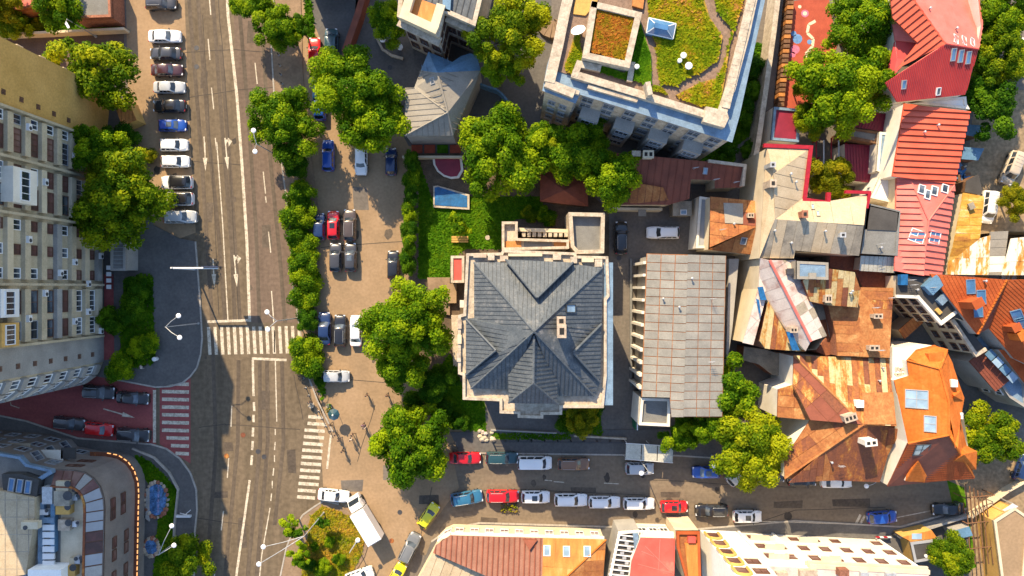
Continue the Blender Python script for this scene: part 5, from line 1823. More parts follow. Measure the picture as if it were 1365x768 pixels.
for i_ in range(wb.n):
    A_, B_, n_ = wb.edge(i_)
    L_ = (B_ - A_).length
    if L_ > 3:
        windows(wb.root, A_, B_, n_, [2.2, 4.6], lin(int(L_ / 2.4)), .6, .8, fr='greyframe', style=1, sill=False)
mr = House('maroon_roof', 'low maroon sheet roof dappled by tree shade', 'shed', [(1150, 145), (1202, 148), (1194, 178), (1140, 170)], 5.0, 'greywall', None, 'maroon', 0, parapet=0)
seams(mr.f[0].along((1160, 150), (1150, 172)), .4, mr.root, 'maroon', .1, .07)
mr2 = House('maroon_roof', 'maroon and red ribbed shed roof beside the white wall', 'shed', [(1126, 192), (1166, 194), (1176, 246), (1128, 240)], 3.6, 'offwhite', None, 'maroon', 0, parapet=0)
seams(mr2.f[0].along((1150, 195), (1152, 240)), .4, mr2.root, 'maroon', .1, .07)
pb_ = House('grey_shed', 'mauve grey shed roof standing over the maroon shed', 'shed', [(1131, 170), (1172, 176), (1168, 192), (1130, 184)], 5.2, 'wood', None, 'greyflat', .1, parapet=.1)
bwl = House('tall_house', 'bluish shaded narrow house wall with tiny windows next to the red roof', 'house', [(1172, 176), (1196, 178), (1192, 205), (1180, 232), (1168, 228)], 5.8, 'offwhite', None, 'bluetrim', 0, parapet=.1)
# ---------------------------------------------------------------- kindergarten yard
sheet('play_surface', [(1044, 4), (1104, -6), (1116, 60), (1090, 140), (1040, 150)], 0.02, 'redsurf')
def disc(name, px, py, r, m, z=.026, parent=None):
    mb = MB()
    mb.lathe([(.001, 0), (r, 0), (r, .004), (.001, .004)], P(px, py, z), 14)
    o = part(name, mb, m, None, kind='structure')
M['pblue'] = pm('play_blue', (.12, .25, .5), v=.3, ns=2)
M['ppink'] = pm('play_pink', (.6, .15, .25), v=.3, ns=2)
M['pcream'] = pm('play_cream', (.66, .55, .4), v=.15, ns=2)
for x, y, r, m in ((1073, 18, .55, 'ppink'), (1063, 52, .7, 'pblue'), (1060, 66, .65, 'ppink'), (1058, 45, .4, 'pblue'), (1079, 56, .35, 'pblue'), (1066, 9, .25, 'pcream'), (1073, 100, .4, 'pcream'), (1057, 73, .4, 'ppink')):
    disc('ground_drawing', x, y, r, m)
disc('ground_drawing', 1073, 18, .3, 'pcream', .031)
sn = MB()
pt = [(1087, 28), (1078, 33), (1076, 44), (1084, 52), (1083, 62), (1074, 72), (1080, 82)]
for a, b in zip(pt, pt[1:]):
    strip(sn, a, b, .42, .03)
o = struct('ground_drawing', sn, 'pcream')
wf = thing('wooden_fence', 'slatted wooden fence along the red play surface', 'fence', P(1040, 60))
for i in range(24):
    x, y = 1052 - i * .62, -6 + i * 6.4
    mb = MB()
    mb.box(P(x, y, .9), (.9, .5, 1.8 + .02 * (i % 4)))
    part('slat', mb, 'wood' if i % 3 else 'orangewood', wf)
al = thing('boundary_wall', 'tall grey wall along the narrow alley beside the play yard', 'wall', P(1020, 90))
mb = MB()
wallstrip(mb, [(1044, -60), (1032, 40), (1021, 120), (1011, 190), (1003, 232)], 0, 3.4, .7, 3.4)
part('coping', mb, 'stone', al)
kr = House('kindergarten_annex', 'maroon roofed annex with pale rim below the play yard', 'annex', [(1031, 143), (1066, 146), (1064, 190), (1027, 187)], 4.0, 'offwhite', None, 'maroon', 0, parapet=.25, pmat='bluetrim')
pf = thing('pergola', 'red and white pergola frame under the trees by the maroon shed', 'pergola', P(1105, 205))
for i in range(5):
    mb = MB()
    mb.box(P(1088 + i * 10, 200 + (i % 2) * 3, 2.6), (.14, 3.4, .14))
    part('beam', mb, 'wl' if i % 2 else 'redpaint', pf)
for i in range(4):
    mb = MB()
    mb.box(P(1088 + (i % 2) * 40, 188 + (i // 2) * 24, 1.25), (.14, .14, 2.5))
    part('post', mb, 'redpaint', pf)
# ---------------------------------------------------------------- rust streaked roofs on the right
rw = Custom('rusty_house', 'rust gold and white streaked tin roof beside the white van', 'house',
            [([(1284, 257, 4.6), (1312, 262, 4.6), (1306, 318, 5.2), (1272, 322, 5.2)], 'rustE'),
             ([(1272, 322, 5.2), (1306, 318, 5.2), (1264, 352, 4.6)], 'rustE'),
             ([(1306, 318, 5.2), (1264, 352, 4.7), (1262, 368, 4.4), (1318, 372, 4.4), (1320, 314)], 'rustD'),
             ([(1320, 309, 5.3), (1344, 308, 5.3), (1336, 374, 4.5), (1318, 372)], 'tinroof'),
             ([(1348, 318, 5.6), (1420, 310, 5.6), (1420, 380, 4.5), (1334, 374)], 'rustD')],
            [(1284, 257, 4.5), (1312, 262, 4.5), (1306, 312, 5), (1344, 308, 5), (1420, 310, 5), (1420, 380, 4.3), (1262, 368, 4.3), (1272, 322, 4.8)], 'cream')
sheets(rw.f[0], 2.2, 1.1, rw.root, 'rustE', .05, .03)
sheets(rw.f[1], 2.2, 1.0, rw.root, 'rustE', .05, .03)
sheets(rw.f[2].along((1300, 330), (1298, 365)), .9, 4, rw.root, 'rustD', .05, .03)
sheets(rw.f[3].along((1330, 312), (1327, 370)), 3, 1.1, rw.root, ['tinroof', 'tinroof', 'offwhite'], .06, .03)
sheets(rw.f[4].along((1365, 320), (1362, 370)), 1.0, 3, rw.root, 'rustD', .05, .03)
boxpart('hatch', rw.root, 1294, 275, 5.1, (.8, .9, .25), 'cementsheet', rz=.4)
sd1 = House('shed', 'dark green grey shed roof above the rust gold roof', 'shed', [(1288, 241), (1304, 232), (1309, 252), (1308, 260), (1286, 256)], 2.8, 'wood', None, 'darkflat', .1, parapet=0)
sd2 = House('shed', 'pale blue tin shed roof half hidden by the right hand trees', 'shed', [(1290, 166), (1308, 167), (1306, 184), (1288, 180)], 2.6, 'wood', None, 'bluetin', .1, parapet=0)
sd3 = House('shed', 'blue grey tin shed roof between the red house and the dirt lane', 'shed', [(1285, 196), (1312, 198), (1304, 214), (1282, 212)], 2.4, 'wood', None, 'bluetin', .1, parapet=0)
jk = thing('junk_pile', 'heap of blue tarpaulin and boards against the red house', 'junk', P(1282, 228))
rng = random.Random(9)
for i in range(12):
    mb = MB()
    p = P(1276 + rng.random() * 14, 214 + rng.random() * 26, .3)
    a = rng.random() * 3
    mb.box(p, (rng.uniform(.5, 1.4), rng.uniform(.2, .6), .3 + .02 * i), 0, (Vector((math.cos(a), math.sin(a), 0)), Vector((-math.sin(a), math.cos(a), 0)), Vector((0, 0, 1))))
    part('board', mb, rng.choice(['bluetin', 'wood', 'brick', 'bluetarp', 'cream']), jk)
# ---------------------------------------------------------------- clay tiled house and flat roofed house with grey facade
CT = (1342, 373, 13.0)
cl = Custom('clay_house', 'clay tiled house with three blue roof windows and orange capped chimney', 'house',
            [([(1239, 365, 9.6), CT, (1303, 446, 10.4)], 'claytile'),
             ([CT, (1303, 446, 10.4), (1318, 437, 9.6)], 'browntile'),
             ([CT, (1318, 437, 9.6), (1352, 478, 9.2), (1400, 500), (1400, 372)], 'claytile')],
            [(1239, 365, 9.4), (1303, 446, 9.8), (1318, 437, 9.4), (1352, 478, 9.0), (1400, 500, 9), (1400, 366, 10), (1345, 366, 11.0)], 'greywall')
for k in range(3):
    courses(cl.f[k], .4, cl.root, ('claytile', 'browntile', 'claytile')[k], .06, cols=.38)
for t in range(18):
    p = P(*CT).lerp(P(1303, 446, 10.4), t / 18)
    q = P(*CT).lerp(P(1303, 446, 10.4), (t + .8) / 18)
    mb = MB()
    mb.tube([p + Vector((0, 0, .05)), q + Vector((0, 0, .05))], .15, 6)
    part('ridge_tile', mb, 'orangetile', cl.root)
for x, y in ((1294, 382), (1308, 396), (1304, 413)):
    skylight(cl, cl.f[0].rot(-20), x, y, 1.9, 1.0, 'bluetin', 'blueglass')
for x, y in ((1356, 420), (1362, 430)):
    skylight(cl, cl.f[2].rot(-20), x, y, 1.6, 1.2, 'bluetin', 'blueglass')
chimney(cl, cl.f[0], 1287, 404, 1.3, 1.0, 2.4, 'claytile', .5, 0)
chimney(cl, cl.f[2], 1343, 436, 1.0, .8, 1.6, 'claytile', .5, 0)
chimney(cl, cl.f[2], 1352, 446, 1.2, 1.0, 1.6, 'orangetile', .5, 0)
c2 = Custom('clay_house', 'lower clay tiled house with glazed strip at the right edge', 'house',
            [([(1332, 466, 8.4), (1420, 476, 8.4), (1420, 560, 6.5), (1367, 512)], 'claytile')],
            [(1332, 466, 8.2), (1420, 476, 8.2), (1420, 560, 6.3), (1367, 512, 6.3)], 'greywall')
courses(c2.f[0], .4, c2.root, 'claytile', .06, cols=.38)
c3 = Custom('clay_house', 'brown roofed terrace house with blue glass balcony strip', 'house',
            [([(1292, 482, 6.0), (1313, 466, 6.6), (1346, 507, 6.6), (1327, 522, 6.0)], 'browntile')],
            [(1292, 482, 5.9), (1313, 466, 6.4), (1346, 507, 6.4), (1327, 522, 5.9)], 'greywall')
courses(c3.f[0], .4, c3.root, 'browntile', .06, cols=.38)
for k in range(4):
    a, b = P(1316, 468, 7.4), P(1354, 508, 7.4)
    c = a.lerp(b, (k + .5) / 4)
    d = (b - a)
    L = d.length / 4
    d.normalize()
    mb = MB()
    mb.box(c, (L * .86, 1.1, .12), 0, (d, Vector((-d.y, d.x, 0)), Vector((0, 0, 1))))
    part('glass_panel', mb, 'paleglass' if k % 2 else 'bluetin', c3.root)
c4 = House('grey_house', 'pale grey house wall strip beneath the clay roofs at the right edge', 'house', [(1316, 438), (1334, 466), (1365, 512), (1368, 545), (1345, 530), (1312, 480), (1298, 452)], 5.8, 'greywall', None, 'bluetrim', 0, parapet=.1)
A, B, n = c4.edge(4)
windows(c4.root, A, B, n, [1.8, 4.4], lin(4), 1.0, 1.3)
fh = Custom('flat_roofed_house', 'cream facade house with dark flat roof and white parapet line', 'house',
            [([(1195, 367, 9), (1238, 370, 9), (1262, 400, 9), (1286, 428, 9), (1275, 424, 9), (1254, 431, 9), (1223, 396, 9), (1195, 395, 9)], 'darkflat')],
            [(1195, 367, 9), (1238, 370, 9), (1286, 428, 9), (1275, 424, 9), (1254, 431, 9), (1223, 396, 9), (1195, 395, 9)], 'cream')
mb = MB()
wallstrip(mb, [(1196, 395), (1223, 396), (1254, 431), (1274, 416)], 8.9, 9.3, .4, 9.1)
part('parapet', mb, 'offwhite', fh.root)
fh.win(5, [2.4, 5, 7.4], lin(2), 1.1, 1.3, fr='brownframe')
fh.win(4, [2.4, 5, 7.4], lin(3), 1.1, 1.3, fr='brownframe')
for x, y, d, m in ((1240, 380, (1.6, 2.2, 1.0), 'bluetin'), (1255, 398, (1.0, 1.6, .6), 'bluetrim'), (1201, 373, (.9, 1.4, .8), 'bluetarp'), (1250, 415, (.8, .5, .3), 'ochre')):
    boxpart('roof_unit', fh.root, x, y, 9.0, d, m, rz=-.8 if x > 1230 else 0)
f2h = Custom('flat_roofed_house', 'narrow dark flat roof stepping down between grey walls', 'house',
             [([(1270, 426, 8), (1286, 430, 8), (1312, 464, 8), (1300, 472, 8)], 'darkflat')],
             [(1270, 426, 8), (1286, 430, 8), (1312, 464, 8), (1300, 472, 8)], 'cream')
mb = MB()
wallstrip(mb, [(1269, 427), (1300, 473), (1313, 465)], 7.8, 8.3, .45, 8)
part('parapet', mb, 'stone', f2h.root)
f2h.win(3, [2, 4.6, 6.6], lin(3), 1.1, 1.2, fr='brownframe')
cnp = Custom('porch_roof', 'brown wooden porch roof over the grey alley', 'porch',
             [([(1198, 440, 3.6), (1221, 420, 3.6), (1231, 430, 3.2), (1206, 452, 3.2)], 'rustC')],
             [(1198, 440, 3.5), (1221, 420, 3.5), (1231, 430, 3.1), (1206, 452, 3.1)], 'cream')
seams(cnp.f[0], .5, cnp.root, 'rustB', .06, .05)
sheet('alley', [(1190, 395), (1260, 400), (1340, 500), (1345, 590), (1300, 610), (1260, 560), (1200, 480)], 0.012, 'darkwalk')

rng = random.Random(31)
def clutter(h, face, box, n, names=('vent_pipe', 'aerial')):
    for k in range(n):
        x, y = rng.uniform(box[0], box[2]), rng.uniform(box[1], box[3])
        at = face.hit(x, y)
        mb = MB()
        if rng.random() < .6:
            mb.lathe([(.09, -.2), (.09, .5), (.16, .52), (.16, .6), (.03, .66)], at, 8)
            part('vent_pipe', mb, 'metal', h.root)
        else:
            mb.tube([at - Vector((0, 0, .2)), at + Vector((0, 0, 1.6))], .03, 4)
            for q in range(4):
                mb.tube([at + Vector((-.4, 0, .9 + q * .2)), at + Vector((.4, .1, .9 + q * .2))], .02, 4)
            part('aerial', mb, 'metal', h.root, kind='stuff')
for h, i, bx, n in ((ch, 4, (1030, 305, 1130, 330), 3), (ch, 1, (1035, 210, 1068, 260), 2), (rh, 0, (1100, 485, 1175, 540), 2), (rh, 1, (1090, 610, 1170, 635), 2), (bo, 0, (1150, 395, 1184, 470), 3), (gd2, 0, (1108, 365, 1138, 400), 2), (rd, 0, (1210, 150, 1270, 230), 2), (bh, 0, (900, 222, 980, 245), 3), (b8, 0, (950, 275, 1000, 310), 2), (cl, 0, (1290, 372, 1320, 400), 1), (fh, 0, (1205, 372, 1240, 390), 4), (tp_, 0, (1230, 5, 1290, 45), 2), (dk, 0, (1155, 312, 1190, 335), 2), (wh, 1, (920, 350, 955, 540), 3), (wh, 0, (870, 350, 905, 520), 2)):
    clutter(h, h.f[i], bx, n)
# ---------------------------------------------------------------- roof garden building
GH = 14.5
gb = House('roof_garden_building', 'large pale building with a planted roof garden at the top of the picture', 'building',
           [(762, -60), (738, 60), (729, 88), (723, 121), (767, 138), (773, 126), (976, 190), (986, 154), (1033, -60)], GH, 'stone', None, 'bluetrim', 0.3, parapet=0)
def ontop(name, pxs, z0, z1, m, h=gb, label=None):
    mb = MB()
    mb.extrude([P(x, y, GH) for x, y in pxs], z0, z1)
    return part(name, mb, m, h.root)
ontop('terrace_floor', [(772, -60), (748, 60), (742, 95), (950, 158), (962, 150), (1012, -60)], GH, GH + .1, 'gravel')
mb = MB()
wallstrip(mb, [(771, -60), (752, 20), (744, 60), (732, 112)], GH, GH + .75, 1.3, GH)
wallstrip(mb, [(727, 112), (765, 127)], GH, GH + .7, 1.1, GH)
wallstrip(mb, [(766, 102), (846, 126), (946, 157)], GH, GH + .8, .9, GH)
wallstrip(mb, [(766, 101), (771, 88), (800, 94)], GH, GH + .83, .8, GH)
wallstrip(mb, [(838, 111), (842, 85)], GH, GH + .7, .7, GH)
wallstrip(mb, [(958, 158), (972, 118), (990, 50), (1014, -60)], GH, GH + .8, 1.15, GH)
part('parapet', mb, 'stone', gb.root)
ontop('corner_block', [(938, 145), (965, 151), (968, 160), (962, 173), (934, 165)], GH, GH + 1.1, 'stone')
ontop('ledge', [(784, 114), (850, 133), (848, 138), (782, 119)], GH, GH + .55, 'stone')
ontop('ledge', [(735, 112), (772, 123), (771, 128), (734, 117)], GH, GH + .6, 'stone')
# stones along the right parapet, one by one
for k in range(22):
    t = k / 21
    x, y = (968 + (1008 - 968) * t, 140 - 170 * t)
    boxpart('coping_stone', gb.root, x, y, GH + .8, (1.0, .78, .12 + .02 * (k % 3)), 'stone', rz=R(-14 + (k % 3)))
boxpart('roof_post', gb.root, 861, 124, GH + .3, (.6, 1.6, 2.0), 'stone', rz=.2)
for nm, pxs, m in (('planting_bed', [(860, -40), (925, -40), (945, 25), (962, 50), (957, 80), (935, 98), (915, 104), (902, 116), (880, 112), (876, 98), (874, 60), (868, 48), (864, 20)], 'sedum'),
                   ('planting_bed', [(945, -40), (1000, -40), (985, 20), (972, 60), (966, 100), (958, 148), (920, 138), (900, 128), (930, 112), (955, 105), (966, 80), (975, 40), (955, 15)], 'sedum'),
                   ('planting_bed', [(752, 90), (768, 40), (775, 40), (772, 60), (778, 75), (768, 100), (755, 98)], 'sedum'),
                   ('planting_bed', [(768, 62), (778, 78), (800, 88), (835, 100), (836, 108), (766, 86)], 'lawn'),
                   ('planting_bed', [(852, 30), (867, 75), (868, 115), (832, 104), (838, 70)], 'lawn'),
                   ('planting_bed', [(866, 116), (880, 116), (890, 127), (866, 120)], 'sedum')):
    ontop(nm, pxs, GH + .1, GH + .42, m)
t1 = tufts('roof_planting', [[(862, -30), (924, -30), (944, 25), (960, 50), (955, 80), (933, 97), (915, 103), (902, 114), (882, 110), (878, 98), (876, 60), (872, 48), (866, 20)], [(948, -30), (998, -30), (984, 20), (970, 60), (965, 100), (956, 146), (920, 136), (903, 128), (930, 114), (955, 107), (967, 82), (977, 40), (957, 15)]], 11000, .3, 'sedumleaf', GH + .42, 21, .7)
t2 = tufts('roof_planting', [[(754, 92), (770, 45), (772, 60), (776, 77), (766, 98)], [(866, 116), (880, 116), (890, 127)]], 1500, .25, 'sedumleaf', GH + .42, 22, .7)
t3 = tufts('roof_planting', [[(768, 64), (778, 80), (800, 90), (834, 101), (834, 106), (768, 86)], [(852, 34), (866, 75), (866, 113), (834, 103), (840, 70)]], 3500, .25, 'blade', GH + .42, 23, .5)
# raised planter box
ontop('planter_bed', [(790, 8), (850, 22), (835, 84), (783, 72)], GH + .1, GH + 1.4, 'soil')
mb = MB()
wallstrip(mb, [(792, 6), (851, 20), (836, 86), (781, 74)], GH, GH + 1.75, .75, GH + 1.7, True)
part('planter_wall', mb, 'stone', gb.root)
t4 = tufts('roof_planting', [[(794, 12), (846, 24), (832, 80), (787, 68)]], 3000, .28, 'redsedum', GH + 1.4, 24, .6)
ontop('deck', [(845, -30), (862, -30), (856, 14), (842, 10)], GH + .1, GH + .5, 'orangewood')
ontop('deck', [(770, -30), (800, -30), (796, 4), (780, 22), (764, 20)], GH + .1, GH + .3, 'ochre')
for t in (t1, t2, t3, t4):
    t.parent = gb.root
    t.matrix_parent_inverse = Matrix.Translation(-gb.root.location)
# glass roof lantern
rl = MB()
base = [P(x, y, GH + .9) for x, y in ((865, 24), (901, 32), (897, 52), (862, 44))]
b0 = [Vector((p.x, p.y, GH)) for p in base]
rl.prism(b0, base, 0)
lan = part('roof_lantern', rl, 'bluetin', gb.root)
tp = [P(x, y, GH + 1.7) for x, y in ((873, 31), (891, 35), (890, 41), (872, 37))]
for i in range(4):
    j = (i + 1) % 4
    fc = Face([base[i], base[j], tp[j], tp[i]])
    mb = MB()
    mb.prism(fc.p, [p + fc.n * .04 for p in fc.p])
    part('pane', mb, 'blueglass', lan)
    mb = MB()
    mb.tube([base[i], tp[i]], .07, 5)
    mb.tube([base[i], base[j]], .09, 5)
    part('glazing_bar', mb, 'wl', lan)
mb = MB()
mb.prism(tp, [p + Vector((0, 0, .06)) for p in tp])
part('pane', mb, 'blueglass', lan)
dsh = thing('satellite_dish', 'white oval satellite dish on the corner of the roof garden', 'satellite dish', P(770, 47, GH) * 1.0)
dsh.location.z = GH + .5
ORG[dsh.name] = Vector(dsh.location)
c = Vector(dsh.location)
ax = Vector((-.3, .55, .78)).normalized()
sx = ax.orthogonal().normalized()
mb = MB()
mb.lathe([(.05, 0), (.5, .06), (.85, .2), (.9, .24), (.84, .25), (.5, .11), (.05, .05)], c + Vector((0, 0, .7)), 18, 0, (sx, ax.cross(sx), ax))
part('dish', mb, 'white', dsh, True)
mb = MB()
mb.tube([c, c + Vector((0, 0, .8))], .05, 6)
part('mast', mb, 'metal', dsh)
for x, y, r in ((911, 74, .38), (906, 81, .28), (918, 88, .45), (849, 89, .3)):
    mb = MB()
    p = P(x, y, GH + .9)
    mb.lathe([(r * .7, -.5), (r * .7, 0), (r, .02), (r, .12), (r * .3, .2)], p, 12)
    part('roof_vent', mb, 'wl', gb.root)
for i in (4, 5):
    A, B, n = gb.edge(i)
    L = (B - A).length
    nn = 7 if i == 5 else 1
    windows(gb.root, A, B, n, [2.6, 6.2, 9.8, 12.3], lin(nn), 1.5 if i == 5 else .8, 1.9, fr='greyframe', style='cross')
A, B, n = gb.edge(5)
d = (B - A).normalized()
for k in (.12, .36, .6, .84):
    c = A.lerp(B, k)
    mb = MB()
    mb.box(Vector((c.x + n.x * .75, c.y + n.y * .75, 4.6)), (2.6, 1.5, 9.2), 0, (Vector((d.x, d.y, 0)), Vector((n.x, n.y, 0)), Vector((0, 0, 1))))
    bay = part('bay', mb, 'greywall', gb.root)
    c2 = c + n * 1.5
    windows(gb.root, c2 - d * 1.3, c2 + d * 1.3, n, [2.5, 5.2, 7.8], [.5], 1.8, 1.7, fr='greyframe', style=3, sill=False)
A, B, n = gb.edge(3)
windows(gb.root, A, B, n, [3, 6.5, 10], [.3, .7], 1.0, 1.6, fr='greyframe', style='cross')
A, B, n = gb.edge(1)
windows(gb.root, A, B, n, [3, 6.5, 10], [.5], 1.0, 1.6, fr='greyframe', style='cross')

# ---------------------------------------------------------------- mansion top centre
GH2 = 11.5
mn = House('mansion', 'ornate pale mansion with slate terrace roof cut by the top edge', 'mansion',
           [(538, -70), (530, 24), (586, 52), (593, 19), (634, 37), (660, -70)], GH2, 'stone', None, 'slate', 0.25, parapet=.5, pmat='stone', pw=.55)
seams(mn.f[0].along((590, 0), (600, -40)), .8, mn.root, 'slateseam', .12, .06)
def flat(h, name, pxs, z0, z1, m):
    mb = MB()
    zt = z1
    mb.extrude([P(x, y, zt) for x, y in pxs], z0, z1)
    return part(name, mb, m, h.root)
flat(mn, 'terrace_deck', [(547, -6), (585, 8), (578, 36), (542, 18)], GH2, GH2 + .1, 'orangesheet')
mb = MB()
wallstrip(mb, [(549, -14), (539, 20), (578, 38), (588, 6)], GH2, GH2 + 1.1, 1.1, GH2 + 1)
part('terrace_wall', mb, 'cream', mn.root)
flat(mn, 'slate_slope', [(590, -40), (604, -40), (600, 16), (590, 14)], GH2, GH2 + .5, 'bluetin')
for i in (1, 2, 3):
    mn.win(i, [2.6, 6, 9.4], lin(3 if i != 2 else 2), 1.2, 1.8, fr='brownframe', style='cross')
mb = MB()
wallstrip(mb, [(530, 25), (586, 53)], GH2 - 1.0, GH2 - .8, 1.2, GH2)
wallstrip(mb, [(594, 20), (634, 38)], GH2 - 1.0, GH2 - .79, 1.0, GH2)
part('cornice', mb, 'stone', mn.root)
# an out of frame block north of the courtyard that throws the shade there
ob = House('unseen_block', 'grey block just beyond the top edge shading the courtyard', 'apartment block', [(352, -260), (424, -260), (424, -104), (352, -104)], 19.0, 'greywall', None, 'greyflat', 0)
ob.win(2, [4, 8, 12, 16], lin(6), 1.4, 1.5)
# ---------------------------------------------------------------- pavilion with metal hip roof
r1, r2 = (583, 97, 8.4), (600, 150, 8.0)
pv = Custom('pavilion', 'pavilion with pale ribbed hipped metal roof, the upper part coloured blue for shade', 'pavilion',
            [([(540, 181, 6.2), (540, 117, 6.2), (552, 117), (597, 150, 8.0)], 'tinroof'),
             ([(540, 181, 6.2), (597, 150, 8.0), (604, 181, 6.2)], 'tinroof'),
             ([(604, 181, 6.2), (597, 150, 8.0), r1, (641, 94, 6.2)], 'tinroof'),
             ([(552, 117, 6.3), (561, 94, 6.3), r1, (597, 150, 8.0)], 'tinroof'),
             ([(561, 94, 6.3), (571, 69, 6.3), (604, 83, 6.3), r1], 'bluetin'),  # same metal roof; the blue colour paints the shade on its upper part
             ([r1, (604, 83, 6.3), (614, 75, 6.1), (627, 71, 6.0), (635, 74, 6.0), (641, 94, 6.2)], 'bluetin')],
            [(540, 181, 6.2), (540, 117, 6.2), (552, 117, 6.2), (571, 69, 6.2), (604, 83, 6.2), (627, 71, 6.0), (635, 74, 6.0), (641, 94, 6.2), (604, 181, 6.2)], 'greywall')
for f in pv.f[:4]:
    seams(f, .75, pv.root, 'tinseam', .07, .06)
seams(pv.f[4], .6, pv.root, 'bluetrim', .06, .05)
for a, b in (((552, 118, 6.4), (597, 150, 8.05)), (r1, (597, 150, 8.05)), ((604, 180, 6.3), (597, 150, 8.05)), ((540, 181, 6.3), (597, 150, 8.05))):
    pv.ridge(a, b, 'tinroof', .25)
skylight(pv, pv.f[3], 577, 108, .9, .7, 'greyframe', 'glass')
pv.win(0, [2, 4.5], lin(3), 1.0, 1.3)
gf = thing('fence', 'bluish panel fence curving between the pavilion and the courtyard', 'fence', P(660, 120))
fp = [(637, 113), (650, 118), (663, 122), (672, 130), (680, 142)]
for a, b in zip(fp, fp[1:]):
    for k in range(2):
        p, q = P(*a, 1).lerp(P(*b, 1), k / 2 + .02), P(*a, 1).lerp(P(*b, 1), k / 2 + .48)
        d = (q - p)
        L = d.length
        d.normalize()
        mb = MB()
        mb.box((p + q) / 2, (L, .3, 1.8), 0, (d, Vector((-d.y, d.x, 0)), Vector((0, 0, 1))))
        part('panel', mb, 'bluetin', gf)
bw = thing('garden_wall', 'brown topped boundary wall running down from the top edge by the dark teal car', 'wall', P(470, 40))
mb = MB()
wallstrip(mb, [(500, -60), (477, 20), (461, 66), (462, 84)], 0, 2.2, .9, 2)
part('coping', mb, 'browntile', bw)
kb = thing('planter', 'curved stone edged planter with two pale pots in the dark courtyard', 'planter', P(520, 68))
mb = MB()
wallstrip(mb, [(503, 52), (510, 66), (522, 74), (537, 78)], 0, .5, .35, .4)
part('edge', mb, 'stone', kb)
for x, y in ((511, 55), (534, 65)):
    mb = MB()
    mb.lathe([(.28, 0), (.42, .5), (.46, .75), (.36, .76), (.3, .65), (.01, .64)], P(x, y, .02), 12)
    part('pot', mb, 'wl', kb, True)
sp = thing('spiral_stair', 'fan of pale brown steps beside the roof garden building', 'steps', P(735, 40))
for k in range(9):
    a0, a1 = R(150 + k * 22), R(150 + k * 22 + 20)
    c = P(738, 28, .3)
    mb = MB()
    r = 2.6
    mb.extrude([(c.x, c.y), (c.x + r * math.cos(a0), c.y + r * math.sin(a0)), (c.x + r * math.cos(a1), c.y + r * math.sin(a1))], 0, .15 + .12 * k)
    part('step', mb, 'walk', sp)
# people sized flag on the court
ub = thing('parasol', 'closed pink garden parasol standing beside the tree below the roof garden', 'parasol', P(733, 163))
mb = MB()
mb.lathe([(.3, .9), (.22, 1.6), (.05, 2.5)], P(733, 166), 8)
part('canopy', mb, 'pinktin', ub, True)
mb = MB()
mb.tube([P(733, 166), P(733, 166) + Vector((0, 0, 2.7))], .03, 6)
part('pole', mb, 'metal', ub)
# ---------------------------------------------------------------- buildings along the bottom edge
s1 = Custom('corner_house', 'low corner house with rounded end, ribbed brown and orange roof and cream street front', 'house',
            [([(600, 714, 4.8), (724, 717.5, 4.8), (722, 800, 7.3), (577, 737), (581, 727)], 'brownrib'),
             ([(724, 717.5, 4.8), (808, 719.5, 4.8), (722, 800, 7.3)], 'orangesheet'),
             ([(808, 719.5, 4.8), (800, 830, 4.8), (722, 800, 7.3)], 'orangesheet'),
             ([(577, 737.5, 4.9), (655, 768, 4.9), (655, 900, 4.8), (520, 840, 4.8)], 'creamtin')],
            [(577, 737, 4.7), (581, 727, 4.7), (589, 719, 4.7), (600, 714, 4.7), (662, 715.5, 4.7), (724, 717.5, 4.7), (808, 719.5, 4.7), (800, 840, 4.7), (520, 840, 4.7)], 'cream')
seams(s1.f[0].along((650, 720), (648, 760)), .72, s1.root, 'browntile', .16, .12)
sheets(s1.f[1].along((760, 722), (758, 760)), 1.6, 4.5, s1.root, 'orangesheet', .06, .03)
sheets(s1.f[2], 1.4, 3.5, s1.root, ['orangesheet', 'rustC'], .05, .03)
sheets(s1.f[3].along((580, 745), (640, 768)).rot(90), 1.3, 8, s1.root, 'creamtin', .12, .05)
s1.ridge((808, 719.5, 4.85), (722, 800, 7.35), 'orangetile', .22)
for x in (729, 755, 782.5):
    skylight(s1, s1.f[1], x, 735 - (x == 729), .95, 1.4, 'wl', 'paleglass')
pyr = Face([P(697, 719, 5.1), P(716, 720, 5.1), P(706, 733, 5.7)])
mb = MB()
mb.prism([p - Vector((0, 0, .3)) for p in pyr.p], [p + Vector((0, 0, .12)) for p in pyr.p])
part('gable_vent', mb, 'browntile', s1.root)
for i, nn in ((1, 1), (2, 1), (3, 3), (4, 3), (5, 4)):
    s1.win(i, [2.5], lin(nn), 1.2, 1.5, fr='wl', pane='shutter', style='cross')
A, B, n = s1.edge(4)
mb = MB()
for e, i in enumerate((2, 3, 4, 5)):
    A, B, n = s1.edge(i)
    d = (B - A)
    L = d.length
    d.normalize()
    c = (A + B) / 2 + n * .15
    mb.box((c.x, c.y, 4.35 + .005 * e), (L, .45, .3), 0, (Vector((d.x, d.y, 0)), Vector((n.x, n.y, 0)), Vector((0, 0, 1))))
part('cornice', mb, 'offwhite', s1.root)
s2 = House('steel_frame_roof', 'narrow dark roof crossed by white steel rungs between two houses', 'roof', [(824, 708), (852, 706), (845, 775), (810, 775)], 4.6, 'greywall', None, 'darkflat', 0, parapet=.25, pmat='offwhite')
for k in range(9):
    y = 714 + k * 6.6
    x = 836 - k * 1.0
    boxpart('rung', s2.root, x - 1, y, 4.75, (2.5 + .1 * k, .16, .14), 'wl', rz=-.12)
    boxpart('rung_box', s2.root, x + (k % 3) * 4 - 4, y + 3, 4.62, (.5, .35, .3), 'metal')
boxpart('duct', s2.root, 849, 735, 4.9, (.7, 5.2, .5), 'bluetrim', rz=.1)
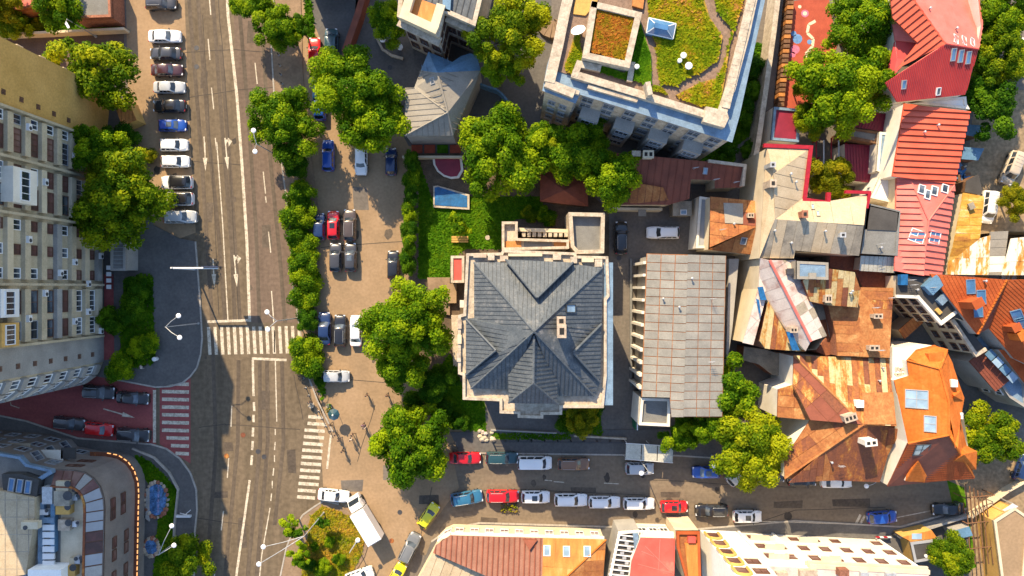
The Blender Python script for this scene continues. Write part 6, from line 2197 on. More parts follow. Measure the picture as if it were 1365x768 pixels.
s3 = Custom('red_roofed_house', 'house with bright flat red sheet roof at the bottom edge', 'house',
            [([(854, 717, 6), (900, 718, 6), (898, 800, 6.8), (836, 800), (842, 748)], 'redsheet')],
            [(854, 717, 5.9), (900, 718, 5.9), (898, 800, 5.9), (836, 800, 5.9), (842, 748, 5.9)], 'offwhite')
for a, b in (((860, 728), (898, 766)), ((850, 752), (895, 764)), ((880, 719), (878, 760)), ((855, 735), (872, 742))):
    p, q = s3.f[0].hit(*a), s3.f[0].hit(*b)
    mb = MB()
    mb.tube([p, q], .06, 5)
    part('roof_joint', mb, 'pinkred', s3.root)
boxpart('balcony', s3.root, 877, 712, 4.4, (4.2, .8, .5), 'offwhite')
boxpart('pillar', s3.root, 858, 709, 0, (1.4, .8, 5.6), 'bluetrim')
boxpart('pillar', s3.root, 893, 710, 0, (1.2, .8, 5.4), 'white')
s3.win(0, [2.5], lin(3), 1.2, 1.5)
s4 = House('orange_roofed_house', 'narrow house with flat orange deck and terracotta parapet beside the red roof', 'house', [(901, 708), (932, 708), (934, 780), (916, 780), (902, 730)], 6.2, 'cream', None, 'rustC', 0, parapet=.35, pmat='claytile')
mb = MB()
mb.extrude([P(x, y, 6.5) for x, y in ((913, 725), (932, 725), (933, 790), (920, 790))], 6.2, 6.5)
part('roof_deck', mb, 'orangesheet', s4.root)
boxpart('roof_hatch', s4.root, 921, 718, 6.2, (1.0, .8, .6), 'redsheet')
# white block of flats, its bright street front leaning to the bottom edge
def block(name, label, ground, h, wall, **kw):
    """footprint given in ground pixels"""
    t = thing(name, label, 'apartment block', P(*ground[0], 0))
    pl = ccw([P(x, y, 0) for x, y in ground])
    mb = MB()
    mb.extrude(pl, 0, h)
    part('wall', mb, wall, t)
    return t, pl
w1, p1 = block('apartment_block', 'bright white block end with four arched loggias leaning to the bottom edge', [(933, 706), (981, 708), (985, 860), (940, 860)], 19.0, 'white', )
w2, p2 = block('apartment_block', 'long bright white block of flats with brown windows along the street at the bottom', [(982, 709.5), (1170, 719), (1168, 860), (986, 860)], 12.0, 'offwhite')
A, B = Vector(P(933, 706)[:2]), Vector(P(981, 708)[:2])
n = Vector((B.y - A.y, -(B.x - A.x))).normalized()
if n.y < 0:
    n = -n
d = (B - A).normalized()
for k in range(5):
    z = 2.4 + 3.0 * k
    c = A.lerp(B, .23)
    mb = MB()
    pts = []
    for s in range(13):
        t = math.pi * s / 12
        pts.append(Vector((c.x + d.x * math.cos(t) * .95 + n.x * .15, c.y + d.y * math.cos(t) * .95 + n.y * .15, z + .7 + .75 * math.sin(t))))
    pts = [pts[0] - Vector((0, 0, 1.6))] + pts + [pts[-1] - Vector((0, 0, 1.6))]
    mb.tube(pts, .2, 6)
    part('arch', mb, 'ochre', w1)
    windows(w1, A, B, n, [z], [.23], 1.5, 1.7, fr='brownframe', pane='shutter', style=1, sill=False)
    windows(w1, A, B, n, [z], [.05], .5, 1.2, fr='greyframe', style=1, sill=False)
    if k >= 3:
        windows(w1, A, B, n, [z], [.7], 1.8, 1.4, fr='brownframe', pane='shutter', style=2)
A, B = Vector(P(982, 709.5)[:2]), Vector(P(1170, 719)[:2])
d = (B - A).normalized()
n = Vector((-d.y, d.x))
L = (B - A).length
for zi, z in enumerate((1.9, 5.3, 8.7)):
    for k in range(7):
        t = (1.6 + k * 2.95) / L
        if zi == 0 and k in (1, 5):
            continue
        windows(w2, A, B, n, [z], [t], 1.25, 1.25 if zi else 1.0, fr='brownframe', pane='shutter', style=1)
    for k in ((1,) if zi == 1 else (0.6, 4.2)):
        mb = MB()
        c = A.lerp(B, (1.2 + k * 1.9) / L) + n * .35
        mb.box((c.x, c.y, z + .95), (2.6, .7, .2), 0, (Vector((d.x, d.y, 0)), Vector((n.x, n.y, 0)), Vector((0, 0, 1))))
        part('balcony_slab', mb, 'cream', w2)
mb = MB()
c = A.lerp(B, .68) + n * .3
for e, (z, pr, hh) in enumerate(((11.0, .5, .25), (11.65, .8, .3), (12.1, .55, .25))):
    q = A.lerp(B, .63) + n * (pr / 2)
    mb.box((q.x, q.y, z), (L * .75, pr, hh), 0, (Vector((d.x, d.y, 0)), Vector((n.x, n.y, 0)), Vector((0, 0, 1))))
part('cornice', mb, 'cream', w2)
for t in (.01, .25, .99):
    mb = MB()
    q = A.lerp(B, t) + n * .12
    mb.box((q.x, q.y, 5.3), (.3, .26, 10.6), 0, (Vector((d.x, d.y, 0)), Vector((n.x, n.y, 0)), Vector((0, 0, 1))))
    part('pilaster', mb, 'white', w2)
mb = MB()
mb.extrude([Vector((A.x, A.y, 0)), Vector((B.x, B.y, 0)), P(1168, 860), P(986, 860)], 12.0, 12.15)
part('roof', mb, 'pinktin', w2)
mb = MB()
mb.extrude([P(933, 706), P(981, 708), P(985, 860), P(940, 860)], 19.0, 19.15)
part('roof', mb, 'rustB', w1)
# sheds and yards at the bottom right
k1 = House('shed', 'ochre walled shed with dark felt roof beside the round tree at the bottom right', 'shed', [(1213, 723), (1252, 718), (1256, 744), (1219, 750)], 2.8, 'ochre', None, 'darkflat', 0, parapet=.1, pmat='greyframe')
mb = MB()
mb.lathe([(.25, 0), (.25, .15), (.05, .2)], P(1234, 741, 2.8), 10)
part('roof_vent', mb, 'wl', k1.root)
k2 = House('shed', 'orange shed roof with one pale panel against the street wall', 'shed', [(1203, 716), (1242, 707), (1249, 717), (1214, 722)], 2.6, 'ochre', None, 'orangesheet', 0, parapet=0)
boxpart('tin_patch', k2.root, 1222, 715, 2.62, (1.4, .8, .04), 'paleglass')
k3 = House('shed', 'pale blue tin roofed shed at the corner of the bare yard', 'shed', [(1270, 708), (1292, 702), (1297, 714), (1276, 719)], 2.6, 'greywall', None, 'bluetin', 0, parapet=0)
kw = thing('boundary_wall', 'grey street wall in front of the sheds at the bottom right', 'wall', P(1250, 700))
mb = MB()
wallstrip(mb, [(1200, 716), (1240, 704), (1272, 694), (1293, 688)], 0, 1.6, .3, 1.5)
part('coping', mb, 'greywall', kw)
by = House('beige_house', 'low beige flat roofed house with dark wall edge in the bare yard', 'house', [(1324, 694), (1352, 676), (1372, 690), (1362, 800), (1338, 800)], 3.6, 'ochre', None, 'paving', 0, parapet=.15, pmat='cream')
pg = thing('pergola', 'long thin poles standing in for tree trunk shadows beside the beige house', 'pergola', P(1300, 700))  # poles built where trunk shadows stripe the bare dirt
for i in range(6):
    a, b = P(1287 + i * 5.4, 645 + i * 3, 2.4), P(1294 + i * 6, 752, 2.4)
    mb = MB()
    mb.tube([a, b], .09, 5)
    part('pole', mb, 'wood', pg)
for j in range(3):
    mb = MB()
    a, b = P(1286 + j * 3, 664 + j * 34, 2.52), P(1326, 660 + j * 34, 2.52)
    mb.tube([a, b], .08, 5)
    part('beam', mb, 'wood', pg)
    for e in (a, b):
        mb = MB()
        mb.tube([Vector((e.x, e.y, 0)), e - Vector((0, 0, .1))], .08, 5)
        part('post', mb, 'wood', pg)
aw = thing('awning', 'white tilted sheet standing above the beige house wall', 'awning', P(1348, 675))
mb = MB()
q = [P(1336, 680, 3.2), P(1350, 671, 3.8), P(1357, 675, 3.8), P(1343, 684, 3.2)]
mb.prism(q, [p + Vector((0, 0, .06)) for p in q], 0, True, True)
part('sheet', mb, 'wl', aw)
mb = MB()
for p in q:
    mb.tube([Vector((p.x, p.y, 0)), p], .04, 5)
part('post', mb, 'metal', aw)
ry = thing('boundary_wall', 'cream wall along the bare yard at the right edge', 'wall', P(1350, 650))
mb = MB()
wallstrip(mb, [(1296, 690), (1345, 655), (1372, 640)], 0, 1.3, .3, 1.3)
part('coping', mb, 'cream', ry)

for x, y, w, dd, hh, m in ((1075, 762, 2.2, .8, .7, 'chimney'), (1120, 760, 1.2, .9, 1.1, 'brick'), (1150, 765, 1.0, .8, .6, 'metal'), (1040, 764, 1.4, .7, .8, 'chimney'), (1185, 766, 1.3, .8, .6, 'metal')):
    boxpart('roof_unit', w2, x, y, 12.15, (w, dd, hh), m)
# ---------------------------------------------------------------- tower block on the left
tw = thing('apartment_tower', 'tall beige apartment tower leaning out of the left edge with rows of windows', 'apartment block', (P(20, 330).x, P(20, 330).y, 0))
XM, XN = P(138, 0).x, P(145, 0).x
def gy(y):
    return (384 - y) * H / F
mb = MB()
mb.extrude([P(24, 189), P(138, 189), P(138, 483), P(133, 496), P(120, 506), P(95, 511), P(24, 513)], 0, 33.2)
part('wall', mb, 'beigewall', tw)
mb = MB()
mb.extrude([P(24, 122), P(149, 122), P(142, 188.6), P(24, 188.6)], 0, 34.2)
part('end_wall', mb, 'ochre', tw)
mb = MB()
mb.extrude([P(60, 448), P(139.4, 448), P(139.4, 482), P(60, 482)], 0, 33.4)
part('end_wall', mb, 'greywall', tw)
FZ = [3.0 + 2.9 * k for k in range(9)]
SECT = [(192, 240), (246, 300), (306, 377), (383, 446)]
WM = {}
EAST = (1, 0)
fins = MB()
for y in (190.5, 243, 303, 380, 447):
    fins.box((XM + .3, gy(y), 17.2), (.9, .3, 32.4))
part('fin', fins, 'beigewall', tw)
for fi, z in enumerate(FZ + [29.1, 32.0]):
    for si, (a, b) in enumerate(SECT):
        if z > 27 and si:
            pass
        mb = MB()
        k = random.choice(['beigewall', 'beigewall', 'cream', 'greywall'])
        mb.box((XM + .22, (gy(a) + gy(b)) / 2, z - 1.28), (.7, gy(a) - gy(b) - .5, .95 + .01 * si))
        part('spandrel', mb, k, tw)
for fi, z in enumerate(FZ):
    A, B = (XM, gy(192)), (XM, gy(240))
    rnd = lambda: random.choice([('whiteframe', 'glass'), ('whiteframe', 'glass'), ('brownframe', 'shutter'), ('greyframe', 'glass')])
    fr, pn = rnd()
    windows(tw, A, B, EAST, [z], [.14], 1.2, 1.35, fr=fr, pane=pn, style=2, sill=False)
    fr, pn = rnd()
    windows(tw, A, B, EAST, [z], [.62], 2.9, 1.45, fr=fr, pane=pn, style=4, sill=False)
    A, B = (XM, gy(246)), (XM, gy(300))
    fr, pn = rnd()
    windows(tw, A, B, EAST, [z], [.22], 2.1, 1.45, fr=fr, pane=pn, style=3, sill=False)
    windows(tw, A, B, EAST, [z], [.7], 2.6, 1.6, fr='brownframe', pane=random.choice(['glass', 'shutter']), style=2, sill=False, name='loggia')
    A, B = (XM, gy(306)), (XM, gy(377))
    for t in (.12, .5, .87):
        fr, pn = random.choice([('whiteframe', 'glass'), ('brownframe', 'shutter'), ('brownframe', 'shutter')])
        windows(tw, A, B, EAST, [z], [t], 1.3, 1.3, fr=fr, pane=pn, style=2, sill=False)
    A, B = (XM, gy(383)), (XM, gy(446))
    for t, w in ((.27, 2.9), (.77, 2.3)):
        fr, pn = ('whiteframe', 'glass') if fi < 2 else random.choice([('brownframe', 'shutter'), ('greyframe', 'glass'), ('brownframe', 'glass')])
        windows(tw, A, B, EAST, [z], [t], w, 1.45, fr=fr, pane=pn, style=4 if fr == 'whiteframe' else 2, sill=False)
    for yy, xx, o in ((470, 139.4, 0), (182 - fi, 142.8, .05)):
        mb = MB()
        px = P(xx, 0).x
        for q in range(4):
            mb.box((px + .05 + o, gy(yy) - .24 + q * .16, z - .1), (.1, .11, .62))
        part('vent_grille', mb, 'brownframe', tw)
    if fi < 8:
        for e, (p, q) in enumerate((((138.3, 484), (133.3, 496.3)), ((133, 496.8), (120.4, 506.5)), ((120, 506.8), (96, 511.8)))):
            a, b = P(*p), P(*q)
            d = b - a
            L = d.length
            d.normalize()
            n = Vector((-d.y, d.x, 0))
            if n.x < 0:
                n = -n
            mb = MB()
            mb.box(((a + b) / 2) + n * .18 + Vector((0, 0, z - 1.3)), (L, .5, 1.0 + .01 * e), 0, (d, n, Vector((0, 0, 1))))
            part('spandrel', mb, 'greywall', tw)
            windows(tw, a, b, (n.x, n.y), [z], [.5], min(L * .8, 2.2), 1.4, fr='whiteframe', pane='glass', style=2, sill=False)
# air conditioners and glazed-in balconies
acm = MB()
acm.box((0, 0, 0), (.36, .85, .6))
acm = acm.data('air_conditioner', 'wl')
fan = MB()
fan.lathe([(.24, 0), (.24, .02), (.05, .03)], (.18, -.12, 0), 10, 0, (Vector((0, 1, 0)), Vector((0, 0, 1)), Vector((1, 0, 0))))
fan = fan.data('fan', 'darkmetal')
for y, k in ((222, 2), (262, 4), (318, 1), (342, 0), (352, 2), (366, 3), (378.5, 1), (390, 4), (414, 1), (418, 5), (425, 2), (440, 0), (430, 6), (330, 5), (205, 5)):
    o = inst('air_conditioner', acm, tw, Matrix.Translation((XM + .75, gy(y), FZ[k] - 1.2)))
    sub('fan', fan, o)
for y0, y1, z0, z1, m in ((254, 292, FZ[5] - 1.5, FZ[6] - .4, 'offwhite'), (385, 415, FZ[6] - 1.4, FZ[6] + 1.5, 'wl'), (421, 446, FZ[6] - 1.4, FZ[6] + 1.4, 'ochre'), (300, 330, FZ[7] - 1.3, FZ[7] + 1.5, 'greywall')):
    mb = MB()
    mb.box((XM + .75, (gy(y0) + gy(y1)) / 2, (z0 + z1) / 2), (1.5, gy(y0) - gy(y1), z1 - z0))
    b = part('balcony_box', mb, m, tw)
    windows(tw, (XM + 1.5, gy(y0)), (XM + 1.5, gy(y1)), EAST, [(z0 + z1) / 2 + .1], [.5], (gy(y0) - gy(y1)) * .85, min(1.5, z1 - z0 - .5), style=4, sill=False)
for y, z in ((130, 8), (126, 12.5), (126, 16.5), (126, 21)):
    mb = MB()
    mb.box((P(140, 0).x - 1.2, gy(121) + .35, z), (1.6, .7, 1.0))
    part('balcony_box', mb, 'cream', tw)
# low annex and terrace at the tower's foot
ax = House('annex', 'low lilac grey annex roof at the foot of the beige tower', 'annex', [(148, 322), (168, 322), (168, 361), (148, 361)], 3.4, 'greywall', None, 'greyflat', 0.1, parapet=0.15)
seams(ax.f[0].rot(90), .55, ax.root, 'greyframe', .07, .05)
mb = MB()
mb.extrude([P(139.6, 366), P(152, 366), P(153, 478), P(139.6, 480)], .1, .16)
struct('terrace', mb, 'redroad')
for i in range(4):
    x, y = 146, 357 + i * 8.5
    t = thing('garden_table', ['topmost', 'second', 'third', 'lowest'][i] + ' of the four white tables on the red terrace', 'table', (P(x, y, .7).x, P(x, y, .7).y, .16), 0, 'white terrace tables')
    q = MB()
    q.box((0, 0, .72), (.7, .6, .04))
    sub('table_top', q.data('table_top', 'wl'), t)
    for sx in (-1, 1):
        for sy in (-1, 1):
            q = MB()
            q.box((sx * .3, sy * .25, .35), (.05, .05, .7))
            sub('leg', q.data('leg', 'darkmetal'), t)
# ---------------------------------------------------------------- curved building bottom left
B2H = 10.2
M['officewall'] = mat('brown_grey_wall', [(0, (0.17, 0.145, 0.13)), (1, (0.24, 0.21, 0.19))], rough=0.85, ns=.5, grain=.1, detail=8)
CURVE = [(74, 626), (98, 627), (113, 630), (125, 638), (133, 649), (138, 664), (139, 680), (138, 720), (135, 880)]
b2 = House('office_building', 'grey office building with rounded corner, brown glazed roof band and string of lights', 'office building',
           CURVE + [(-200, 880), (-200, 585), (0, 601), (29, 608), (38, 619)], B2H, 'officewall', None, 'greyflat', 0.0, parapet=0)
for i in range(9):
    pass
# window pairs, brown
A, B, n = b2.edge(6)
windows(b2.root, *[Vector(P(138.6, y, B2H)[:2]) for y in (680, 720)], EAST, [5.9, 8.3], [-.05, .28], 1.6, 1.1, fr='brownframe', pane='shutter', style=1, sill=False)
A, B, n = b2.edge(7)
L = (B - A).length
for k in range(4):
    windows(b2.root, A, B, (n.x, n.y), [5.0, 7.8], [(1.2 + k * 4.6) / L, (2.9 + k * 4.6) / L], 1.5, .95, fr='brownframe', pane='shutter', style=1, sill=False)
A, B, n = b2.edge(0)
windows(b2.root, A, B, (n.x, n.y), [5.8, 8.2], [.35, .75], 1.2, .9, fr='brownframe', pane='shutter', style=1, sill=False)
for i in (10, 11, 12, 13):
    A, B, n = b2.edge(i)
    L = (B - A).length
    nn = max(1, int(L / 2.6))
    windows(b2.root, A, B, (n.x, n.y), [2.2, 5.2, 8.0], lin(nn), 1.5, 1.5, fr='greyframe', pane='glass', style=2, sill=False)
# canopy with warm lights round the curve
cv = [P(x, y, B2H) for x, y in CURVE]
cn = MB()
inn = ccw(CURVE)
outp = []
for i, p in enumerate(cv):
    a = cv[max(0, i - 1)]
    b = cv[min(len(cv) - 1, i + 1)]
    d = (b - a).normalized()
    nrm = Vector((d.y, -d.x, 0))
    if nrm.x < -.3:
        nrm = -nrm
    if i < 3:
        nrm = Vector((nrm.x, abs(nrm.y), 0))
    outp.append(p + nrm * .55)
for i in range(len(cv) - 1):
    a, b, c, d = cv[i], cv[i + 1], outp[i + 1], outp[i]
    cn.extrude([a, b, c, d], 2.75, 2.95)
part('canopy', cn, 'rustB', b2.root)
em = bpy.data.materials.new('warm_light')
em.use_nodes = True
pb = em.node_tree.nodes['Principled BSDF']
pb.inputs['Base Color'].default_value = (.9, .5, .2, 1)
pb.inputs['Emission Color'].default_value = (1, .42, .12, 1)
pb.inputs['Emission Strength'].default_value = 0.7
M['warm'] = em
dist = 0
for i in range(1, len(outp) - 1):
    a, b = outp[i], outp[i + 1]
    d = b - a
    L = d.length
    d.normalize()
    k = int(L / .75)
    for j in range(k):
        c = a + d * (L * (j + .5) / k)
        if c.y < gy(800):
            continue
        q = MB()
        q.box((c.x, c.y, 3.02), (.5, .11, .1), 0, (d, Vector((-d.y, d.x, 0)), Vector((0, 0, 1))))
        part('light_fitting', q, 'warm', b2.root)
# glazed band: sloping frame with panes
inn = []
for i, p in enumerate(cv):
    v = outp[i] - p
    inn.append(p - v.normalized() * 1.9 + Vector((0, 0, 1.1)))
for i in range(len(cv) - 1):
    a, b, c, d = cv[i], cv[i + 1], inn[i + 1], inn[i]
    L = (b - a).length
    k = max(1, round(L / 1.5))
    for j in range(k):
        if (a.lerp(b, j / k)).y < gy(770):
            continue
        q = [a.lerp(b, (j + .06) / k), a.lerp(b, (j + .94) / k), d.lerp(c, (j + .94) / k), d.lerp(c, (j + .06) / k)]
        q = [q[0].lerp(q[3], .05), q[1].lerp(q[2], .05), q[1].lerp(q[2], .9), q[0].lerp(q[3], .9)]
        fc = Face(q)
        mb = MB()
        mb.prism([p + Vector((0, 0, -.05)) for p in fc.p], [p + Vector((0, 0, .03)) for p in fc.p])
        part('glazed_panel', mb, random.choice(['greyframe', 'greywall', 'shutter', 'shutter']), b2.root)
    mb = MB()
    mb.prism([p + Vector((0, 0, -.3)) for p in Face([a, b, c, d]).p], [p + Vector((0, 0, -.03)) for p in Face([a, b, c, d]).p], 0, True, True)
    part('band_frame', mb, 'brownframe', b2.root)
    mb = MB()
    mb.tube([d, c], .14, 6)
    part('band_rail', mb, 'rustB', b2.root)
FT = b2.f[0]
mb = MB()
mb.extrude([P(x, y, B2H) for x, y in ((82, 634), (108, 636), (114, 650), (118, 690), (116, 850), (80, 850))], B2H, B2H + .05)
part('terrace_floor', mb, 'cream', b2.root)
mb = MB()
mb.extrude([P(x, y, B2H + 1.6) for x, y in ((-120, 656), (4, 655), (28, 660), (46, 664), (46, 690), (34, 766), (-120, 790))], B2H, B2H + 1.6)
part('upper_roof', mb, 'creamtin', b2.root)
uf = Face([P(x, y, B2H + 1.6) for x, y in ((-120, 656), (4, 655), (28, 660), (46, 664), (46, 690), (34, 766), (-120, 790))])
seams(uf, 1.5, b2.root, 'cementsheet', .08, .02, name='roof_joint')
seams(uf.rot(90), 2.2, b2.root, 'cementsheet', .08, .025, name='roof_joint')
mb = MB()
mb.extrude([P(x, y, B2H + 1.2) for x, y in ((2, 632), (28, 632), (52, 640), (48, 663), (4, 653))], B2H, B2H + 1.2)
part('dark_roof', mb, 'darkflat', b2.root)
df = Face([P(x, y, B2H + 1.2) for x, y in ((2, 632), (28, 632), (52, 640), (48, 663), (4, 653))])
for i in range(3):
    o = skylight(b2, df.rot(-8), 16 + i * 11, 646 + i * 1.5, .75, 1.7)
    o.name = 'roof_window'
mb = MB()
wallstrip(mb, [(-10, 603), (29, 609), (38, 619), (72, 627), (128, 599.5)][:4], B2H - .2, B2H + .5, .35, B2H)
wallstrip(mb, [(72, 628), (52, 640), (47, 690), (36, 780)], B2H, B2H + .75, .5, B2H)
part('parapet', mb, 'bluetrim', b2.root)
for i in range(7):
    boxpart('vent_panel', b2.root, 66, 693 + i * 9.6, B2H + .6, (1.5, .72, .25), 'wl' if i else 'bluetrim')
boxpart('duct', b2.root, 75, 692, B2H + .05, (.55, 8.2, .7), 'bluetin')
boxpart('duct', b2.root, 71, 657, B2H + .05, (1.3, 2.2, 1.2), 'metal')
boxpart('duct', b2.root, 58, 720, B2H + .05, (.8, 10, .5), 'bluetrim')
for x, y, d, m in ((90, 645, (1.6, 1.3, 1.1), 'beigewall'), (99, 653, (1.0, 1.0, .9), 'cementsheet'), (90, 661, (2.0, 1.9, 1.2), 'cementsheet'), (104, 661, (.7, .8, .7), 'metal'), (90, 676, (1.8, 1.3, 1.0), 'ochre'), (91, 697, (1.5, 1.4, .9), 'chimney'), (103, 697, (.55, .7, .6), 'wl'), (101, 745, (.7, .8, .8), 'beigewall'), (108, 744, (.7, .9, .8), 'metal'), (97, 757, (1.8, 1.4, 1.0), 'ochre'), (62, 652, (.9, .9, .8), 'darkmetal'), (62, 681, (1.2, .7, .6), 'wl'), (45, 698, (2.1, .9, .8), 'cream'), (40, 683, (1.0, .6, .5), 'cream')):
    o = boxpart('air_handling_unit', b2.root, x, y, B2H + (.05 if x > 80 or y < 690 else 1.62), d, m)
    q = MB()
    c = P(x, y, B2H + d[2] + .1)
    q.lathe([(d[1] * .32, 0), (d[1] * .32, .08), (.05, .1)], Vector((c.x, c.y, B2H + (.05 if x > 80 or y < 690 else 1.62) + d[2])), 10)
    part('fan', q, 'darkmetal', o)
boxpart('plant_room', b2.root, 76, 772, B2H, (4.2, 4.4, 2.4), 'white')
# front wing awnings
for x, y, w, m in ((28, 598, 2.6, 'cementsheet'), (62, 607, 4.6, 'offwhite'), (92, 604, 2.0, 'darkflat')):
    boxpart('awning', b2.root, x, y, 6.5, (w, 1.5, .18), m)
# fountain pools in the garden by the office
def pond(label, px, py, rx, ry):
    c = P(px, py, .2)
    t = thing('fountain', label, 'fountain', (c.x, c.y, 0.02), 0, None)
    w = MB()
    vs = [(rx * math.cos(a) * (1 + .08 * math.sin(3 * a)), ry * math.sin(a) * (1 + .06 * math.cos(2 * a)), .3) for a in [2 * math.pi * i / 20 for i in range(20)]]
    w.prism([(x, y, 0) for x, y, z in vs], vs)
    sub('water', w.data('water', 'water'), t)
    rk = MB()
    rng = random.Random(int(px))
    for i in range(22):
        a = 2 * math.pi * i / 22
        s = MB()
        s.ball((0, 0, 0), .34 * rng.uniform(.7, 1.3), 6, 0, (1, rng.uniform(.7, 1.2), .7))
        o = bpy.data.objects.new('rim_stone', s.data('rim_stone', rng.choice(['stone', 'brick', 'cementsheet', 'chimney'])))
        COL.objects.link(o)
        o.parent = t
        o.location = (rx * 1.1 * math.cos(a), ry * 1.07 * math.sin(a), .25)
        o.rotation_euler = (0, 0, rng.random() * 6)
    return t
pond('oval rock edged fountain pool behind the curved grey office', 209, 666, 1.5, 2.4)
pond('small round fountain pool below the oval pool by the office', 202, 729, 1.0, 1.2)
bn = thing('bench', 'long grey curved paved seat beside the oval fountain', 'bench', P(196, 672))
mb = MB()
mb.extrude([P(197, 650), P(201, 650), P(201, 694), P(196, 690)], 0.02, .45)
part('seat', mb, 'greywall', bn)
mb = MB()
for y in (655, 672, 688):
    mb.box(P(195, y) + Vector((0, 0, .2)), (.3, .3, .4))
part('leg', mb, 'darkmetal', bn)
# courtyard walls top left
yw = thing('boundary_wall', 'long low tan boundary wall at the top left beside the verge', 'wall', P(80, 42))
mb = MB()
wallstrip(mb, [(-60, 48), (60, 43), (165, 38)], 0, 1.5, .35, 1.5)
part('coping', mb, 'cream', yw)
struct_l = sheet('yard', [(-60, 48), (165, 40), (170, 175), (-60, 175)], 0.02, 'rustB')
struct_l.data.materials.clear()
struct_l.data.materials.append(pm('brown_yard', (0.1, 0.068, 0.05), v=.25, ns=.5, grain=.2))
sh1 = House('courtyard_house', 'small grey flat roofed outbuilding with red brick rim at the top left', 'outbuilding', [(98, -30), (148, -30), (150, 24), (98, 26)], 3.2, 'brick', None, 'greyflat', 0, parapet=.4, pmat='brick')
sh2 = House('courtyard_house', 'pink roofed outbuilding with brick wall in the top left corner', 'outbuilding', [(10, -40), (46, -40), (46, 10), (30, 14), (12, 12)], 3.0, 'brick', None, 'pinkred', 0, parapet=.25, pmat='rustB')
sh3 = House('kiosk', 'orange slatted kiosk roof half hidden behind the tower tree', 'kiosk', [(152, 138), (170, 132), (182, 160), (163, 168)], 2.8, 'ochre', None, 'orangewood', 0.1, parapet=0)
sheets(sh3.f[0], .5, 3, sh3.root, 'orangewood', .06, .05, name='board')

nb = House('unseen_block', 'unseen low grey block added beyond the left edge to shade the red street', 'apartment block', [(-260, 420), (-72, 420), (-72, 545), (-260, 545)], 13.5, 'greywall', None, 'greyflat', 0)  # out of view, added to keep sun off the red street
nb.win(1, [2.5, 5.5, 8.5, 11.4], lin(4), 1.2, 1.4)
# ---------------------------------------------------------------- trees, one by one
TG = 'trees along the streets and yards'
T = lambda *a, **k: tree(*a, group=TG, **k)
T('yellowish round tree against the ochre end wall of the tower', 130, 95, 5.0, 9.5, 'mid', 'leaf_y')
T('largest yellow green tree covering the tower front', 160, 264, 6.2, 11, 'big', 'leaf_y')
T('green tree between the ochre wall tree and the big yellow green tree', 128, 203, 3.6, 9, 'mid', 'leaf')
T('tree cut by the top edge above the small grey outbuilding', 78, 3, 3.4, 8, 'mid', 'leaf')
T('leafy tree in the very top left corner', 6, 4, 2.8, 7, 'mid', 'leaf_o')
T('bushy tree at the left edge over the verge', 14, 30, 2.6, 4, 'mid', 'leaf_y')
T('street tree cut by the top edge beside the avenue', 338, 8, 3.2, 8, 'mid', 'leaf')
T('street tree leaning over the avenue pavement near the top', 378, 38, 3.1, 8, 'mid', 'leaf')
T('dark small street tree beside the red parked car', 399, 36, 1.7, 6, 'mid', 'leaf_d')
T('broad tree over the avenue lamp and the planted strip', 378, 166, 4.9, 9, 'big', 'leaf')
T('big light green tree over the parked cars of the plaza', 470, 118, 5.6, 11, 'big', 'leaf')
T('light green tree joined to the lower side of the big plaza tree', 497, 165, 4.6, 10, 'mid', 'leaf')
T('tall tree between the mansion and the roof garden', 678, 48, 5.0, 13, 'big', 'leaf_y')
T('lower darker tree beside the mansion courtyard', 668, 90, 2.8, 9, 'mid', 'leaf')
T('sunlit and shaded tree at the mansion corner', 520, 28, 3.0, 7, 'mid', 'leaf')
T('broad crowned tree north of the villa lawn', 672, 205, 6.2, 11, 'big', 'leaf')
T('tree crown between the villa tree and the brown house', 765, 205, 4.2, 10, 'mid', 'leaf')
T('bright tree over the brown sheet roof', 813, 238, 4.0, 10, 'mid', 'leaf')
T('tree filling the gap beside the pavilion and villa trees', 720, 195, 3.2, 9, 'mid', 'leaf')
T('bright low tree between the parasol tree and the roof tree', 785, 185, 3.0, 8, 'mid', 'leaf')
T('small bright tree at the pink parasol', 738, 195, 2.2, 8, 'mid', 'leaf_y')
T('tallest garden tree west of the villa', 545, 428, 5.7, 12, 'big', 'leaf')
T('tree joined below the tallest garden tree', 536, 487, 3.9, 9, 'mid', 'leaf')
T('round tree at the corner of plaza and side street', 547, 590, 5.7, 8.6, 'big', 'leaf')
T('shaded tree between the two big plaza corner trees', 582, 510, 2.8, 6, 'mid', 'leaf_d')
T('upper tree beside the rusty corner house', 970, 525, 4.2, 9, 'mid', 'leaf')
T('broad tree shading the street by the rusty corner house', 995, 588, 5.8, 10, 'big', 'leaf_y')
T('leafy low tree behind the bus shelter', 908, 578, 2.8, 6, 'mid', 'leaf')
T('low tree between bus shelter tree and broad street tree', 945, 568, 2.6, 8, 'mid', 'leaf')
T('big tree over the red play surface', 1150, 38, 5.0, 10, 'big', 'leaf')
T('dense tree below the play surface tree', 1110, 122, 5.6, 11, 'big', 'leaf')
T('tree joining the two big trees by the play surface', 1152, 96, 4.4, 10, 'mid', 'leaf')
T('small light tree tucked above the maroon shed', 1080, 160, 2.6, 7, 'mid', 'leaf_y')
T('olive yellow tree in the notch of the cream house', 1105, 235, 3.2, 7, 'mid', 'leaf_o')
T('tree cut by the top right corner', 1335, 15, 4.6, 9, 'big', 'leaf')
T('yellowish tree beside the crimson roof', 1330, 75, 4.4, 9, 'big', 'leaf_y')
T('dark tree below the yellowish right hand tree', 1314, 140, 4.2, 8, 'mid', 'leaf_d')
T('olive tree cut by the right edge beside the dirt lane', 1352, 266, 2.4, 5, 'mid', 'leaf_o')
T('bright tree behind the orange tiled house', 1318, 578, 4.2, 7, 'mid', 'leaf_y')
T('round light tree at the bottom right by the dark felt shed', 1268, 746, 3.2, 6, 'mid', 'leaf_y')
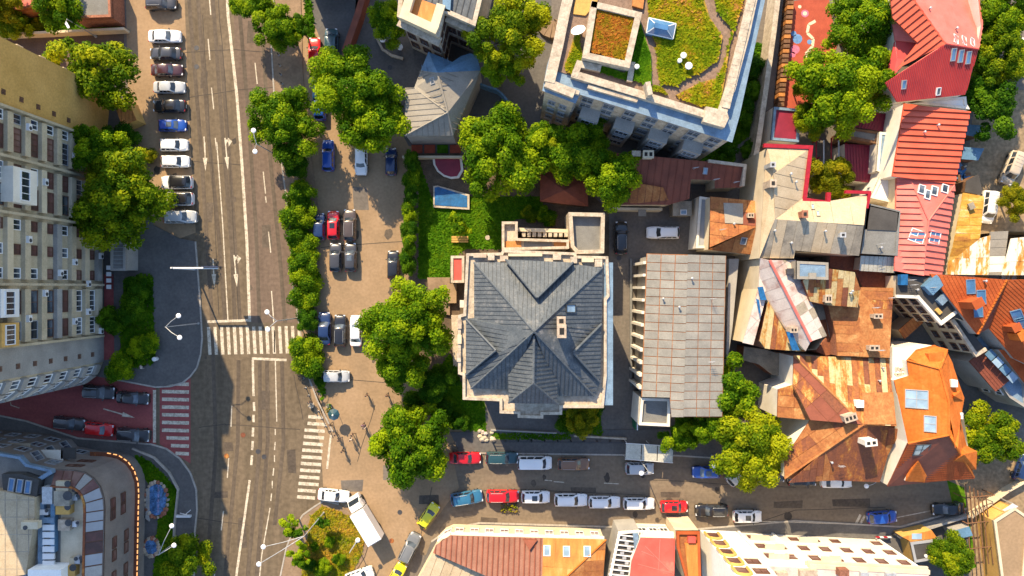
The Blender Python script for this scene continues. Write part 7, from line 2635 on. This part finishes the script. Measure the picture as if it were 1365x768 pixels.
T('bright round tree beside the fountain garden', 247, 742, 3.5, 6, 'mid', 'leaf_y')
T('small yellowish tree in front of the slate villa', 774, 560, 2.4, 5, 'mid', 'leaf_o')
T('young star shaped tree on the lawn', 614, 300, 2.0, 4.5, 'open', 'leaf')
T('thin sapling left on the traffic island', 388, 703, 1.9, 5, 'open', 'leaf')
T('forked sapling in the middle of the traffic island', 398, 738, 1.9, 4.6, 'open', 'leaf')
T('sapling under the white truck on the island', 428, 697, 1.2, 3.2, 'open', 'leaf_d')
SG = 'shrubs and hedge plants'
S = lambda *a, **k: tree(*a, kind='bush', name='shrub', cat='shrub', group=SG, **k)
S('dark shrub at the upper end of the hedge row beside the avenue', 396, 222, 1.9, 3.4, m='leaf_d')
for i, (x, y, r, h, m, l) in enumerate([
        (399, 262, 2.55, 3.6, 'leaf', 'rounded shrub in the hedge row level with the parked blue car'),
        (398, 287, 2.67, 3.6, 'leaf', 'shrub in the hedge row beside the red car in the plaza'),
        (403, 322, 2.32, 3.2, 'leaf', 'shrub in the hedge row just below the red car'),
        (405, 347, 2.44, 3.2, 'leaf', 'shrub in the hedge row beside the two dark cars'),
        (406, 372, 2.44, 3.2, 'leaf', 'shrub in the hedge row below the two dark cars'),
        (407, 396, 2.32, 3.2, 'leaf', 'shrub in the hedge row above the zebra crossing'),
        (412, 425, 1.86, 3.0, 'leaf_d', 'narrow shrub in the hedge row beside the dark blue car'),
        (408, 462, 2.32, 3.2, 'leaf', 'shrub in the hedge row at the zebra crossing end'),
        (413, 486, 2.44, 3.4, 'leaf', 'last big shrub of the hedge row above the silver car'),
        (428, 508, 0.9, 1.6, 'leaf_d', 'small flowering shrub below the silver car'),
        (146, 428, 2.2, 3.2, 'leaf_d', 'palm like shrub at the tower foot'),
        (176, 412, 2.3, 3.4, 'leaf_d', 'dark shrub in the middle of the corner bed'),
        (186, 383, 2.0, 2.6, 'leaf_d', 'dark shrub at the top of the corner bed'),
        (193, 462, 2.1, 3.0, 'leaf', 'rounded shrub at the pavement side of the corner bed'),
        (160, 490, 2.2, 3.2, 'leaf', 'rounded shrub lowest in the corner bed'),
        (165, 185, 2.4, 4.0, 'leaf_d', 'dark shrub beside the orange kiosk'),
        (198, 206, 1.3, 2.0, 'leaf_o', 'small shrub by the white parked hatchback'),
        (440, 722, 0.9, 1.6, 'leaf', 'shrub on the right side of the traffic island'),
        (412, 752, 1.2, 2.2, 'leaf_d', 'dark shrub low on the traffic island'),
        (430, 757, 1.4, 2.4, 'leaf', 'biggest shrub low on the traffic island'),
        (452, 745, 1.0, 1.8, 'leaf', 'shrub by the white car at the island tip'),
        (420, 728, 0.7, 1.2, 'leaf', 'tiny shrub between the saplings'),
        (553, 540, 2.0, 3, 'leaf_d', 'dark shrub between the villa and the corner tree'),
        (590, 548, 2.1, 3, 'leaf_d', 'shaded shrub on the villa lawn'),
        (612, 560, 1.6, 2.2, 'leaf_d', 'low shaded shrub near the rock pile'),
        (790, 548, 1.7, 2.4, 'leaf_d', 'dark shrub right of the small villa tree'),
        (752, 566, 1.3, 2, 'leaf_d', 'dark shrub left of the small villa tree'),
        (1002, 90, 1.8, 3, 'leaf_d', 'dark shrub strip plant high beside the alley wall'),
        (997, 120, 1.9, 3, 'leaf_d', 'dark shrub midway beside the alley wall'),
        (990, 150, 2.0, 3, 'leaf_d', 'dark shrub behind the blue roof corner'),
        (970, 205, 1.8, 2.4, 'leaf_d', 'dark shrub below the blue roof corner'),
        (1000, 200, 1.5, 2.4, 'leaf_d', 'dark shrub by the grey alley end'),
        (1066, 118, 1.2, 3.4, 'leaf_y', 'yellow shrub at the edge of the play surface'),
        (728, 290, 1.6, 1.6, 'leaf', 'low shrub patch below the garden pavilion'),
        (25, 36, 1.5, 2, 'leaf', 'low shrub on the top left verge'),
        (55, 34, 1.3, 1.8, 'leaf_o', 'olive shrub on the top left verge'),
        (705, 287, 1.3, 1.5, 'leaf_y', 'sunny shrub patch on the lawn by the terrace steps')]):
    S(l, x, y, r, h, m=m)
for i, y in enumerate((218, 240, 262, 284, 306, 328, 350)):
    S(['first and topmost', 'second', 'third', 'middle', 'fifth', 'sixth', 'last and lowest'][i] + ' clipped shrub of the tall hedge between plaza and lawn', 549 - i * .8, y, 1.55, 3.6, m='leaf' if i % 2 else 'leaf_d', asp=.85)
# ---------------------------------------------------------------- cars
G1 = 'cars parked side by side along the avenue'
for a in ((214, 4, 0, 'suv', 'dark', 'dark grey car cut by the top edge, first of the avenue row'), (219, 48, 0, 'sedan', 'white', 'white saloon, topmost white car of the avenue row'),
          (220, 71, 180, 'sedan', 'dark', 'charcoal car directly below the topmost white saloon'), (222, 93, 0, 'sedan', 'maroon', 'very dark maroon car third below the top saloon'),
          (225, 116, 0, 'sedan', 'silver', 'silver blue grey car in the avenue row'), (225, 141, 180, 'sedan', 'black', 'black saloon above the bright blue car'),
          (229, 167, 0, 'hatch', 'blue', 'bright blue car in the avenue row'), (231, 193, 0, 'hatch', 'white', 'white hatchback below the bright blue car'),
          (233, 215, 0, 'hatch', 'white', 'white car fourth from the bottom of the avenue row')):
    car(*a[:5], a[5], G1)
car(235, 243, 180, 'hatch', 'white', 'white car with black roof, upper of the two black roofed ones', G1, roofcol='black', sc=1.1)
car(236, 265, 180, 'hatch', 'white', 'white car with black roof, lower of the two black roofed ones', G1, roofcol='black', sc=1.1)
car(240, 289, 0, 'suv', 'silver', 'silver car at the bottom of the avenue row under the big tree', G1)
G2 = 'cars parked on the plaza'
for a in ((419, 71, 90, 'sedan', 'red', 'red car parked at the top of the plaza by the planted strip'), (442, 61, 90, 'minivan', 'teal', 'dark teal van beside the red car at the top of the plaza'),
          (424, 118, 90, 'hatch', 'steel', 'blue grey car half under the tree above the blue estate'), (426, 141, 90, 'hatch', 'blue', 'blue car showing a corner under the plaza tree'),
          (437, 207, 90, 'estate', 'blue', 'blue car standing alone below the plaza tree'), (481, 214, -90, 'hatch', 'white', 'pale car poking out under the light green tree'),
          (521, 215, 90, 'hatch', 'navy', 'dark blue car in the shade by the tall hedge'), (425, 302, 90, 'hatch', 'navy', 'dark blue car tight against the hedge row'),
          (444, 300, 90, 'hatch', 'red', 'red hatchback in the middle of the plaza'), (466, 300, 90, 'suv', 'bronze', 'dark brown car right beside the red hatchback'),
          (447, 343, 90, 'hatch', 'dark', 'dark car below the red hatchback'), (467, 343, 90, 'hatch', 'dark', 'charcoal car below the dark brown car'),
          (524, 353, 90, 'hatch', 'black', 'black car parked against the lawn hedge'), (432, 438, 90, 'sedan', 'navy', 'dark blue car, left of the three above the silver one'),
          (453, 441, 90, 'estate', 'black', 'black car in the middle of three above the silver one'), (474, 441, 90, 'sedan', 'white', 'white car at the right of three above the silver one'),
          (447, 502, 0, 'hatch', 'silver', 'silver hatchback parked across by the last hedge shrub')):
    car(*a[:5], a[5], G2)
G3 = 'cars at the mouth of the side street'
for a in ((444, 661, -6, 'sedan', 'white', 'white saloon turning round the tip of the traffic island'), (571, 688, 55, 'hatch', 'yellow', 'yellow car entering the side street'),
          (546, 731, 64, 'suv', 'grey', 'grey car below the yellow car'), (528, 768, 60, 'hatch', 'yellow', 'yellow car cut by the bottom edge'), (479, 768, 20, 'hatch', 'white', 'white car cut by the bottom edge at the island')):
    car(*a[:5], a[5], G3)
G4 = 'cars along the upper side of the side street'
for a in ((620, 611, 0, 'sedan', 'red', 'red car half under the round corner tree'), (669, 611, 0, 'estate', 'teal', 'dark green blue car next to the red car under the tree'),
          (765, 619, 0, 'estate', 'brown', 'brown car right of the white van'), (853, 625, 0, 'hatch', 'silver', 'silver hatchback below the bus shelter'),
          (942, 630, 180, 'hatch', 'blue', 'blue car in front of the broad street tree'), (986, 632, 40, 'hatch', 'silver', 'silver car parked at an angle under the street tree'),
          (1027, 636, 0, 'hatch', 'dark', 'dark car half hidden under the street tree beside the rusty house'), (1070, 641, 0, 'hatch', 'black', 'black car under the eaves of the rusty house'),
          (1116, 643, 0, 'sedan', 'white', 'white car under the eaves of the rusty house')):
    car(*a[:5], a[5], G4)
car(713, 617, 0, 'minivan', 'white', 'white van between the dark green car and the brown car', G4, cat='van', name='parked_van', sc=1.02)
G5 = 'cars in the lower lane of the side street'
for a in ((622, 664, 9, 'suv', 'steel', 'blue car first in the lower lane behind the yellow one'), (670, 662, 0, 'estate', 'red', 'red estate car in the lower lane of the street'),
          (714, 663, 0, 'hatch', 'white', 'white car directly ahead of the red estate'), (761, 667, 0, 'estate', 'white', 'second white car ahead of the red estate'),
          (806, 670, 0, 'estate', 'white', 'third white car in the lower lane'), (852, 672, 0, 'estate', 'white', 'fourth white car just behind the second red car'),
          (899, 676, 0, 'hatch', 'red', 'red car in the sunny part of the lower lane'), (949, 681, 180, 'estate', 'black', 'black car in the sunny part of the lower lane'),
          (997, 689, 0, 'hatch', 'white', 'white car nearest the white block of flats'), (1177, 690, 4, 'hatch', 'blue', 'blue car in the shaded right part of the street'),
          (1265, 679, 184, 'sedan', 'black', 'black car in the shade below the orange tiled house')):
    car(*a[:5], a[5], G5)
G6 = 'cars in the red paved street'
for a in ((131, 523, -4, 'suv', 'black', 'black car left in the pair beside the tower corner'), (176, 531, -4, 'sedan', 'black', 'black car right in the pair beside the tower corner'),
          (91, 565, -6, 'estate', 'dark', 'dark car left of the red car in the red street'), (131, 572.5, -6, 'hatch', 'red', 'red car between two dark cars in the red street'), (177, 580, -4, 'suv', 'black', 'black car right of the red car at the crossing')):
    car(*a[:5], a[5], G6)
G7 = 'cars in the yards'
for a in ((828, 317, 90, 'suv', 'black', 'black car standing upright in the villa yard'), (884, 310, 180, 'estate', 'white', 'white car in the villa yard by the brown house'),
          (1364, 624, 70, 'hatch', 'navy', 'dark car cut by the right edge')):
    car(*a[:5], a[5], G7)
car(1318, 276, -98, 'minivan', 'white', 'white van on the dirt lane beside the rust gold roof', G7, cat='van', name='parked_van', sc=.97)
car(1349, 224, -112, 'minivan', 'beige', 'beige van at the right edge on the dirt lane', G7, cat='van', name='parked_van', sc=1.0)
car(1361, 68, 60, 'hatch', 'white', 'white car half hidden by the trees at the right edge', G7)
# white box truck
tk = thing('truck', 'long white box truck standing at the tip of the traffic island', 'truck', P(486, 690, 1.2) * 1.0, R(-59))
tk.location.z = .02
tk.rotation_euler = (0, 0, R(121))
def tp(name, mb, m, par=None, **k):
    return sub(name, mb.data(name, m, **k), par or tk)
mb = MB()
mb.prism([(-3.5, -1.1, .75), (1.5, -1.1, .75), (1.5, 1.1, .75), (-3.5, 1.1, .75)], [(-3.5, -1.08, 3.0), (1.5, -1.08, 3.0), (1.5, 1.08, 3.0), (-3.5, 1.08, 3.0)], 0, True, True)
mb.prism([(-3.46, -1.04, 3.0), (1.46, -1.04, 3.0), (1.46, 1.04, 3.0), (-3.46, 1.04, 3.0)], [(-3.4, -.9, 3.07), (1.4, -.9, 3.07), (1.4, .9, 3.07), (-3.4, .9, 3.07)])
tp('cargo_box', mb, 'car_white')
mb = MB()
mb.prism([(1.65, -1.0, .5), (3.5, -.98, .5), (3.5, .98, .5), (1.65, 1.0, .5)], [(1.65, -1.0, 1.5), (3.45, -.95, 1.3), (3.45, .95, 1.3), (1.65, 1.0, 1.5)], 0, True, True)
mb.prism([(1.65, -1.0, 1.5), (3.05, -.95, 1.4), (3.05, .95, 1.4), (1.65, 1.0, 1.5)], [(1.65, -.9, 2.2), (2.45, -.85, 2.2), (2.45, .85, 2.2), (1.65, .9, 2.2)])
tp('cab', mb, 'car_white')
mb = MB()
mb.face([(3.08, -.85, 1.48), (3.08, .85, 1.48), (2.5, .78, 2.16), (2.5, -.78, 2.16)])
mb.face([(3.09, -.83, 1.5), (2.51, -.76, 2.17), (2.51, .76, 2.17), (3.09, .83, 1.5)])
tp('windscreen', mb, 'glass')
mb = MB()
mb.box((-.9, 0, .6), (5, 1.5, .2))
tp('chassis', mb, 'darkmetal')
for x, y in ((2.6, -.95), (2.6, .95), (-2.2, -.92), (-2.2, .92)):
    mb = MB()
    mb.lathe([(.05, -.14), (.38, -.14), (.42, 0), (.38, .14), (.05, .14)], (x, y, .42), 12, 0, (Vector((1, 0, 0)), Vector((0, 0, 1)), Vector((0, 1, 0))))
    tp('wheel', mb, 'rubber')
for y in (-.7, .7):
    mb = MB()
    mb.box((3.5, y, .85), (.1, .35, .2))
    tp('headlight', mb, 'headlight')
    mb = MB()
    mb.box((2.9, y * 1.65, 1.6), (.12, .22, .4))
    tp('wing_mirror', mb, 'darkmetal')
for r in list(PROTO.values()):
    def rm(o):
        for c in list(o.children):
            rm(c)
        bpy.data.objects.remove(o)
    rm(r)
# ---------------------------------------------------------------- people
person(489, 527, 100, 'person in dark clothes walking alone on the sunny plaza', 'car_maroon', 'car_black', stride=.28)
person(484, 567, 70, 'person in plum top near the round corner tree', 'purple', 'car_maroon', stride=.2)
person(485.5, 570, 70, 'person in a pink top beside the plum clad walker', 'pinktin', 'purple', stride=.28)
person(457, 601, -80, 'person in black walking beside the stop line', 'car_black', 'car_black', stride=.28)
person(452, 586, 20, 'person in dark grey, left in the group by the crossing', 'car_dark', 'car_navy', stride=.28)
person(448, 579, -70, 'person with a dark coat at the crossing edge', 'car_dark', 'car_black', stride=.2)
person(468, 586, 110, 'person in pale top, right in the group by the crossing', 'pinktin', 'car_dark', stride=.28)
person(470, 579, -30, 'person with maroon jacket at the end of the group', 'car_maroon', 'car_black', stride=.2)
person(441, 566, 45, 'person in dark jacket waiting by the planted strip end', 'car_black', 'car_dark', stride=.2)
person(413, 536, -60, 'person with a yellow bag standing at the zebra crossing kerb', 'car_black', 'car_navy', stride=.2)
person(516, 527, 60, 'person in dark clothes beside the tallest garden tree', 'car_maroon', 'car_black', stride=.2)
person(190, 489, 10, 'person in a lilac jacket on the shaded corner pavement', 'pinktin', 'car_black', stride=.2, group=None or 'people walking on the plaza')
# planter and market parasol by the crossing
pq = thing('parasol', 'dark teal parasol with pale top knob on the plaza beside the people', 'parasol', P(450, 548))
b = P(450, 549)
for k in range(8):
    a0, a1 = k * math.pi / 4, (k + 1) * math.pi / 4
    mb = MB()
    f = [b + Vector((0, 0, 2.6)), b + Vector((0.85 * math.cos(a0), .85 * math.sin(a0), 2.1)), b + Vector((0.85 * math.cos(a1), .85 * math.sin(a1), 2.1))]
    mb.prism(f, [p + Vector((0, 0, .03)) for p in f], 0, True, True)
    part('canopy_panel', mb, 'car_teal', pq)
mb = MB()
mb.tube([b, b + Vector((0, 0, 2.7))], .04, 6)
part('pole', mb, 'metal', pq)
mb = MB()
mb.ball(b + Vector((0, 0, 2.75)), .14, 8)
part('knob', mb, 'wl', pq)
for i, (x, y) in enumerate(((440, 541), (440, 547), (416, 540))):
    fl = thing('flower_planter', ['flower planter nearest the hedge row end', 'second flower planter beside the teal parasol', 'flower planter on the kerb of the zebra crossing'][i], 'planter', P(x, y), 0, 'flower planters')
    p = P(x, y)
    mb = MB()
    mb.lathe([(.3, 0), (.42, .5), (.36, .5), (.01, .45)], p, 10)
    part('tub', mb, 'greywall', fl)
    mb = MB()
    rng = random.Random(i)
    for k in range(26):
        q = p + Vector((rng.uniform(-.4, .4), rng.uniform(-.4, .4), rng.uniform(.5, .85)))
        mb.ball(q, .09, 4)
    part('flowers', mb, ['blade', 'dryblade', 'pcream'][i], fl, kind='stuff')
# a small news kiosk sized motorbike row is not built; bollards on the pavement edge instead
for i, (x, y) in enumerate([(372, 74), (374, 88), (375, 100), (377, 112), (378, 124), (405, 504), (408, 517), (412, 527), (425, 548), (430, 558), (435, 568), (440, 574)]):
    p = P(x, y)
    bl = thing('bollard', 'thin dark bollard on the avenue kerb, %s' % ('%s along the top stretch' % ['first', 'second', 'third', 'fourth', 'fifth'][i] if i < 5 else '%s towards the street mouth' % ['first', 'second', 'third', 'fourth', 'fifth', 'sixth', 'last'][i - 5]), 'bollard', p, 0, 'bollards')
    mb = MB()
    mb.lathe([(.07, 0), (.06, .75), (.085, .78), (.085, .86), (.02, .92)], p, 8)
    part('post', mb, 'darkmetal', bl)
    mb = MB()
    mb.lathe([(.13, .1), (.13, .15), (.07, .17)], p, 8)
    part('base_ring', mb, 'metal', bl)
# ---------------------------------------------------------------- lamps, gantry, signs
lamp('double headed mast lamp on the shaded corner pavement', (265, 431), 9.6, [(238, 421, 10), (239.5, 450, 10)])
lamp('double headed lamp leaning over the avenue below the island', (432, 683), 9.6, [(345, 752, 9.6), (351, 729, 9.8)])
lamp('lamp by the zebra crossing with two white heads', (397, 424), 9.0, [(356, 416, 9.2), (357, 439, 9.2)])
lamp('lamp with two pale heads hidden in the street tree', (374, 210), 9.4, [(338, 174, 9.8), (340, 202, 9.8)])
lamp('double headed lamp by the bright tree at the fountain', (248, 712), 7.8, [(229, 701, 8), (232, 727, 8)])
lamp('lamp with arched arm on the wall at the top left', (128, 49), 6.5, [(90, 34, 7.4)], head='flat')
lamp('street lamp beside the silver hatchback and bus shelter', (852, 612), 6.5, [(855, 631, 7)])
lamp('street lamp in front of the broad street tree', (949, 607), 6.0, [(952, 621, 6.3)])
lamp('short post lamp beside the white truck', (475, 722), 4.2, [(477, 720, 4.4)])
lamp('wall lamp below the rusty corner house', (1148, 630), 4.5, [(1155, 648, 4.8)])
gn = thing('sign_gantry', 'white cantilever sign gantry reaching over the avenue lanes', 'sign gantry', P(260, 359))
mb = MB()
b = P(260, 359)
top = b + Vector((0, 0, 7.0))
mb.tube([b, top], [.16, .11], 8)
part('post', mb, 'wl', gn)
mb = MB()
mb.tube([P(231, 357.5, 6.6), P(291, 357.5, 6.6)], .13, 6)
part('arm', mb, 'wl', gn)
mb = MB()
c = P(283, 357.5, 6.4)
mb.box(c + Vector((0, .16, 0)), (2.3, .08, 1.7))
sgp = part('sign_panel', mb, 'darkmetal', gn)
mb = MB()
mb.box(c + Vector((0, .21, 0)), (2.2, .02, 1.6))
part('sign_face', mb, 'car_blue', sgp)
sign('round red and white road sign on the street by the fourth white car', (872, 699), 2.3, .42)
tm = thing('advert_frame', 'white bicycle shaped stand with a flat board on the curved pavement', 'stand', P(246, 686))
mb = MB()
mb.box(P(245, 688, .3), (2.1, .3, .5))
part('board', mb, 'wl', tm)
mb = MB()
mb.tube([P(240, 684, .4), P(247, 686, 1.1), P(254, 680, 1.4)], .06, 6)
mb.tube([P(247, 686, 1.1), P(252, 687, .3)], .06, 6)
part('frame', mb, 'wl', tm)
bc = thing('litter_bin', 'round white litter bin on the shaded corner pavement', 'litter bin', P(210, 478))
mb = MB()
mb.lathe([(.28, .1), (.33, .95), (.28, 1.05), (.1, 1.08)], P(210, 478), 12)
part('drum', mb, 'wl', bc, True)
mb = MB()
mb.lathe([(.34, .1), (.34, .16), (.1, .17)], P(210, 478), 12)
part('base', mb, 'darkmetal', bc)
rbk = thing('barrier', 'short red and white road barrier by the white block corner', 'barrier', P(1176, 716))
for k in range(4):
    mb = MB()
    mb.box(P(1170 + k * 5, 716, .8), (.53, .14, .32 + .01 * k))
    part('board', mb, 'redpaint' if k % 2 == 0 else 'wl', rbk)
mb = MB()
for x in (1170, 1185):
    mb.box(P(x, 716, .3), (.1, .4, .62))
part('foot', mb, 'darkmetal', rbk)
mc = thing('motorcycle', 'dark motorcycle standing beside the barrier at the street edge', 'motorcycle', P(1196, 711), R(5))
for x in (-.65, .65):
    mb = MB()
    mb.lathe([(.12, -.05), (.28, -.06), (.31, 0), (.28, .06), (.12, .05)], (x, 0, .31), 12, 0, (Vector((1, 0, 0)), Vector((0, 0, 1)), Vector((0, 1, 0))))
    sub('wheel', mb.data('wheel', 'rubber'), mc)
mb = MB()
mb.tube([(-.6, 0, .45), (-.1, 0, .75), (.35, 0, .85), (.62, 0, .4)], [.08, .16, .18, .06], 8)
sub('body', mb.data('body', 'car_dark', smooth=True), mc)
mb = MB()
mb.box((-.3, 0, .85), (.7, .28, .1))
sub('seat', mb.data('seat', 'rubber'), mc)
mb = MB()
mb.tube([(.42, -.36, 1.05), (.5, 0, 1.0), (.42, .36, 1.05)], .025, 5)
sub('handlebar', mb.data('handlebar', 'metal'), mc)
fb = thing('flower_bed', 'tiny bed of yellow flowers beside the red estate car', 'planter', P(679, 677))
mb = MB()
mb.box(P(679, 677, .1), (2.4, 1.3, .3))
part('tub', mb, 'soil', fb)
mb = MB()
rng = random.Random(3)
for k in range(40):
    mb.ball(P(668 + rng.random() * 22, 672 + rng.random() * 11, rng.uniform(.3, .6)), .13, 4)
part('flowers', mb, 'dryblade', fb, kind='stuff')
